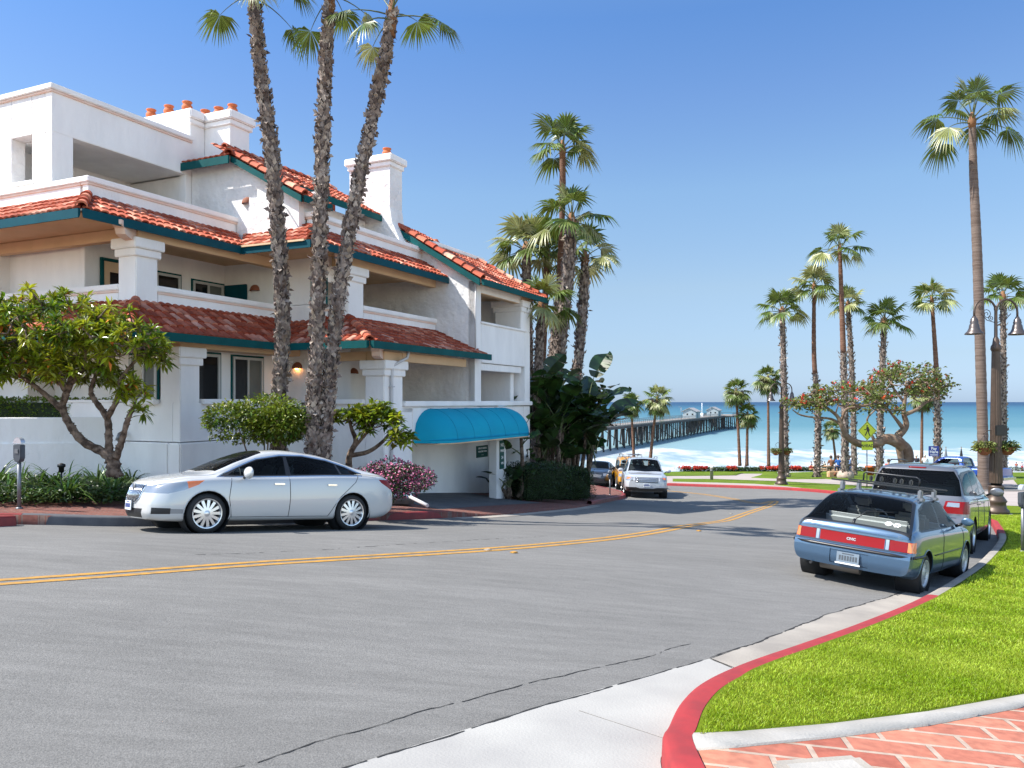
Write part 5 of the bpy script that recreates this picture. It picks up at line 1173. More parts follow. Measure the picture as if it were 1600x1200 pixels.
cd.cut('side_window', 'tint', DLO, 'side', {'ny': .3}); cd.cut('windscreen', 'carglass', [(1.2, -.66), (1.28, 0), (1.2, .66), (.32, .50), (.26, 0), (.32, -.50)], 'plan', {'nz': .3, 'x0': .2})
cd.cut('headlight', 'clens', [(.46, .80), (.9, .80), (.9, .66), (.5, .64)], 'end', {'nx': 1, 'x0': 1.8, 'mirror': 1}); cd.cut('grille', 'metalg', [(-.4, .72), (.4, .72), (.35, .55), (-.35, .55)], 'end', {'nx': 1, 'x0': 1.9})
for x in (1.37, -1.37): cd.arch(x, .335, .385)
cd.finish(); cd.wheels(.335, .245, .235, ('spoke', 9, 'alloy'), .905, .385); mirror(cd, .72, .93, .98, dk); cd.seats(.15, -.85, .62)
# ---- blue pickup across the park
bl_ = paint('blue_pickup_paint', (.01, .055, .28), .25, .3)
kP = dict(wb=3.4, x0=-2.7, x1=2.7, crown=.05, cat='pickup truck', n=60,
 top=[(-2.7, 1.08), (-2.62, 1.14), (-.95, 1.14), (-.80, 1.2), (-.68, 1.66), (-.5, 1.75), (.3, 1.76), (.55, 1.68), (1.15, 1.22), (1.3, 1.16), (2.4, 1.05), (2.65, .95), (2.7, .8)],
 belt=[(-2.7, 1.04), (-.9, 1.10), (0, 1.1), (1.3, 1.05), (2.4, .98), (2.7, .75)], w=[(-2.7, .90), (-2.6, .93), (0, .95), (2.2, .93), (2.6, .88), (2.7, .82)], wt=[(-2.7, .84), (-.9, .84), (-.6, .70), (.3, .70), (1.2, .84), (2.7, .75)],
 bot=[(-2.7, .5), (-2.4, .42), (2.4, .4), (2.7, .45)], nose=[(.3, 0), (.6, .05), (1, 0)], tail=[(.3, 0), (.5, .06), (.62, .05), (.68, 0), (1.1, 0)])
q = G(1530, 765, .15); ck = Car('pickup_truck', 'blue pickup truck parked beyond the big palm and lamp post', (q.x+.4, q.y+3.0), (-.62, .78), kP, bl_, lift=.15)
ck.cut('side_window', 'tint', [(1.0, 1.16), (.45, 1.55), (.2, 1.63), (-.5, 1.63), (-.62, 1.18)], 'side', {'ny': .3}); ck.cut('rear_window', 'tint', [(-.6, 1.25), (.6, 1.25), (.55, 1.6), (-.55, 1.6)], 'end', {'nx': -1, 'x1': -.5, 'x0': -.95})
ck.cut('windscreen', 'tint', [(1.1, -.75), (1.1, .75), (.45, .6), (.45, -.6)], 'plan', {'nz': .3, 'x0': .4}); ck.cut('bed_opening', 'dark', [(-2.58, -.78), (-2.58, .78), (-.98, .78), (-.98, -.78)], 'plan', {'nz': .6}, off=-.02)
ck.cut('tail_light', 'redlens', [(.80, 1.05), (1.0, 1.05), (1.0, .78), (.80, .78)], 'end', {'nx': -1, 'x1': -2.4, 'mirror': 1})
for x in (1.7, -1.7): ck.arch(x, .36, .42)
ck.line('tailgate_gap', 'dark', [(-.76, 1.08), (-.76, .68), (.76, .68), (.76, 1.08)], .008, (-1,), 0, 'end')
ck.finish(); ck.wheels(.36, .22, .23, ('spoke', 6, 'alloy'), .93, .42); mirror(ck, .8, 1.0, 1.2, bl_); ck.plate(ck.projx(0, .58, -1).x-.02, .58, -1)
ck.box('rear_bumper', 'chrome', -2.84, -2.72, -.85, .85, .48, .62)
# ---------------------------------------------------------------- vegetation
M['ptrunk'] = mat('palm_trunk', (.045, .030, .024), .95, col2=(.25, .20, .17), scale=7, bump=1., bscale=10, bdist=.08, stretch=(1, 1, .8), lo=.40, hi=.62)
M['ptrunk_r'] = mat('palm_trunk_red', (0.096, 0.039, 0.021), .9, col2=(0.156, 0.084, 0.054), scale=3, bump=.6, bscale=6, bdist=.04, stretch=(.4, .4, 4))
M['ptrunk_g'] = mat('palm_trunk_smooth', (0.09, 0.06, 0.045), .9, col2=(0.15, 0.111, 0.09), scale=2.2, bump=.6, bscale=5, bdist=.04, stretch=(.3, .3, 5))
M['boot'] = mat('leaf_base', (.15, .105, .08), .9, col2=(.30, .25, .22), scale=3, rnd=.6)
M['boot_0'] = mat('leaf_base_old', (0.12, 0.09, 0.075), .9, col2=(0.198, 0.168, 0.15), scale=3, rnd=.5)
M['boot_r'] = mat('leaf_base_red', (0.144, 0.06, 0.03), .9, rnd=.5)
M['frond'] = mat('palm_frond', (0.05625, 0.09375, 0.012), .42, col2=(0.1125, 0.1575, 0.02625), scale=1.8, rnd=.35, trans=.22, spec=.5)
M['frond_l'] = mat('palm_frond_pale', (.19, .21, .06), .42, col2=(.32, .33, .15), scale=1.8, rnd=.35, trans=.2, spec=.5)
M['petiole'] = mat('petiole', (0.078, 0.096, 0.03), .5)
M['skirt'] = mat('dead_fronds', (0.102, 0.072, 0.045), .9, col2=(0.144, 0.108, 0.066), scale=3, rnd=.4)
M['bark'] = mat('bark', (.055, .032, .020), .9, col2=(.20, .14, .10), scale=9, bump=1., bscale=16, bdist=.04, lo=.38, hi=.62)
M['bark_c'] = mat('coral_bark', (0.12, 0.069, 0.042), .85, col2=(0.216, 0.162, 0.114), scale=2.5, bump=.5, bscale=12)
M['leaf_p'] = mat('glossy_leaf', (.060, .115, .006), .30, col2=(.27, .30, .015), scale=1.5, rnd=.5, trans=.3, spec=.6, lo=.38, hi=.62)
M['leaf_sh'] = mat('shrub_leaf', (.035, .080, .008), .35, col2=(.16, .20, .015), scale=2.5, rnd=.5, trans=.25, spec=.5)
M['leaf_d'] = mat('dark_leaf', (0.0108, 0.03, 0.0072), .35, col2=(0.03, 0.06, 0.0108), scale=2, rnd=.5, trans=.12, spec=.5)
M['leaf_y'] = mat('yellow_leaf', (.30, .33, .04), .5, rnd=.4, trans=.2)
M['leaf_c'] = mat('coral_tree_leaf', (0.075, 0.1125, 0.0225), .5, col2=(0.15, 0.165, 0.0375), scale=2, rnd=.5, trans=.25)
M['leaf_h'] = mat('hedge_leaf', (0.021, 0.051, 0.0072), .5, col2=(0.042, 0.078, 0.012), scale=2, rnd=.5, trans=.2)
M['leaf_hl'] = mat('hedge_leaf_light', (0.075, 0.1425, 0.01125), .5, col2=(0.15, 0.225, 0.0225), scale=2, rnd=.5, trans=.25)
M['leaf_s'] = mat('strap_leaf', (0.0375, 0.09, 0.0135), .4, col2=(0.0825, 0.15, 0.02625), scale=3, rnd=.4, trans=.2)
M['redfl'] = mat('red_flower', (0.50, 0.035, 0.012), .6, rnd=.4)
M['pinkfl'] = mat('pink_flower', (0.375, 0.05625, 0.15), .6, col2=(0.465, 0.15, 0.255), scale=8, rnd=.4)
M['yelfl'] = mat('pale_flower', (.24, .24, .05), .6, rnd=.3)
def unit(a): return a/np.maximum(np.linalg.norm(a, axis=1, keepdims=True), 1e-9)
def leaves(name, Pn, Dn, L, Wd, m, parent, droop=.25, fold=.3, jl=.25, up=None):
    Pn = np.asarray(Pn, float); Dn = unit(np.asarray(Dn, float)); n = len(Pn); L = L*np.random.uniform(1-jl, 1+jl, (n, 1)); Wd = Wd*np.random.uniform(.8, 1.2, (n, 1))
    upv = np.tile([0, 0, 1.], (n, 1)) if up is None else up
    S = np.cross(Dn, upv+np.random.normal(0, .35, (n, 3))); S = unit(S); Nn = np.cross(S, Dn)
    dz = np.array([[0, 0, -1.]])
    mid = Pn+Dn*L*.5+dz*L*droop*.25; tip = Pn+Dn*L+dz*L*droop
    ml = mid-S*Wd*.5+Nn*Wd*fold; mr = mid+S*Wd*.5+Nn*Wd*fold
    V = np.stack([Pn, ml, mid, mr, tip], 1).reshape(-1, 3); o = np.arange(n)[:, None]*5
    Fc = np.concatenate([o+[0, 2, 1], o+[0, 3, 2], o+[1, 2, 4], o+[2, 3, 4]])
    o_ = np_mesh(name, V, Fc, m, parent)
    if parent and name in ('flowers', 'leaf_bases', 'foliage', 'basket_plants', 'basket_flowers', 'plants', 'yellow_leaves'): o_['kind'] = 'stuff'
    return o_
def _stuff(o): o['kind'] = 'stuff'; return o
def join_np(parts):
    V = []; Fc = []; k = 0
    for v, f in parts: V.append(v); Fc += [[i+k for i in q] for q in f]; k += len(v)
    return np.concatenate(V), Fc
def fan_leaf(org, d, plen, R, roll, droop, nseg=24, spread=115):
    """petiole + fan; returns blade verts, faces, petiole pts"""
    d = Vector(d).normalized(); side = d.cross(Vector((0, 0, 1)))
    side = side.normalized() if side.length > .05 else Vector((1, 0, 0)); up = side.cross(d).normalized()
    pts = []; p = Vector(org); dd = d.copy()
    for i in range(6):
        pts.append(p.copy()); p = p+dd*plen/5; dd = (dd+Vector((0, 0, -droop*.12))).normalized()
    hub = pts[-1]; side = dd.cross(Vector((0, 0, 1))); side = side.normalized() if side.length > .05 else Vector((1, 0, 0)); up = side.cross(dd).normalized()
    side = Matrix.Rotation(roll, 3, dd) @ side; up = Matrix.Rotation(roll, 3, dd) @ up
    V = []; Fc = []
    for i in range(nseg):
        a = radians(-spread+2*spread*(i+.5)/nseg+random.uniform(-2, 2)); q = (dd*cos(a)+side*sin(a)).normalized(); t = q.cross(up).normalized()
        rr = R*(1-.28*(abs(a)/radians(spread))**2)*random.uniform(.88, 1.08); w = R*radians(spread)/nseg*.62; fo = w*.55
        sag = droop*random.uniform(.6, 1.3)
        def pt(r, s, h): return hub+q*(r*rr)+t*s+up*(h-.10*R*abs(sin(a))*r)+Vector((0, 0, -sag*R*.42*max(0, r-.35)**1.6*2.2))
        k = len(V); V += [pt(.02, 0, 0), pt(.55, -w, fo), pt(.55, 0, 0), pt(.55, w, fo), pt(.8, -w*.45, fo*.4-.0), pt(.8, w*.45, fo*.4), pt(1.0, 0, 0)]
        Fc += [[k, k+2, k+1], [k, k+3, k+2], [k+1, k+2, k+5, k+4], [k+2, k+3, k+5], [k+4, k+5, k+6]]
    return np.array(V), Fc, pts
def crown_meshes(nl, plen, R, el0, el1, nseg, seed, skirt=0, az_bias=None, droop=1.0):
    random.seed(seed); A = []; Bp = []; pet = MB(); base = Vector((0, 0, 0))
    for i in range(nl):
        u = i/max(1, nl-1); el = radians(el0+(el1-el0)*u**.85+random.uniform(-8, 8)); az = i*2.39996+random.uniform(-.3, .3)
        d = (cos(az)*cos(el), sin(az)*cos(el), sin(el)); s = random.uniform(.82, 1.12)
        v, f, pts = fan_leaf((d[0]*.08, d[1]*.08, .05-u*.35), d, plen*s*(.75+.25*cos(el)), R*s, random.uniform(-.5, .5), droop*(.6+.7*u), nseg)
        (A if random.random() < .62 else Bp).append((v, f)); pet.tube(pts, [.032*R, .03*R, .025*R, .02*R, .016*R, .012*R], 4, False)
    def mk(nm, parts, m):
        V, Fc = join_np(parts); me = bpy.data.meshes.new(nm); me.from_pydata(V.tolist(), [], Fc); me.materials.append(M[m]); return me
    res = [('fronds', mk('fronds', A, 'frond')), ('pale_fronds', mk('pale_fronds', Bp or A[:1], 'frond_l'))]
    me = bpy.data.meshes.new('leaf_stalks'); pet.bm.to_mesh(me); pet.bm.free(); me.materials.append(M['petiole']); res.append(('leaf_stalks', me))
    if skirt:
        n = skirt; a = np.random.uniform(0, 2*pi, n); z = np.random.uniform(-1.9, .1, n)*R; rr = .55+.35*(1+z/(R*1.9))
        Pn = np.stack([np.cos(a)*rr*.6, np.sin(a)*rr*.6, z*.55], 1); D = np.stack([np.cos(a)*.35, np.sin(a)*.35, -np.ones(n)], 1)
        o = leaves('skirt', Pn, D, R*.85, .13, 'skirt', None, .1); me = o.data; bpy.data.objects.remove(o); res.append(('dead_fronds', me))
    return res
CR = {'big': crown_meshes(14, .95, .80, 86, -4, 30, 1, droop=.9), 'trioA': crown_meshes(9, 1.0, .60, 84, -20, 30, 2, droop=.8), 'mid': crown_meshes(14, .78, .92, 86, 2, 22, 3, droop=.7), 'midB': crown_meshes(13, .85, .88, 84, -6, 22, 4, droop=.75),
      'midC': crown_meshes(15, .72, .92, 86, 0, 20, 5, droop=.7), 'full': crown_meshes(30, .75, .80, 85, -50, 18, 6, skirt=420, droop=.8), 'full2': crown_meshes(26, .8, .85, 85, -45, 18, 8, skirt=360, droop=.8)}
RK = 1.
def palm(label, pts, rad, crown, cs=1., style='shag', split=None, rot=0., boots=None, name='palm_tree', group=None, tilt=(0, 0), boot_r=0., bs=1.):
    """pts: world trunk centre points bottom to top; rad radii; split: index where the shaggy bark ends"""
    rad = [r*RK for r in rad]; pts = catmull(pts, 5); N = len(pts); b0 = pts[0].copy()
    rr = [np.interp(i/(N-1), np.linspace(0, 1, len(rad)), rad) for i in range(N)]
    t = thing(name, label, 'palm tree', b0, group=group); L_ = [p-b0 for p in pts]
    # dense rings for a rough outline
    arc = [0]
    for a, b in zip(L_, L_[1:]): arc.append(arc[-1]+(b-a).length)
    H = arc[-1]; 
    def at(s):
        i = max(0, min(N-2, next((j for j in range(N-1) if arc[j+1] >= s), N-2))); k = (s-arc[i])/(arc[i+1]-arc[i]); return L_[i].lerp(L_[i+1], k), rr[i]+(rr[i+1]-rr[i])*k
    def seg(nm, s0, s1, m, amp, step):
        P_, R_ = [], []; s = s0
        while s < s1: p, r = at(s); P_.append(p); R_.append(r*(1+amp*((1 if int(s/step) % 2 else -1)+random.uniform(-.6, .6)))); s += step
        p, r = at(s1); P_.append(p); R_.append(r); b = MB(); b.tube(P_, R_, 12); return b.build(nm, m, t)
    sp = H*(split if split is not None else (1 if style == 'shag' else 0)); flare = rr[0]
    if sp > .1: o = seg('trunk', 0, sp, 'ptrunk', .05, .16)
    if sp < H-.1: seg('upper_trunk' if sp > .1 else 'trunk', max(0, sp-.02), H, 'ptrunk_r' if style != 'smooth' else 'ptrunk_g', .035 if style != 'smooth' else .025, .22)
    nb = boots if boots is not None else int(sp*26)
    if nb and sp > .1:
        Pn = []; D = []; wd = []
        for i in range(nb):
            s = sp*(i+random.random())/nb; a = i*2.4+random.uniform(-.4, .4); p, r = at(s); d = Vector((cos(a), sin(a), 0))
            Pn.append(p+d*r*.88); D.append(d*random.uniform(.45, 1.0)+Vector((0, 0, random.uniform(1.0, 2.2) if random.random() < .8 else random.uniform(-1.0, .3))))
        leaves('leaf_bases', Pn, D, .15*bs*(rr[N//2]/.20)**.5, .105*bs, 'boot' if not boot_r else 'boot_r', t, -.1, .15, .5, up=np.array([[cos(i*2.4), sin(i*2.4), 0] for i in range(nb)]))
    cz = MB(); top = L_[-1]; rt = rr[-1]
    cz.tube([top-Vector((0, 0, .5)), top-Vector((0, 0, .1)), top+Vector((0, 0, .35))], [rt*1.02, rt*1.25, rt*.5], 10); cz.build('crownshaft', 'boot_r', t)
    mt = Matrix.Translation(top+Vector((0, 0, .15))) @ Matrix.Rotation(tilt[0], 4, 'X') @ Matrix.Rotation(tilt[1], 4, 'Y') @ Matrix.Rotation(rot, 4, 'Z') @ Matrix.Scale(cs, 4)
    for nm, me in CR[crown]: o = bpy.data.objects.new(nm, me); COL.objects.link(o); o.parent = t; o.matrix_local = mt
    return t
def col_(d, lst): return [V3(px, py, d) for px, py in lst]
RK = .72
# three palms on the left
palm('leftmost of three tall shaggy palms, leaning left in front of the building', col_(18.2, [(437, 752), (437, 640), (441, 520), (437, 400), (424, 240), (407, 110), (396, -14)]), [.23, .20, .185, .185, .195, .20, .175, .13], 'trioA', 1.0, rot=.6, boots=1700, group='palms in front of the building')
palm('middle of three tall shaggy palms rising beside the round shrub', col_(17.2, [(492, 760), (489, 690), (494, 560), (499, 400), (504, 230), (509, 100), (516, -14)]), [.22, .19, .175, .17, .17, .17, .15, .12], 'trioA', .95, rot=2.2, boots=1700, group='palms in front of the building')
palm('rightmost of three tall shaggy palms, curving up to the right', col_(17.3, [(502, 760), (508, 680), (519, 560), (535, 430), (562, 280), (587, 160), (603, 85), (612, 22)]), [.21, .18, .17, .165, .16, .16, .145, .12], 'trioA', 1.0, rot=4.1, boots=1700, group='palms in front of the building')
# group beyond the right end of the building
g_ = 'palms beyond the garage end of the building'
palm('tallest palm beyond the garage, thin red upper trunk', col_(34, [(846, 745), (858, 620), (872, 480), (877, 380), (879, 300), (879, 232)]), [.42, .34, .28, .20, .17, .19, .17], 'mid', 1.12, 'red', .60, 0.3, 420, group=g_, bs=1.25)
palm('thick shaggy palm leaning right beyond the garage', col_(33, [(852, 745), (862, 640), (878, 520), (888, 420), (893, 345)]), [.42, .36, .33, .33, .36, .25], 'midB', 1.15, 'shag', 1, 1.7, 600, group=g_, bs=1.25)
palm('slender shaggy palm beyond the garage with one long frond to the right', col_(36, [(893, 745), (898, 640), (906, 540), (912, 460), (914, 402)]), [.34, .28, .28, .32, .30, .2], 'midB', 1.12, 'shag', 1, 0.2, 480, group=g_, bs=1.25)
palm('bushy headed palm rising behind the right end of the tile roof', col_(35, [(832, 745), (828, 600), (824, 480), (822, 390)]), [.3, .26, .26, .3, .26], 'midC', 1.2, 'shag', 1, 1.0, 350, group=g_, bs=1.25)
palm('palm with red trunk hidden behind the taller ones', col_(36, [(840, 745), (846, 600), (852, 480), (854, 385)]), [.3, .25, .2, .17, .17], 'mid', .95, 'red', .5, 2.0, 200, group=g_)
palm('short palm close to the garage corner, fronds over the roof edge', col_(31.5, [(836, 745), (838, 640), (843, 540), (846, 478)]), [.27, .24, .24, .24, .2], 'midB', .95, 'shag', 1, 3.6, 350, group=g_)
RK = .85
# tall row in the park
def park(label, base, top, d, r0, r1, crown, cs, style='shag', split=1., rot=0., mid=None, boots=260, group='tall park palms'):
    L_ = [base]+(mid or [((base[0]*.6+top[0]*.4), base[1]*.5+top[1]*.5)])+[top]
    q = col_(d, L_); return palm(label, [q[0]-Vector((0, 0, .3))]+q, [r0*1.15, r0*.80, r0*.74, (r0+r1)*.36, r1*.70], crown, cs*.88, style, split, rot, boots, group=group, bs=1.6)
park('leftmost park palm, shaggy, standing just right of the far lamp post', (1228, 739), (1222, 486), 62, .36, .34, 'mid', 1.55, rot=.5)
park('park palm with thin bare upper trunk, second from the left of the tall ones', (1277, 741), (1272, 446), 62, .36, .22, 'midC', 1.5, 'red', .55, 1.1, [(1278, 640), (1272, 560)])
park('tallest of the middle park palms, bare reddish trunk above a shaggy half', (1320, 745), (1312, 388), 60, .40, .22, 'midB', 1.6, 'red', .56, 2.1, [(1320, 640), (1316, 500)])
park('shaggy park palm crossing just behind the tallest middle one', (1335, 737), (1325, 476), 66, .34, .32, 'midC', 1.35, rot=3.0, mid=[(1332, 600)])
park('shaggy park palm rising behind the yellow crossing sign', (1374, 739), (1382, 502), 60, .38, .32, 'mid', 1.5, rot=2.4, mid=[(1376, 640)])
park('park palm with bare upper trunk right of the coral tree', (1465, 734), (1456, 468), 60, .36, .20, 'midC', 1.35, 'red', .62, 4.0, [(1464, 600)])
park('park palm behind the near lamp post, shaggy trunk', (1569, 733), (1567, 462), 60, .32, .32, 'mid', 1.4, rot=1.2)
t_ = palm('giant smooth trunked palm at the right, tallest in the view', [V3(1537, 768, 43)-Vector((0, 0, .3))]+col_(43, [(1537, 762), (1536, 700), (1532, 560), (1527, 400), (1521, 270), (1519, 186)]), [.55, .44, .34, .31, .30, .29, .27, .23, .20], 'big', 1.6, 'smooth', 0, rot=2.3, group='tall park palms')
g2 = 'smaller palms with full round heads by the sea'
def sea_palm(label, base, top, d, r, crown, cs, rot): palm(label, col_(d, [base, ((base[0]*.55+top[0]*.45), (base[1]+top[1])/2), top]), [r*.75, r*.55, r*.5, r*.45], crown, cs*.72, 'red', .0, rot, 0, group=g2)
sea_palm('left of two round headed palms in front of the pier', (991, 728), (986, 632), 88, .30, 'full', 1.5, .3)
sea_palm('right of two round headed palms in front of the pier', (1015, 728), (1027, 624), 88, .34, 'full2', 1.75, 1.3)
sea_palm('round headed palm right of the pier end', (1156, 728), (1150, 612), 86, .32, 'full', 1.65, 2.3)
sea_palm('shorter dark headed palm right of the pier end', (1167, 728), (1168, 648), 86, .32, 'full2', 1.35, 3.3)
sea_palm('round headed palm left of the far lamp post', (1201, 728), (1200, 592), 84, .30, 'full', 1.7, 4.3)
sea_palm('small far palm seen through the picnic group', (1306, 722), (1300, 672), 84, .25, 'full2', 1.05, 5.3)
sea_palm('far palm hidden behind the crown of the coral tree', (1440, 726), (1441, 622), 84, .3, 'full', 1.5, .9)
# ---- broadleaf trees from limbs
def rot_about(v, ax, a): return Matrix.Rotation(a, 3, ax) @ v
def rosettes(tips, n, L, Wd, el=(-25, 75), seed=0):
    Pn = []; D = []
    for (p, d) in tips:
        a0 = random.random()*6
        for i in range(n):
            a = a0+i*2.4; el_ = radians(random.uniform(*el)); v = Vector((cos(a)*cos(el_), sin(a)*cos(el_), sin(el_)))+d*.25
            Pn.append(tuple(p+Vector((random.gauss(0, .02), random.gauss(0, .02), random.gauss(0, .03))))); D.append(tuple(v))
    return Pn, D
def grow(limbs, targets, b, r=.018, sag=.15, zig=.05):
    nodes = [(Vector(p), i) for i, (pts, rad) in enumerate(limbs) for p in catmull(pts, 4)[2:]]; tips = []
    for tg in targets:
        tg = Vector(tg); cand = [n for n in nodes if n[0].z < tg.z+.3] or nodes
        c = min(cand, key=lambda n: (n[0]-tg).length+.3*random.random())[0]; m = c.lerp(tg, .5)+Vector((random.gauss(0, zig), random.gauss(0, zig), -sag*(tg-c).length*random.uniform(.3, 1)))
        pts = [c, c.lerp(m, .6), m, m.lerp(tg, .55)+Vector((0, 0, .02)), tg]
        b.tube(pts, [r*1.5, r*1.25, r, r*.8, r*.6], 5); nodes.append((m, 0)); nodes.append((m.lerp(tg, .6), 0)); tips.append((tg, (tg-m).normalized()))
    return tips
def shell(c, rad, n, zmin=-.3, jitter=.25, inner=.6):
    out = []
    while len(out) < n:
        v = Vector((random.gauss(0, 1), random.gauss(0, 1), random.gauss(0, 1))).normalized()
        if v.z < zmin: continue
        s = random.uniform(inner, 1.0); out.append(Vector((c[0]+v.x*rad[0]*s, c[1]+v.y*rad[1]*s, c[2]+v.z*rad[2]*s)))
    return out
random.seed(11); np.random.seed(11)
# frangipani-like tree by the left garden wall
def LP(px, py, d): return V3(px, py, d)
D0 = 15.6; base = LP(178, 742, D0); t = thing('small_tree', 'spreading small tree with forked scarred limbs and glossy rosettes at the left', 'tree', base)
limbs = [([(178, 745), (176, 720), (160, 706), (130, 690), (108, 662), (98, 636), (104, 610), (112, 585)], [.15, .115, .085, .08, .072, .062, .05, .035], 0),
         ([(172, 722), (170, 690), (168, 655), (150, 628), (142, 612), (148, 590), (160, 560)], [.085, .07, .065, .052, .045, .035, .025], .25),
         ([(180, 718), (190, 690), (200, 655), (208, 638)], [.08, .06, .05, .04], -.3), ([(98, 640), (75, 620), (50, 600), (20, 580)], [.07, .05, .04, .03], .35),
         ([(104, 612), (88, 590), (60, 560), (30, 530)], [.06, .05, .04, .03], -.2), ([(168, 652), (185, 620), (190, 590), (215, 560)], [.06, .045, .035, .025], -.1), ([(100, 630), (112, 600), (130, 575), (135, 540)], [.05, .04, .03, .025], -.4)]
b = MB(); LB = []
for pl, rad, dd in limbs:
    pts = [LP(p[0], p[1], D0+dd*(i/len(pl)))-base for i, p in enumerate(pl)]; cp = catmull(pts, 4); R_ = [float(np.interp(i/(len(cp)-1), np.linspace(0, 1, len(rad)), rad))*(1+.10*((i % 2)*2-1)) for i in range(len(cp))]; b.tube(cp, R_, 9); LB.append((pts, rad))
def blob(px, py, d, w, h, dep, n, **k): c = LP(px, py, d)-base; return shell(c, (w*d/F, dep, h*d/F), n, **k)
tg = blob(70, 520, 15.5, 120, 68, 1.3, 150, zmin=-.45)+blob(180, 540, 15.4, 80, 62, 1.0, 85, zmin=-.45)+blob(-40, 560, 15.8, 110, 90, 1.3, 70, zmin=-.5)+blob(210, 625, 15.5, 26, 30, .3, 12, zmin=-.8)+blob(30, 580, 15.4, 80, 40, .7, 60)+blob(120, 575, 15.6, 60, 30, .8, 30)+blob(110, 590, 15.9, 90, 25, .9, 24)
tips = grow(LB, tg, b, .016, .2); b.build('trunk', 'bark', t)
Pn, D = rosettes(tips, 21, 1, 1, (-50, 70)); k = len(Pn)
leaves('foliage', Pn, D, .225, .062, 'leaf_p', t, .2, .25)
kb = [(q, r_) for pl, rad in LB for q, r_ in zip(catmull(pl, 14), np.interp(np.linspace(0, 1, 14*(len(pl)-1)+1), np.linspace(0, 1, len(rad)), rad))]; sc_ = MB()
for q, r_ in kb:
    a_ = random.uniform(0, 6.28); d_ = Vector((cos(a_), sin(a_)*.9, random.uniform(-.3, .6))).normalized(); sc_.tube([q+d_*r_*.6, q+d_*(r_*1.08+.012)], [r_*.34, r_*.2], 6)
sc_.build('leaf_scars', 'bark', t)['kind'] = 'stuff'
yl = [i for i in range(k) if random.random() < .02]; leaves('yellow_leaves', [Pn[i] for i in yl], [D[i] for i in yl], .22, .065, mat('old_leaf', (.5, .16, .03), .5, rnd=.4), t, .5)
# low fruiting tree with paddle leaves between the palms and the garage
D1 = 18.6; base = LP(545, 735, D1); t = thing('small_tree', 'low crooked small tree with broad rosettes left of the blue awning', 'tree', base)
b = MB(); LB = []
for pl, rad in [([(545, 740), (546, 712), (556, 690), (550, 672), (545, 655)], [.09, .07, .06, .045, .03]), ([(546, 712), (575, 706), (598, 690), (612, 672)], [.06, .05, .04, .03]), ([(552, 700), (570, 680), (590, 655)], [.045, .035, .025])]:
    pts = [LP(p[0], p[1], D1)-base for p in pl]; cp = catmull(pts, 4); b.tube(cp, [float(np.interp(i/(len(cp)-1), np.linspace(0, 1, len(rad)), rad)) for i in range(len(cp))], 8); LB.append((pts, rad))
tg = blob(548, 655, D1, 36, 22, .5, 40)+blob(598, 665, D1-.1, 34, 26, .5, 34)+blob(625, 690, D1-.2, 18, 18, .3, 12)+blob(590, 642, D1, 20, 12, .4, 14)
tips = grow(LB, tg, b, .013, .15); b.build('trunk', 'bark', t); Pn, D = rosettes(tips, 13, 1, 1, (-25, 60)); leaves('foliage', Pn, D, .24, .085, 'leaf_p', t, .3, .2)
# round shrub
def shrub(label, px, py, d, w, h, dep, n, L, Wd, m, fl=None, name='shrub', twigs=True, zmin=-.75, group=None, lumps=9, floor=None):
    c = LP(px, py, d); base = Vector((c.x, c.y, (T(c.x, c.y)+.15) if floor is None else floor)); t = thing(name, label, 'shrub', base, group=group); cz = c-base; rx, rz = w*d/F, h*d/F
    cen = [(cz+Vector((rx*.55*random.uniform(-1, 1), dep*.5*random.uniform(-1, 1), rz*.5*random.uniform(-1, 1))), random.uniform(.45, .62)) for _ in range(lumps)]+[(cz, .8)]
    Pn = []; D = []
    while len(Pn) < n:
        q, s = random.choice(cen); v = Vector((random.gauss(0, 1), random.gauss(0, 1), random.gauss(0, 1))).normalized()
        if v.z < zmin: continue
        k = s*random.uniform(.72, 1.02); p = q+Vector((v.x*rx*k, v.y*dep*k, v.z*rz*k))
        if p.z < .04: continue
        Pn.append(tuple(p)); D.append(tuple(v*.8+Vector((random.gauss(0, .6), random.gauss(0, .6), random.gauss(.25, .5)))))
    leaves('foliage', Pn, D, L, Wd, m, t, .2, .25)
    if fl:
        m2, frac, L2, W2 = fl; ks = [i for i in range(n) if (Vector(Pn[i])-cz).length > 0 and random.random() < frac]
        if ks: leaves('flowers', [tuple(Vector(Pn[i])+Vector(D[i]).normalized()*L*.55) for i in ks], [(random.gauss(0, 1), random.gauss(0, 1), random.gauss(0, 1)) for i in ks], L2, W2, m2, t, 0, .2)
    if twigs:
        b = MB()
        for i in range(9):
            q = random.choice(cen)[0]; b.tube([Vector((random.uniform(-.12, .12), random.uniform(-.1, .1), -.05)), Vector((q.x*.45, q.y*.4, q.z*.45)), q], [.03, .02, .012], 5)
        b.build('stems', 'bark', t)
    return t
shrub('rounded dark shrub with pale yellow leaf tips behind the sedan roof', 413, 662, 17.6, 86, 48, 1.0, 7500, .10, .055, 'leaf_sh', ('yelfl', .14, .06, .045), zmin=-.85)
shrub('pink flowering bush behind the tail of the sedan', 612, 754, 17.0, 66, 36, .75, 6500, .06, .032, 'leaf_d', ('pinkfl', .42, .06, .05), name='flowering_bush', twigs=False, zmin=-.9)
gh = 'clipped dark hedges beside the garage'
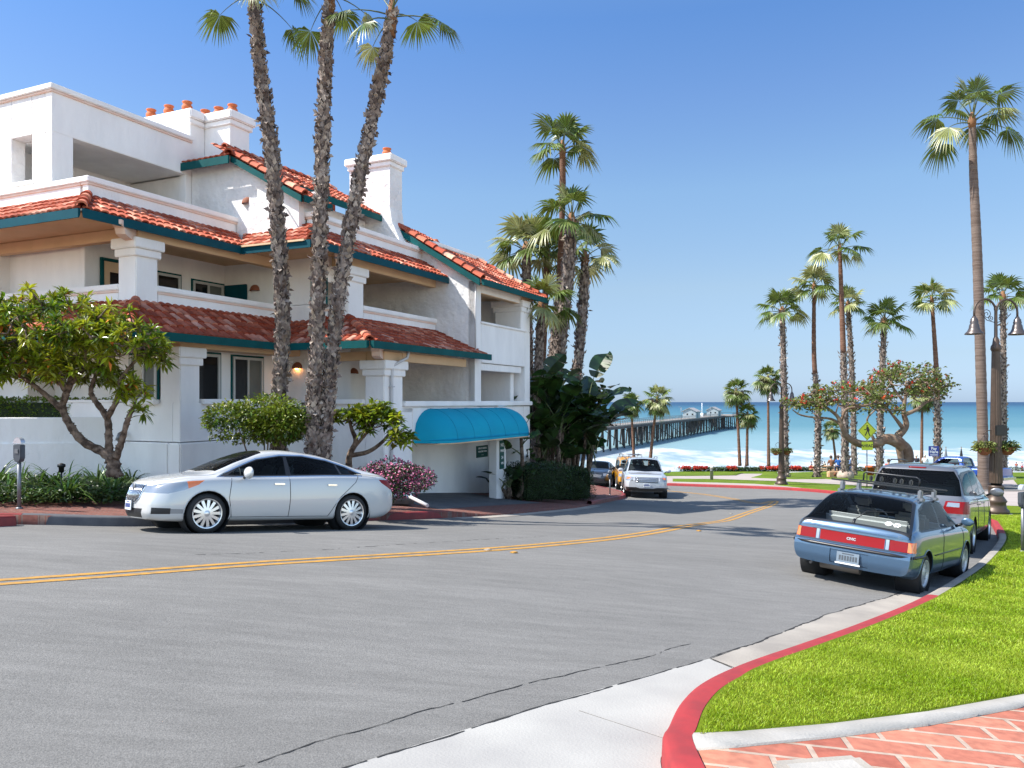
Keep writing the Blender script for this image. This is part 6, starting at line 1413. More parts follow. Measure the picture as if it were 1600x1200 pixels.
def hedge(label, x, y, lx, ly, h, n, m='leaf_h', group=None, z=None, rot=0., L=.07):
    z = T(x, y)+.13 if z is None else z; t = thing('hedge', label, 'hedge', (x, y, z), rot, group=group); Pn = []; D = []
    def lump(u, v): return 1+.10*noise.noise((u*2.2, v*2.2, x))
    for i in range(n):
        f = random.choice(['t', 't', 'f', 'f', 'l', 'r', 'b']); a, c = random.uniform(-1, 1), random.uniform(-1, 1)
        if f == 't': p, v = Vector((a*lx, c*ly, h)), Vector((0, 0, 1))
        elif f in 'fb': s = -1 if f == 'f' else 1; p, v = Vector((a*lx, s*ly, (c*.5+.5)*h)), Vector((0, s, .3))
        else: s = -1 if f == 'l' else 1; p, v = Vector((s*lx, a*ly, (c*.5+.5)*h)), Vector((s, 0, .3))
        k = lump(p.x+p.z, p.y)*random.uniform(.90, 1.02); e = max(abs(p.x/lx), abs(p.y/ly)); 
        if f == 't': p.z *= 1-.12*max(0, e-.7)/.3
        p = Vector((p.x*k, p.y*k, p.z*min(1.05, k))); Pn.append(tuple(p)); D.append(tuple(v+Vector((random.gauss(0, .6), random.gauss(0, .6), random.gauss(0, .6)))))
    leaves('foliage', Pn, D, L, L*.55, m, t, .1, .2)
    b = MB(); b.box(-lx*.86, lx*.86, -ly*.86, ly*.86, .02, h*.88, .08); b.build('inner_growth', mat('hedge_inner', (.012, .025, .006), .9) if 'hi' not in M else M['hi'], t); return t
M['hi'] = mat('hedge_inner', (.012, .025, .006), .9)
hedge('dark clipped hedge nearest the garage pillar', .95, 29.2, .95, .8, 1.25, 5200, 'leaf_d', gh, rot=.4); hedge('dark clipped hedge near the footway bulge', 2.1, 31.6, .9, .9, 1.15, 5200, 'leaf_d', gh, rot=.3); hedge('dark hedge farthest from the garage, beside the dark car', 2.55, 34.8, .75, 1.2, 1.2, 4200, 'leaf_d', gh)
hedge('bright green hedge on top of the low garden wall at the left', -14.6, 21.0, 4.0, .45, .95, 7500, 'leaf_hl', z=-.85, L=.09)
# bird of paradise thicket
def paddle(org, az, el, plen, L, Wd, V, Fc, pet, split=.5):
    d = Vector((cos(az)*cos(el), sin(az)*cos(el), sin(el))); p = Vector(org); pts = []
    for i in range(5): pts.append(p.copy()); p = p+d*plen/4; d = (d+Vector((cos(az), sin(az), -.3))*.07).normalized()
    pet.tube(pts, [.03, .026, .022, .018, .014], 5, False); h = pts[-1]; side = d.cross(Vector((0, 0, 1))).normalized(); rl = random.uniform(-.9, .9); side = Matrix.Rotation(rl, 3, d) @ side; up = side.cross(d); n = 9; dd = d.copy(); c = h.copy(); rows = []
    for i in range(n+1):
        t = i/n; w = Wd*sin(pi*min(1, (t*.93+.05)))**.6; rows.append((c.copy(), side*w, up*w*.28)); c = c+dd*L/n; dd = (dd+Vector((0, 0, -.055))).normalized()
    for sg in (1, -1):
        i = 0
        while i < n:
            j = min(n, i+random.choice([1, 2, 3, 4])); g = random.uniform(0, .06) if random.random() < split else 0
            for q in range(i, j):
                k = len(V); a, b = rows[q], rows[q+1]; V += [a[0], a[0]+a[1]*sg+a[2]-Vector((0, 0, g*(q-i))), b[0]+b[1]*sg+b[2]-Vector((0, 0, g*(q+1-i))), b[0]]; Fc.append([k, k+1, k+2, k+3])
            i = j
def strelitzia(label, x, y, stems, nl, hmin, hmax, L, spread, group=None, z=None, m='leaf_d', seed=1):
    random.seed(seed); z = T(x, y)+.1 if z is None else z; t = thing('bird_of_paradise_plant', label, 'plant', (x, y, z), group=group); V = []; Fc = []; pet = MB(); st = MB()
    for s in range(stems):
        a = random.uniform(0, 6.28); r = random.uniform(.1, spread); b = Vector((cos(a)*r, sin(a)*r, 0)); hh = random.uniform(hmin, hmax); tp = b*1.35+Vector((random.gauss(0, .15), random.gauss(0, .15), hh))
        st.tube([b, b.lerp(tp, .5)+Vector((.05, 0, 0)), tp], [.10, .08, .06], 7)
        for i in range(nl): paddle(tp-Vector((0, 0, i*hh*.07)), i*2.4+random.random(), radians(random.uniform(38, 84)), L*random.uniform(.6, 1.1), L*random.uniform(.95, 1.35), L*.33*random.uniform(.8, 1.15), V, Fc, pet)
    st.build('stems', 'bark', t); pet.build('leaf_stalks', 'petiole', t); me = bpy.data.meshes.new('paddle_leaves'); me.from_pydata([tuple(v) for v in V], [], Fc); link('paddle_leaves', me, t, m)
gs = 'giant bird of paradise plants beyond the garage'
strelitzia('tall paddle leaved plant at the left of the thicket', 1.35, 31.6, 9, 8, 1.6, 4.3, 1.05, .8, gs, seed=3); strelitzia('tallest paddle leaved plant, split leaves against the sea', 2.2, 33.5, 11, 8, 1.8, 4.3, 1.15, 1.0, gs, seed=4)
strelitzia('lower paddle leaved plant at the right of the thicket', 2.35, 35.6, 8, 7, 1.6, 3.8, 1.05, .8, gs, seed=5); strelitzia('dense paddle leaved plant in the middle of the thicket', 1.9, 35.5, 10, 7, 1.2, 4.4, 1.1, 1.1, gs, seed=6)
strelitzia('slim paddle leaved plant against the garage corner', .42, 28.5, 1, 5, 2.1, 2.5, .62, .05, None, seed=9, m='leaf_h'); strelitzia('small paddle leaved plant at the foot of the garage pillar', .0, 28.3, 4, 4, .15, .6, .55, .25, None, seed=10)
# strap leaved clumps in the left bed
def strap_mesh(seed, n=70, L=.75):
    random.seed(seed); V = []; Fc = []
    for i in range(n):
        a = random.uniform(0, 6.28); l = L*random.uniform(.6, 1.15); el = radians(random.uniform(35, 85)); w = .016*random.uniform(.7, 1.3); p = Vector((cos(a)*.06, sin(a)*.06, 0)); d = Vector((cos(a)*cos(el), sin(a)*cos(el), sin(el))); s = Vector((-sin(a), cos(a), 0))
        k0 = len(V); K = 6
        for k in range(K+1):
            ww = w*(1-(k/K)**3); V += [p-s*ww, p+s*ww]; p = p+d*l/K; d = (d+Vector((cos(a)*.1, sin(a)*.1, -.27))).normalized()
        for k in range(K): Fc.append([k0+2*k, k0+2*k+1, k0+2*k+3, k0+2*k+2])
    me = bpy.data.meshes.new('strap_leaves'); me.from_pydata([tuple(v) for v in V], [], Fc); me.materials.append(M['leaf_s']); return me
SM = [strap_mesh(21), strap_mesh(22, 90, .6), strap_mesh(23, 80, .9)]
ADJ = ['tall strap leaved clump behind the parking meter', 'arching strap leaved clump just right of the parking meter', 'strap leaved clump at the very left edge of the bed', 'strap leaved clump left of the path light', 'strap leaved clump right of the path light', 'tallest arching clump in front of the small tree trunk', 'strap leaved clump under the small tree', 'strap leaved clump nearest the sedan bonnet', 'low strap leaved clump by the kerbside bricks, below the path light', 'strap leaved clump between the small tree and the sedan', 'low strap leaved clump at the left front of the bed', 'strap leaved clump against the wall base behind the sedan nose']
for i, (px, py) in enumerate([(34, 765), (60, 772), (-8, 768), (84, 770), (112, 772), (135, 752), (152, 765), (186, 772), (104, 783), (172, 780), (12, 778), (205, 762)]):
    q = G(px, py, .2); t = thing('strap_leaved_plant', ADJ[i], 'plant', q, random.random()*6, group='strap leaved clumps in the left bed'); o = bpy.data.objects.new('leaves', SM[i % 3]); COL.objects.link(o); o.parent = t; s = random.uniform(.85, 1.25); o.scale = (s, s, s*random.uniform(.85, 1.1))
gc = []; 
random.seed(31)
Pn = []; D = []
for i in range(9000):
    px = random.uniform(-120, 212); py = random.uniform(757, 787); q = G(px, py, .2) if i % 6 == 0 or not Pn else Vector(Pn[-1])+Vector((random.gauss(0, .12), random.gauss(0, .12), 0)); Pn.append((q.x, q.y, T(q.x, q.y)+.2+random.uniform(0, .22))); D.append((random.gauss(0, 1), random.gauss(0, 1), random.uniform(.1, 1.2)))
o = leaves('ground_cover', Pn, D, .11, .06, 'leaf_h', None, .2); tag(o, 'low leafy ground cover filling the left bed', 'ground cover', kind='stuff')
# red flower beds along the far lawn edge
def bed(label, pl, n, red, name='flower_bed'):
    c = G(*pl[len(pl)//2], .15); t = thing(name, label, 'flower bed', c); Pn, D = [], []; R_, RD = [], []
    for i in range(n):
        k = random.random()*(len(pl)-1); j = int(k); a = G(*pl[j], .15).lerp(G(*pl[j+1], .15), k-j); p = a+Vector((random.gauss(0, .5), random.uniform(-.6, .6), random.uniform(0, .75)))-c; d = (random.gauss(0, 1), random.gauss(0, 1), random.gauss(.5, 1))
        if noise.noise(((p.x)*.42, 3.3, red)) > (.06 if red > 0 else .5) and p.z > .25: R_.append(tuple(p+Vector((0, -.3, .18)))); RD.append(d)
        Pn.append(tuple(p)); D.append(d)
    leaves('foliage', Pn, D, .26, .16, 'leaf_h', t)
    if R_: leaves('flowers', R_, RD, .24, .22, 'redfl', t, 0)
bed('low border of red flowers along the far edge of the lawn', [(1066, 733), (1120, 731.5), (1170, 730.5), (1222, 729.5), (1270, 729)], 7000, 1.)
bed('green border shrubs behind the picnic tables', [(1270, 729.5), (1340, 730), (1400, 729)], 2500, -5.)
bed('low shrubs along the beach edge at the right', [(1480, 733), (1560, 734), (1700, 733)], 3500, -5.)
# coral tree
random.seed(5); D2 = 47; base = LP(1405, 752, D2); t = thing('coral_tree', 'gnarled coral tree with a thick bent trunk, sparse leaves and red flowers', 'tree', base)
b = MB(); LB = []
for pl, rad, dd in [([(1416, 760), (1416, 735), (1418, 712), (1414, 700), (1405, 692), (1400, 688)], [.42, .36, .34, .34, .30, .26], 0), ([(1412, 700), (1402, 690), (1385, 686), (1368, 693), (1352, 695), (1335, 690), (1322, 680), (1314, 662), (1308, 650), (1296, 640), (1285, 632)], [.30, .36, .30, .26, .24, .2, .17, .13, .10, .08, .06], -1.5),
        ([(1400, 690), (1404, 680), (1412, 672), (1416, 662), (1412, 645), (1414, 625), (1418, 600)], [.26, .24, .2, .17, .14, .10, .07], .5), ([(1413, 648), (1432, 640), (1448, 628), (1465, 622), (1480, 615)], [.14, .10, .08, .06, .04], 1.), ([(1314, 658), (1322, 640), (1340, 636), (1360, 632), (1380, 620)], [.1, .08, .07, .05, .04], -1.),
        ([(1410, 668), (1400, 655), (1388, 640), (1375, 625), (1362, 610)], [.13, .09, .07, .05, .04], 0), ([(1318, 668), (1300, 655), (1270, 652), (1250, 648), (1238, 640)], [.1, .07, .055, .045, .03], -1), ([(1405, 700), (1408, 720), (1409, 745), (1408, 762)], [.2, .17, .16, .18], -.3), ([(1368, 692), (1360, 675), (1355, 655), (1368, 640)], [.1, .07, .05, .04], -1.2), ([(1414, 630), (1400, 612), (1390, 595), (1395, 575)], [.09, .07, .05, .03], .6)]:
    pts = [LP(p[0], p[1], D2+dd)-base for p in pl]; cp = catmull(pts, 4); b.tube(cp, [float(np.interp(i/(len(cp)-1), np.linspace(0, 1, len(rad)), rad)) for i in range(len(cp))], 9); LB.append((pts, rad))
tg = blob(1412, 605, 47.5, 62, 38, 3, 150, zmin=-.5)+blob(1320, 622, 46, 66, 24, 2.5, 110, zmin=-.6)+blob(1255, 637, 45.8, 34, 16, 1.4, 34)+blob(1370, 640, 46.5, 40, 14, 2, 30)+blob(1455, 612, 48, 34, 22, 2, 44)
tips = grow(LB, tg, b, .03, .12, .15); b.build('trunk', 'bark_c', t)
sel = [q for q in tips if random.random() < .92]; Pn, D = rosettes(sel, 10, 1, 1, (-40, 80)); Pn = [tuple(Vector(p)+Vector((random.gauss(0, .16), random.gauss(0, .16), random.gauss(0, .12)))) for p in Pn]; leaves('foliage', Pn, D, .24, .16, 'leaf_c', t, .2)
fl = [q for q in tips if q[0].z > 3.2 and random.random() < .24]; Pn, D = rosettes([(p+Vector((0, 0, .12)), d) for p, d in fl], 9, 1, 1, (-10, 90)); leaves('flowers', Pn, D, .17, .07, 'redfl', t, -.1)
# ---------------------------------------------------------------- street furniture
def meter(label, px, py, s=1., turn=0.):
    q = G(px, py, .15); t = thing('parking_meter', label, 'parking meter', q, turn, group='parking meters')
    b = MB(); b.tube([(0, 0, -.05), (0, 0, .78*s)], .032, 12); b.lathe([(0, 0), (.06, 0), (.055, .02), (.035, .03)], 14); b.build('post', 'metalg', t)
    b = MB(); b.prism([(-.055, 0), (.055, 0), (.088, .07), (.088, .30), (-.088, .30), (-.088, .07)], lambda p, k: Vector((p[0], -.05+.1*k, .76*s+p[1])), 0, 1)
    bmesh.ops.bevel(b.bm, geom=b.bm.edges[:], offset=.012, segments=2, affect='EDGES'); b.build('housing', mat('meter_grey', (.07, .08, .095), .4, .3), t)
    b = MB(); n = 12; b.prism([(.088*cos(pi*i/n), .105*sin(pi*i/n)) for i in range(n+1)], lambda p, k: Vector((p[0], -.042+.084*k, (1.06)*s+p[1])), 0, 1); b.build('dome', mat('meter_dome', (.55, .58, .62), .12, .5), t)
    b = MB(); b.box(-.04, .04, -.062, -.05, .90*s, .97*s, .004); b.build('coin_plate', 'metalg', t)
meter('grey parking meter at the left kerb in front of the plant bed', 30, 795, 1.06, -.3); meter('parking meter cut by the right edge of the view, on the lawn', 1598, 862, 1.16, .4); meter('distant parking meter between the hedge and the dark car', 953, 773, 1.0, .1)
def basket(x, z, par, sx, r=.26):
    b = MB(); b.lathe([(0, -.26), (.10, -.24), (.18, -.16), (r*.9, -.04), (r, 0)], 14, c=(x, 0, z)); b.build('basket', 'terra2', par)
    Pn = []; D = []
    for i in range(420): a = random.uniform(0, 6.28); rr = random.uniform(0, r*1.15); Pn.append((x+cos(a)*rr, sin(a)*rr, z+random.uniform(-.12, .16)*(1 if rr < r else .8))); D.append((cos(a), sin(a), random.uniform(-.4, .9)))
    leaves('basket_plants', Pn, D, .10, .07, 'leaf_c', par, .3); leaves('basket_flowers', Pn[:60], D[:60], .07, .06, 'yelfl', par, .3)
    b = MB()
    for k in range(3): b.tube([(x+cos(k*2.1)*r, sin(k*2.1)*r, z), (x, 0, z+.36)], .006, 4)
    b.build('chains', 'black', par)
def lamppost(label, px, py, turn, tall=6.0, plate=True, bz=2.05):
    q = G(px, py, .15); t = thing('street_lamp', label, 'street lamp', q, turn, group='twin bell street lamps')
    b = MB(); k = tall/6.0
    b.lathe([(0, -.15), (.46, -.15), (.46, .03), (0, .03)], 8, smooth=False); b.build('footing', 'conc', t)
    b = MB(); b.lathe([(0, .02), (.37, .03), (.37, .12), (.30, .18), (.27, .34), (.31, .40), (.27, .46), (.20, .56), (.215, .80), (.235, .84), (.20, .88)], 24); b.build('base', 'bronze', t)
    b = MB(); n = 32; rows = []
    for z in [.86+i*(4.55-.86)/12 for i in range(13)]:
        R_ = .19-.075*(z-.86)/3.7; rows.append([b.bm.verts.new((R_*(1-.09*(j % 2))*cos(2*pi*j/n), R_*(1-.09*(j % 2))*sin(2*pi*j/n), z*k)) for j in range(n)])
    for i in range(12):
        for j in range(n): b.bm.faces.new((rows[i][j], rows[i][(j+1) % n], rows[i+1][(j+1) % n], rows[i+1][j]))
    b.build('fluted_pole', 'bronze', t)
    b = MB(); b.lathe([(.12, 4.5*k), (.15, 4.56*k), (.14, 4.64*k), (.10, 4.70*k), (.075, 4.86*k), (.05, 4.9*k), (.045, 5.62*k), (.06, 5.68*k), (.03, 5.75*k), (0, 5.77*k)], 16); b.build('upper_pole', 'bronze', t)
    for s in (1, -1):
        c = (s*.36, 5.58*k); b = MB(); pts = [(s*.0, 0, 5.38*k)]+[(c[0]-s*.36*cos(a*pi/12), 0, c[1]+.40*sin(a*pi/12)) for a in range(0, 13)]+[(s*.72, 0, 5.44*k)]; b.tube(pts, .032, 8); a_ = b.build('arm', 'bronze', t)
        b = MB()
        for (cx, cz, r0, tw) in ((.30, 5.52, .15, 1), (.48, 5.70, .09, -1), (.16, 5.42, .09, -1)):
            b.tube([(s*(cx+r0*(1-i/22)*cos(tw*i*.5+1)), 0, cz*k+r0*(1-i/22)*sin(tw*i*.5+1)) for i in range(20)], .011, 5)
        b.tube([(s*.04, 0, 5.3*k), (s*.3, 0, 5.36*k), (s*.5, 0, 5.55*k)], .012, 5); b.build('scrollwork', 'bronze', a_)
        b = MB(); b.lathe([(0, .04), (.05, .03), (.07, -.03), (.10, -.06), (.105, -.12), (.12, -.14), (.11, -.20), (.135, -.24), (.15, -.34), (.19, -.43), (.26, -.50), (.265, -.53), (.235, -.52), (.15, -.40), (.12, -.25), (0, -.24)], 24, c=(s*.72, 0, 5.44*k)); l = b.build('bell_shade', mat('bell_bronze', (.09, .075, .07), .35, .5), t)
        b = MB(); b.lathe([(0, -.30), (.09, -.33), (.11, -.42), (.07, -.50), (0, -.52)], 14, c=(s*.72, 0, 5.44*k)); b.build('lamp_glass', mat('lamp_glass', (.6, .58, .5), .3), l)
        b = MB(); b.tube([(s*.1, 0, (bz+.52)), (s*.30, 0, bz+.50), (s*.42, 0, bz+.40)], .014, 5); b.build('basket_bracket', 'bronze', t)
        basket(s*.38, bz, t, 1)
    if plate: b = MB(); b.box(-.20, .20, -.25, -.20, bz+.36, bz+.68, .03); p = b.build('utility_box', 'black', t)
    return t
lamppost('near twin bell street lamp with hanging baskets on the right lawn', 1556, 803, .12, 6.65)
lamppost('far twin bell street lamp at the bend of the red kerb', 1221, 757.5, .25, 6.2, False, 2.05)
# crossing sign
q = G(1355, 762, .15); t = thing('crossing_sign', 'yellow green diamond pedestrian crossing sign with an AHEAD plate', 'road sign', q, .05)
s_ = q.y/F; dz = (762-673)*s_; b = MB(); b.tube([(0, .03, -.1), (0, .03, dz+.4)], .03, 8); b.build('post', 'metalg', t)
r = 15.2*s_; rv = lambda k: [Vector((k*r*cos(pi/2*i), 0, k*r*sin(pi/2*i))) for i in range(4)]
def plateobj(nm, pts, y0, y1, m, par):
    b = MB(); b.prism(pts, lambda p, k: Vector((p[0], y0+(y1-y0)*k, p[1])), 0, 1); return b.build(nm, m, par)
dp = plateobj('diamond_plate', [(0, dz-r), (r, dz), (0, dz+r), (-r, dz)], -.012, .0, 'signy', t)
for i in range(4):
    a0, a1 = Vector((r*.93*cos(pi/2*i), r*.93*sin(pi/2*i))), Vector((r*.93*cos(pi/2*(i+1)), r*.93*sin(pi/2*(i+1)))); n_ = (a0+a1).normalized()*.02
    plateobj('border', [(a0.x, dz+a0.y), (a1.x, dz+a1.y), (a1.x-n_.x, dz+a1.y-n_.y), (a0.x-n_.x, dz+a0.y-n_.y)], -.016, -.0125, 'black', dp)
b = MB(); u = r/1.0
def blade(pts, w):
    for a, c in zip(pts, pts[1:]):
        a, c = Vector(a), Vector(c); d = (c-a).normalized(); n2 = Vector((-d.y, d.x))*w
        b.poly([(x.x*u, -.017, dz+x.y*u) for x in (a+n2-d*w*.4, c+n2+d*w*.4, c-n2+d*w*.4, a-n2-d*w*.4)])
b.poly([(u*(-.02+.085*cos(i*pi/6)), -.017, dz+u*(.50+.085*sin(i*pi/6))) for i in range(12)])
blade([(.02, .34), (.05, 0)], .115); blade([(.0, .30), (-.18, .10), (-.32, .12)], .04); blade([(.08, .30), (.22, .08), (.16, -.08)], .04); blade([(.0, 0), (-.12, -.28), (-.24, -.50)], .055); blade([(.08, 0), (.16, -.26), (.27, -.50)], .055)
b.build('walking_figure', 'black', dp)
ah = plateobj('ahead_plate', [(-9*s_, dz-r-15*s_), (9*s_, dz-r-15*s_), (9*s_, dz-r-2*s_), (-9*s_, dz-r-2*s_)], -.012, 0, 'signy', t)
text_mesh('AHEAD', 6.2*s_, 'black', ah, Matrix.Translation((0, -.014, dz-r-8.5*s_)) @ Matrix.Rotation(pi/2, 4, 'X'), .001, bold=.006)
q = G(1459, 752, .15); s_ = q.y/F; dz = (752-705)*s_; t = thing('parking_sign', 'blue Pay Here sign on a post behind the silver minivan', 'sign', q)
b = MB(); b.tube([(0, .03, 0), (0, .03, dz+.2)], .03, 8); b.build('post', 'metalg', t); pp = plateobj('sign_plate', [(-8.2*s_, dz-8*s_), (8.2*s_, dz-8*s_), (8.2*s_, dz+8*s_), (-8.2*s_, dz+8*s_)], -.015, 0, 'signb', t)
for tx, z in (('Pay', 4), ('Here', -1.2)): text_mesh(tx, 6.3*s_, 'white', pp, Matrix.Translation((0, -.018, dz+z*s_)) @ Matrix.Rotation(pi/2, 4, 'X'), .001, bold=.006)
b = MB(); b.box(-6*s_, 6*s_, -.019, -.016, dz-6.3*s_, dz-5.3*s_); b.build('small_print', 'white', pp)
# small post, pots, picnic tables, path light, pipe
q = G(1112, 750, .15); t = thing('bollard', 'short pale post at the edge of the far path', 'bollard', q); b = MB(); b.lathe([(0, 0), (.11, 0), (.11, .78), (.125, .79), (.125, .86), (.09, .90), (0, .90)], 14); b.build('post', 'conc', t); b = MB(); b.lathe([(.112, .62), (.116, .62), (.116, .72), (.112, .72)], 14); b.build('band', 'metalg', t)
for px, py, s, lb in ((1351, 733.5, .8, 'terracotta planter farther back behind the crossing sign'), (1360, 742.5, 1.0, 'wide rimmed terracotta planter nearer the road behind the crossing sign')):
    q = G(px, py, .15); t = thing('terracotta_planter', lb, 'planter', q, group='terracotta planters in the park'); b = MB(); b.lathe([(0, 0), (.26*s, 0), (.36*s, .62*s), (.43*s, .62*s), (.44*s, .78*s), (.36*s, .78*s), (.33*s, .66*s), (0, .64*s)], 20); b.build('pot', 'terra', t)
    Pn = [(random.gauss(0, .12), random.gauss(0, .12), .66*s) for _ in range(60)]; leaves('plants', Pn, [(random.gauss(0, 1), random.gauss(0, 1), .8) for _ in range(60)], .14, .08, 'leaf_h', t)
M['tan'] = mat('tan_concrete', (.55, .32, .17), .8, col2=(.62, .42, .26), scale=2)
for px, py, rz, lb in ((1288, 742, .15, 'tan concrete picnic table nearest the road, left of the bulbous palm base'), (1302, 735, -.2, 'tan concrete picnic table farther back under the seated group')):
    q = G(px, py, .15); t = thing('picnic_table', lb, 'table', q, rz, group='picnic tables'); b = MB(); b.box(-.95, .95, -.38, .38, .70, .78, .02); b.build('table_top', 'tan', t)
    for s in (1, -1): b = MB(); b.box(-.95, .95, s*.72-.14, s*.72+.14, .40, .47, .02); b.build('bench', 'tan', t)
    for x in (-.6, .6): b = MB(); b.box(x-.08, x+.08, -.25, .25, 0, .70, .02); b.box(x-.06, x+.06, -.8, .8, .30, .40, .01); b.build('leg', 'tan', t)
q = G(1303, 746, .15); t = thing('stone_bench', 'curved tan concrete bench with a round emblem facing the road', 'bench', q, .1); b = MB(); b.box(-.50, .50, -.2, .2, 0, .48, .06); b.build('seat_block', 'tan', t); b = MB(); b.lathe([(0, -.215), (.13, -.212), (.13, -.2)], 18, 'y', c=(0, 0, .25)); b.build('emblem', 'terra2', t)
q = G(1321, 747, .15); t = thing('tree_ring', 'rounded stone kerb ring around the foot of the tallest middle palm', 'planter', q); b = MB(); b.lathe([(.3, -.05), (.58, -.05), (.62, .2), (.55, .42), (.42, .55), (.3, .58)], 18); b.build('ring', mat('ring_stone', (.30, .22, .17), .9, col2=(.42, .33, .27), scale=4, bump=.6, bscale=8), t)
q = G(96, 778, .2); t = thing('path_light', 'small black path light among the left plants', 'garden light', q); b = MB(); b.tube([(0, 0, 0), (0, 0, .52)], .014, 6); b.build('stake', 'black', t); b = MB(); b.lathe([(0, .50), (.045, .50), (.05, .60), (.075, .61), (.07, .66), (.02, .68), (0, .68)], 12); b.build('head', 'black', t)
a, c = G(640, 776, .35), G(668, 790, .2); b = MB(); dq = c-a; b.tube([(0, 0, 0), dq*.5, dq], .045, 10); o = b.build('fallen_pipe', 'pipe'); o.location = a; tag(o, 'white pipe lying slanted at the foot of the pink bush', 'pipe')
q = V3(939, 745, 62); q.z = T(q.x, q.y); t = thing('market_umbrella', 'pale open canopy behind the dark car', 'umbrella', q); hz = V3(939, 729, 62).z-q.z
b = MB(); b.lathe([(1.15, hz-.12), (1.18, hz), (.6, hz+.28), (0, hz+.45)], 8, smooth=False); b.build('canopy', mat('canopy_cloth', (.62, .60, .56), .8), t); b = MB(); b.tube([(0, 0, 0), (0, 0, hz+.4)], .03, 6); b.build('pole', 'metalg', t)
for px, lb in ((1478, 'closed umbrella left of the other, on the sand beyond the minivan'), (1502, 'closed dark umbrella right of the other, on the sand beyond the minivan')):
    q = V3(px, 724, 74); q.z = T(q.x, 74); t = thing('closed_umbrella', lb, 'umbrella', q, group='closed umbrellas on the beach edge'); h = V3(px, 698, 74).z-q.z; b = MB(); b.tube([(0, 0, 0), (0, 0, h)], .035, 6); b.build('pole', 'bark', t); b = MB(); b.lathe([(.05, h*.35), (.2, h*.4), (.16, h*.6), (.04, h*.92), (0, h)], 10); b.build('furled_cloth', 'black' if px > 1490 else 'metalg', t)
q = V3(1503, 726, 71); q.z = T(q.x, 71)+.13; t = thing('stall_table', 'long white covered table on the sand behind the minivan', 'table', q, .05); b = MB(); b.box(-1.7, 1.7, -.4, .4, .72, .80, .02); b.build('table_top', 'white', t)
for x in (-1.5, 1.5):
    for y in (-.3, .3): b = MB(); b.tube([(x, y, 0), (x, y, .72)], .03, 6); b.build('leg', 'metalg', t)
b = MB(); b.box(-1.1, .2, -.3, .3, .80, 1.0, .05); b.build('folded_cloth', mat('maroon_cloth', (.2, .03, .05), .8), t)
# ---------------------------------------------------------------- pier
PD = Vector((.405, .914, 0)).normalized(); PS = Vector((PD.y, -PD.x, 0)); P0 = Vector((23, 214, 0))
pm = Matrix(((PD.x, -PS.x, 0, P0.x), (PD.y, -PS.y, 0, P0.y), (0, 0, 1, -13), (0, 0, 0, 1))); pier = thing('pier', 'long wooden pier on dark piles reaching out over the surf', 'pier', mtx=pm)
M['wood'] = mat('pier_timber', (.035, .033, .034), .9, col2=(.07, .062, .058), scale=.8); M['deckw'] = mat('pier_deck', (.16, .145, .13), .9, col2=(.21, .19, .17), scale=.3)
b = MB(); b.box(-115, 222, -3.4, 3.4, 6.15, 6.55); b.box(185, 224, -7.5, 7.5, 6.16, 6.56); b.build('deck', 'deckw', pier); b = MB(); b.box(-115, 222, -3.5, -3.2, 5.5, 6.149); b.box(-115, 222, 3.2, 3.5, 5.5, 6.149); b.build('stringers', 'wood', pier)
random.seed(77)
for i in range(50):
    x = -105+i*6.6; wide = x > 186; b = MB(); W_ = 7 if wide else 3.2; n = 6 if wide else 4
    for j in range(n): y = -W_+2*W_*j/(n-1); dx = random.uniform(-1.1, .9); b.tube([(x+dx+(2.2 if wide else 0), y*(1.12 if j in (0, n-1) else 1.02), -2), (x, y, 6.1)], .24, 7)
    b.box(x-.2, x+.2, -W_-.2, W_+.2, 5.7, 6.1)
    if i % 3 == 0: b.tube([(x, -W_, .8), (x, W_, 5.4)], .12, 5)
    b.build('pile_bent', 'wood', pier)
for y in (-3.3, 3.3):
    b = MB(); b.box(-115, 185, y-.06, y+.06, 7.5, 7.6); b.box(-115, 185, y-.03, y+.03, 7.1, 7.16)
    for i in range(120): x = -115+i*2.5; b.box(x-.06, x+.06, y-.05, y+.05, 6.55, 7.5)
    b.build('railing', mat('rail_white', (.16, .155, .15), .8), pier)
b = MB(); b.box(186, 224, -7.4, -7.3, 7.45, 7.6); b.box(186, 224, 7.3, 7.4, 7.45, 7.6); b.box(223.8, 224, -7.3, 7.3, 7.45, 7.6)
for i in range(16): b.box(186+i*2.5-.06, 186+i*2.5+.06, -7.4, -7.28, 6.55, 7.45); b.box(186+i*2.5-.06, 186+i*2.5+.06, 7.28, 7.4, 6.55, 7.45)
b.build('railing', 'wood', pier)
for x in (-30, 10, 50, 90, 150): b = MB(); b.tube([(x, -3.2, 6.5), (x, -3.2, 11)], .09, 6); b.tube([(x, -3.2, 11), (x, -2.2, 11.2)], .06, 5); b.build('lamp_pole', 'metalg', pier)
def hut(label, x, y, lx, ly, h, rh):
    o = thing('pier_hut', label, 'hut', mtx=pm @ Matrix.Translation((x, y, 6.56))); b = MB(); b.box(-lx, lx, -ly, ly, 0, h); b.prism([(-ly, h), (ly, h), (0, h+rh*.9)], lambda p, k: Vector((-lx+2*lx*k, p[0], p[1])), 0.002, .998); b.build('wall', mat('hut_wall', (.26, .30, .32), .8), o)
    b = MB()
    for s in (1, -1): b.prism([(0, h+rh+.12), (0, h+rh-.06), (s*(ly+.5), h-.28), (s*(ly+.5), h-.10)], lambda p, k: Vector((-lx-.4+(2*lx+.8)*k, p[0], p[1])), 0, 1)
    b.build('roof', mat('hut_roof', (.27, .26, .26), .8), o)
    for yy in (-ly*.5, ly*.3): b = MB(); b.box(-lx-.05, -lx-.003, yy-.3, yy+.3, 1.2, 1.8); b.build('window', 'win', o)
    b = MB(); b.box(-1, 0, ly+.003 if False else -ly-.05, -ly-.003, 0, 2.1); b.build('door', 'teal', o)
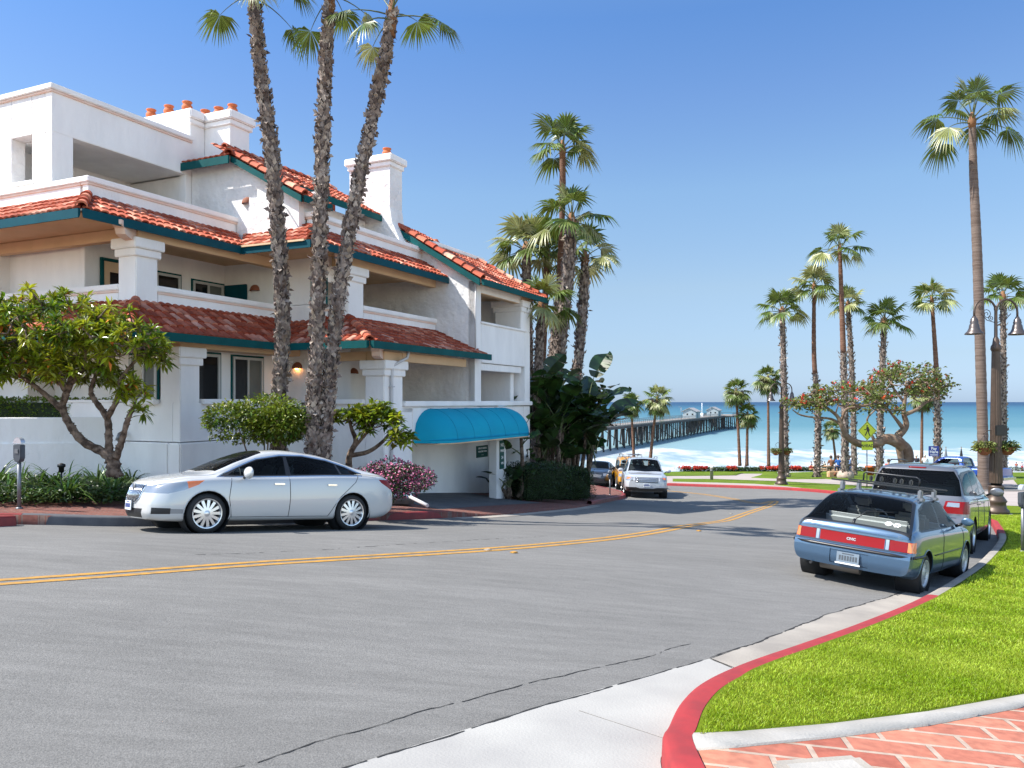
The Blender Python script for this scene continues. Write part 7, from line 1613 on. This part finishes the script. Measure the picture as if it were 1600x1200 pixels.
hut('nearer small pale hut on the pier deck', 121, -.8, 4.5, 2.6, 2.7, 1.3); hut('farther small pale hut near the end of the pier', 172, -1, 4, 2.6, 2.7, 1.4)
o = thing('flag_mast', 'thin white mast between the two pier huts', 'mast', mtx=pm @ Matrix.Translation((148, 0, 6.56))); b = MB(); b.tube([(0, 0, 0), (0, 0, 6)], .12, 6); b.build('pole', 'white', o); b = MB(); b.box(-.6, .6, -.6, .6, 0, 1.6, .1); b.build('kiosk', 'white', o)
# ---------------------------------------------------------------- people
CL_ = {}
def cloth(c):
    if c not in CL_: CL_[c] = mat('cloth', c, .85, col2=tuple(x*.8 for x in c), scale=9)
    return CL_[c]
def skin(name, V, E, R, m, parent, lv=1):
    me = bpy.data.meshes.new(name); me.from_pydata(V, E, []); o = bpy.data.objects.new(name, me); COL.objects.link(o)
    md = o.modifiers.new('s', 'SKIN'); sv = me.skin_vertices[0].data
    for i, r in enumerate(R): sv[i].radius = (r, r) if not isinstance(r, tuple) else r; sv[i].use_root = i == 0
    m2 = o.modifiers.new('u', 'SUBSURF'); m2.levels = lv; md.use_smooth_shade = True
    dg = bpy.context.evaluated_depsgraph_get(); dg.update(); nm = bpy.data.meshes.new_from_object(o.evaluated_get(dg)); bpy.data.objects.remove(o)
    return link(name, nm, parent, m)
def person(label, loc, rz, shirt, pants, hair='hair', sit=False, hat=None, h=1.0, group=None, arm=.4):
    t = thing('person', label, 'person', loc, rz, group=group)
    hp = .50 if sit else .92; k = hp
    pel = (0, 0, k); che = (0, -.02 if not sit else -.10, k+.34); nek = (0, -.03 if not sit else -.14, k+.52); hd_ = (0, -.05 if not sit else -.18, k+.66); top = (0, -.04 if not sit else -.17, k+.76)
    L = lambda s: [(s*.09, 0 if not sit else -.02, k-.03), (s*.11, (-.42 if sit else -.02), (k-.02 if sit else .50)), (s*.11, (-.40 if sit else .04), .08), (s*.12, (-.55 if sit else -.12), .04)]
    A = lambda s: [(s*.17, che[1], k+.46), (s*.24, che[1]-.02-.1*arm, k+.20), (s*.19, che[1]-.22*arm-.05, k+.0+.25*arm), (s*.16, che[1]-.30*arm-.08, k-.06+.30*arm)]
    V = [pel, che, nek, hd_, top]+L(1)+L(-1)+A(1)+A(-1); E = [(0, 1), (1, 2), (2, 3), (3, 4), (0, 5), (5, 6), (6, 7), (7, 8), (0, 9), (9, 10), (10, 11), (11, 12), (1, 13), (13, 14), (14, 15), (15, 16), (1, 17), (17, 18), (18, 19), (19, 20)]
    R = [(.13, .10), (.15, .10), .055, .095, .06]+[.085, .06, .042, .045]*2+[.05, .042, .032, .03]*2
    b = skin('body', V, E, R, 'skin', t)
    skin('shirt', [pel, che, (0, che[1], k+.44)]+A(1)[:2]+A(-1)[:2], [(0, 1), (1, 2), (1, 3), (3, 4), (1, 5), (5, 6)], [(.155, .125), (.175, .13), (.10, .08), .07, .06, .07, .06], cloth(shirt), t)
    skin('trousers', [(0, 0, k+.03)]+L(1)[:3]+L(-1)[:3], [(0, 1), (1, 2), (2, 3), (0, 4), (4, 5), (5, 6)], [(.15, .12), .10, .075, .06, .10, .075, .06], cloth(pants), t)
    c = MB(); bmesh.ops.create_uvsphere(c.bm, u_segments=12, v_segments=8, radius=.112)
    for v in c.bm.verts: v.co = Vector((v.co.x*.95, v.co.y*1.1+.025, v.co.z*1.05))+Vector(hd_)+Vector((0, 0, .045))
    bmesh.ops.bisect_plane(c.bm, geom=c.bm.verts[:]+c.bm.edges[:]+c.bm.faces[:], plane_co=Vector(hd_)+Vector((0, -.03, 0)), plane_no=Vector((0, -1, -.9)).normalized(), clear_outer=True)
    c.build('hair' if not hat else 'cap', hair if not hat else cloth(hat), t, smooth=True); t.scale = (h, h, h); return t
random.seed(3); gp_ = 'people at the picnic tables'
PP = [(1289, 736, 0, (.34, .30, .24), (.1, .1, .12), 'hair', 1, None, 'person in a cream shirt, dark hair, leftmost of the back row at the picnic tables', 3.0), (1299, 736, .1, (.40, .37, .32), (.2, .15, .1), 'hair', 1, None, 'person in a pale cream shirt, second in the back row at the picnic tables', 3.0),
      (1310, 736, -.1, (.42, .40, .44), (.2, .2, .25), 'hair', 1, (.7, .7, .7), 'person in white with a white cap in the back row beside the palm', 3.0), (1329, 736, .2, (.40, .40, .46), (.1, .1, .2), 'hair', 1, None, 'person in a light grey top just right of the tallest middle palm', 2.9),
      (1300, 744, 0.1, (.24, .10, .05), (.1, .08, .06), 'hair', 1, None, 'person in a brown top with back to the road, in front of the picnic tables', 3.1), (1311, 743, 0, (.01, .09, .33), (.03, .04, .1), 'hair', 1, None, 'person in a bright blue shirt with back to the road', 3.1),
      (1328, 743, 0, (.22, .35, .62), (.1, .12, .3), 'hair', 1, None, 'person in a light blue shirt right of the bulbous palm base', 3.1), (1269, 736, 1., (.3, .28, .28), (.05, .05, .07), 'hair', 1, None, 'small seated person in grey left of the picnic tables', 2.6)]
for px, py, rz, s, p, hr, st, hat, lb, d in PP:
    q = G(px, py, .15); person(lb, q, rz+pi, s, p, hr, bool(st), hat, 1.12 if st else 1, gp_).location.z += .38 if py < 738 else .2
for px, py, rz, s, p, hr, st, hat, lb, sc in [(1165, 733, 2.6, (.65, .60, .6), (.05, .05, .07), 'hair', 0, None, 'distant person in a pale top standing between the two sea palms', 1.), (1386, 748, 2., (.45, .06, .05), (.02, .16, .17), 'hair', 1, None, 'person in red and teal sitting left of the silver minivan roof', 1.1),
     (1432, 741, 3.0, (.03, .03, .05), (.04, .04, .06), 'hairg', 0, None, 'grey haired person in dark clothes standing right of the coral tree trunk', 1.), (1445, 741, 2.4, (.68, .68, .70), (.45, .42, .36), 'hairg', 0, None, 'person in a white shirt standing left of the blue sign', 1.),
     (1479, 739, 3.2, (.55, .02, .06), (.02, .12, .09), 'hair', 0, None, 'person in a red top under the left closed umbrella', 1.), (1597, 736, 3.0, (.6, .5, .5), (.5, .05, .08), 'hair', 0, None, 'person in white and red at the far right edge by the beach', 1.), (1588, 735, 2.6, (.35, .1, .06), (.1, .1, .12), 'hair', 0, None, 'person in rust brown near the right edge by the beach', 1.)]:
    person(lb, G(px, py, .15), rz, s, p, hr, bool(st), hat, sc)
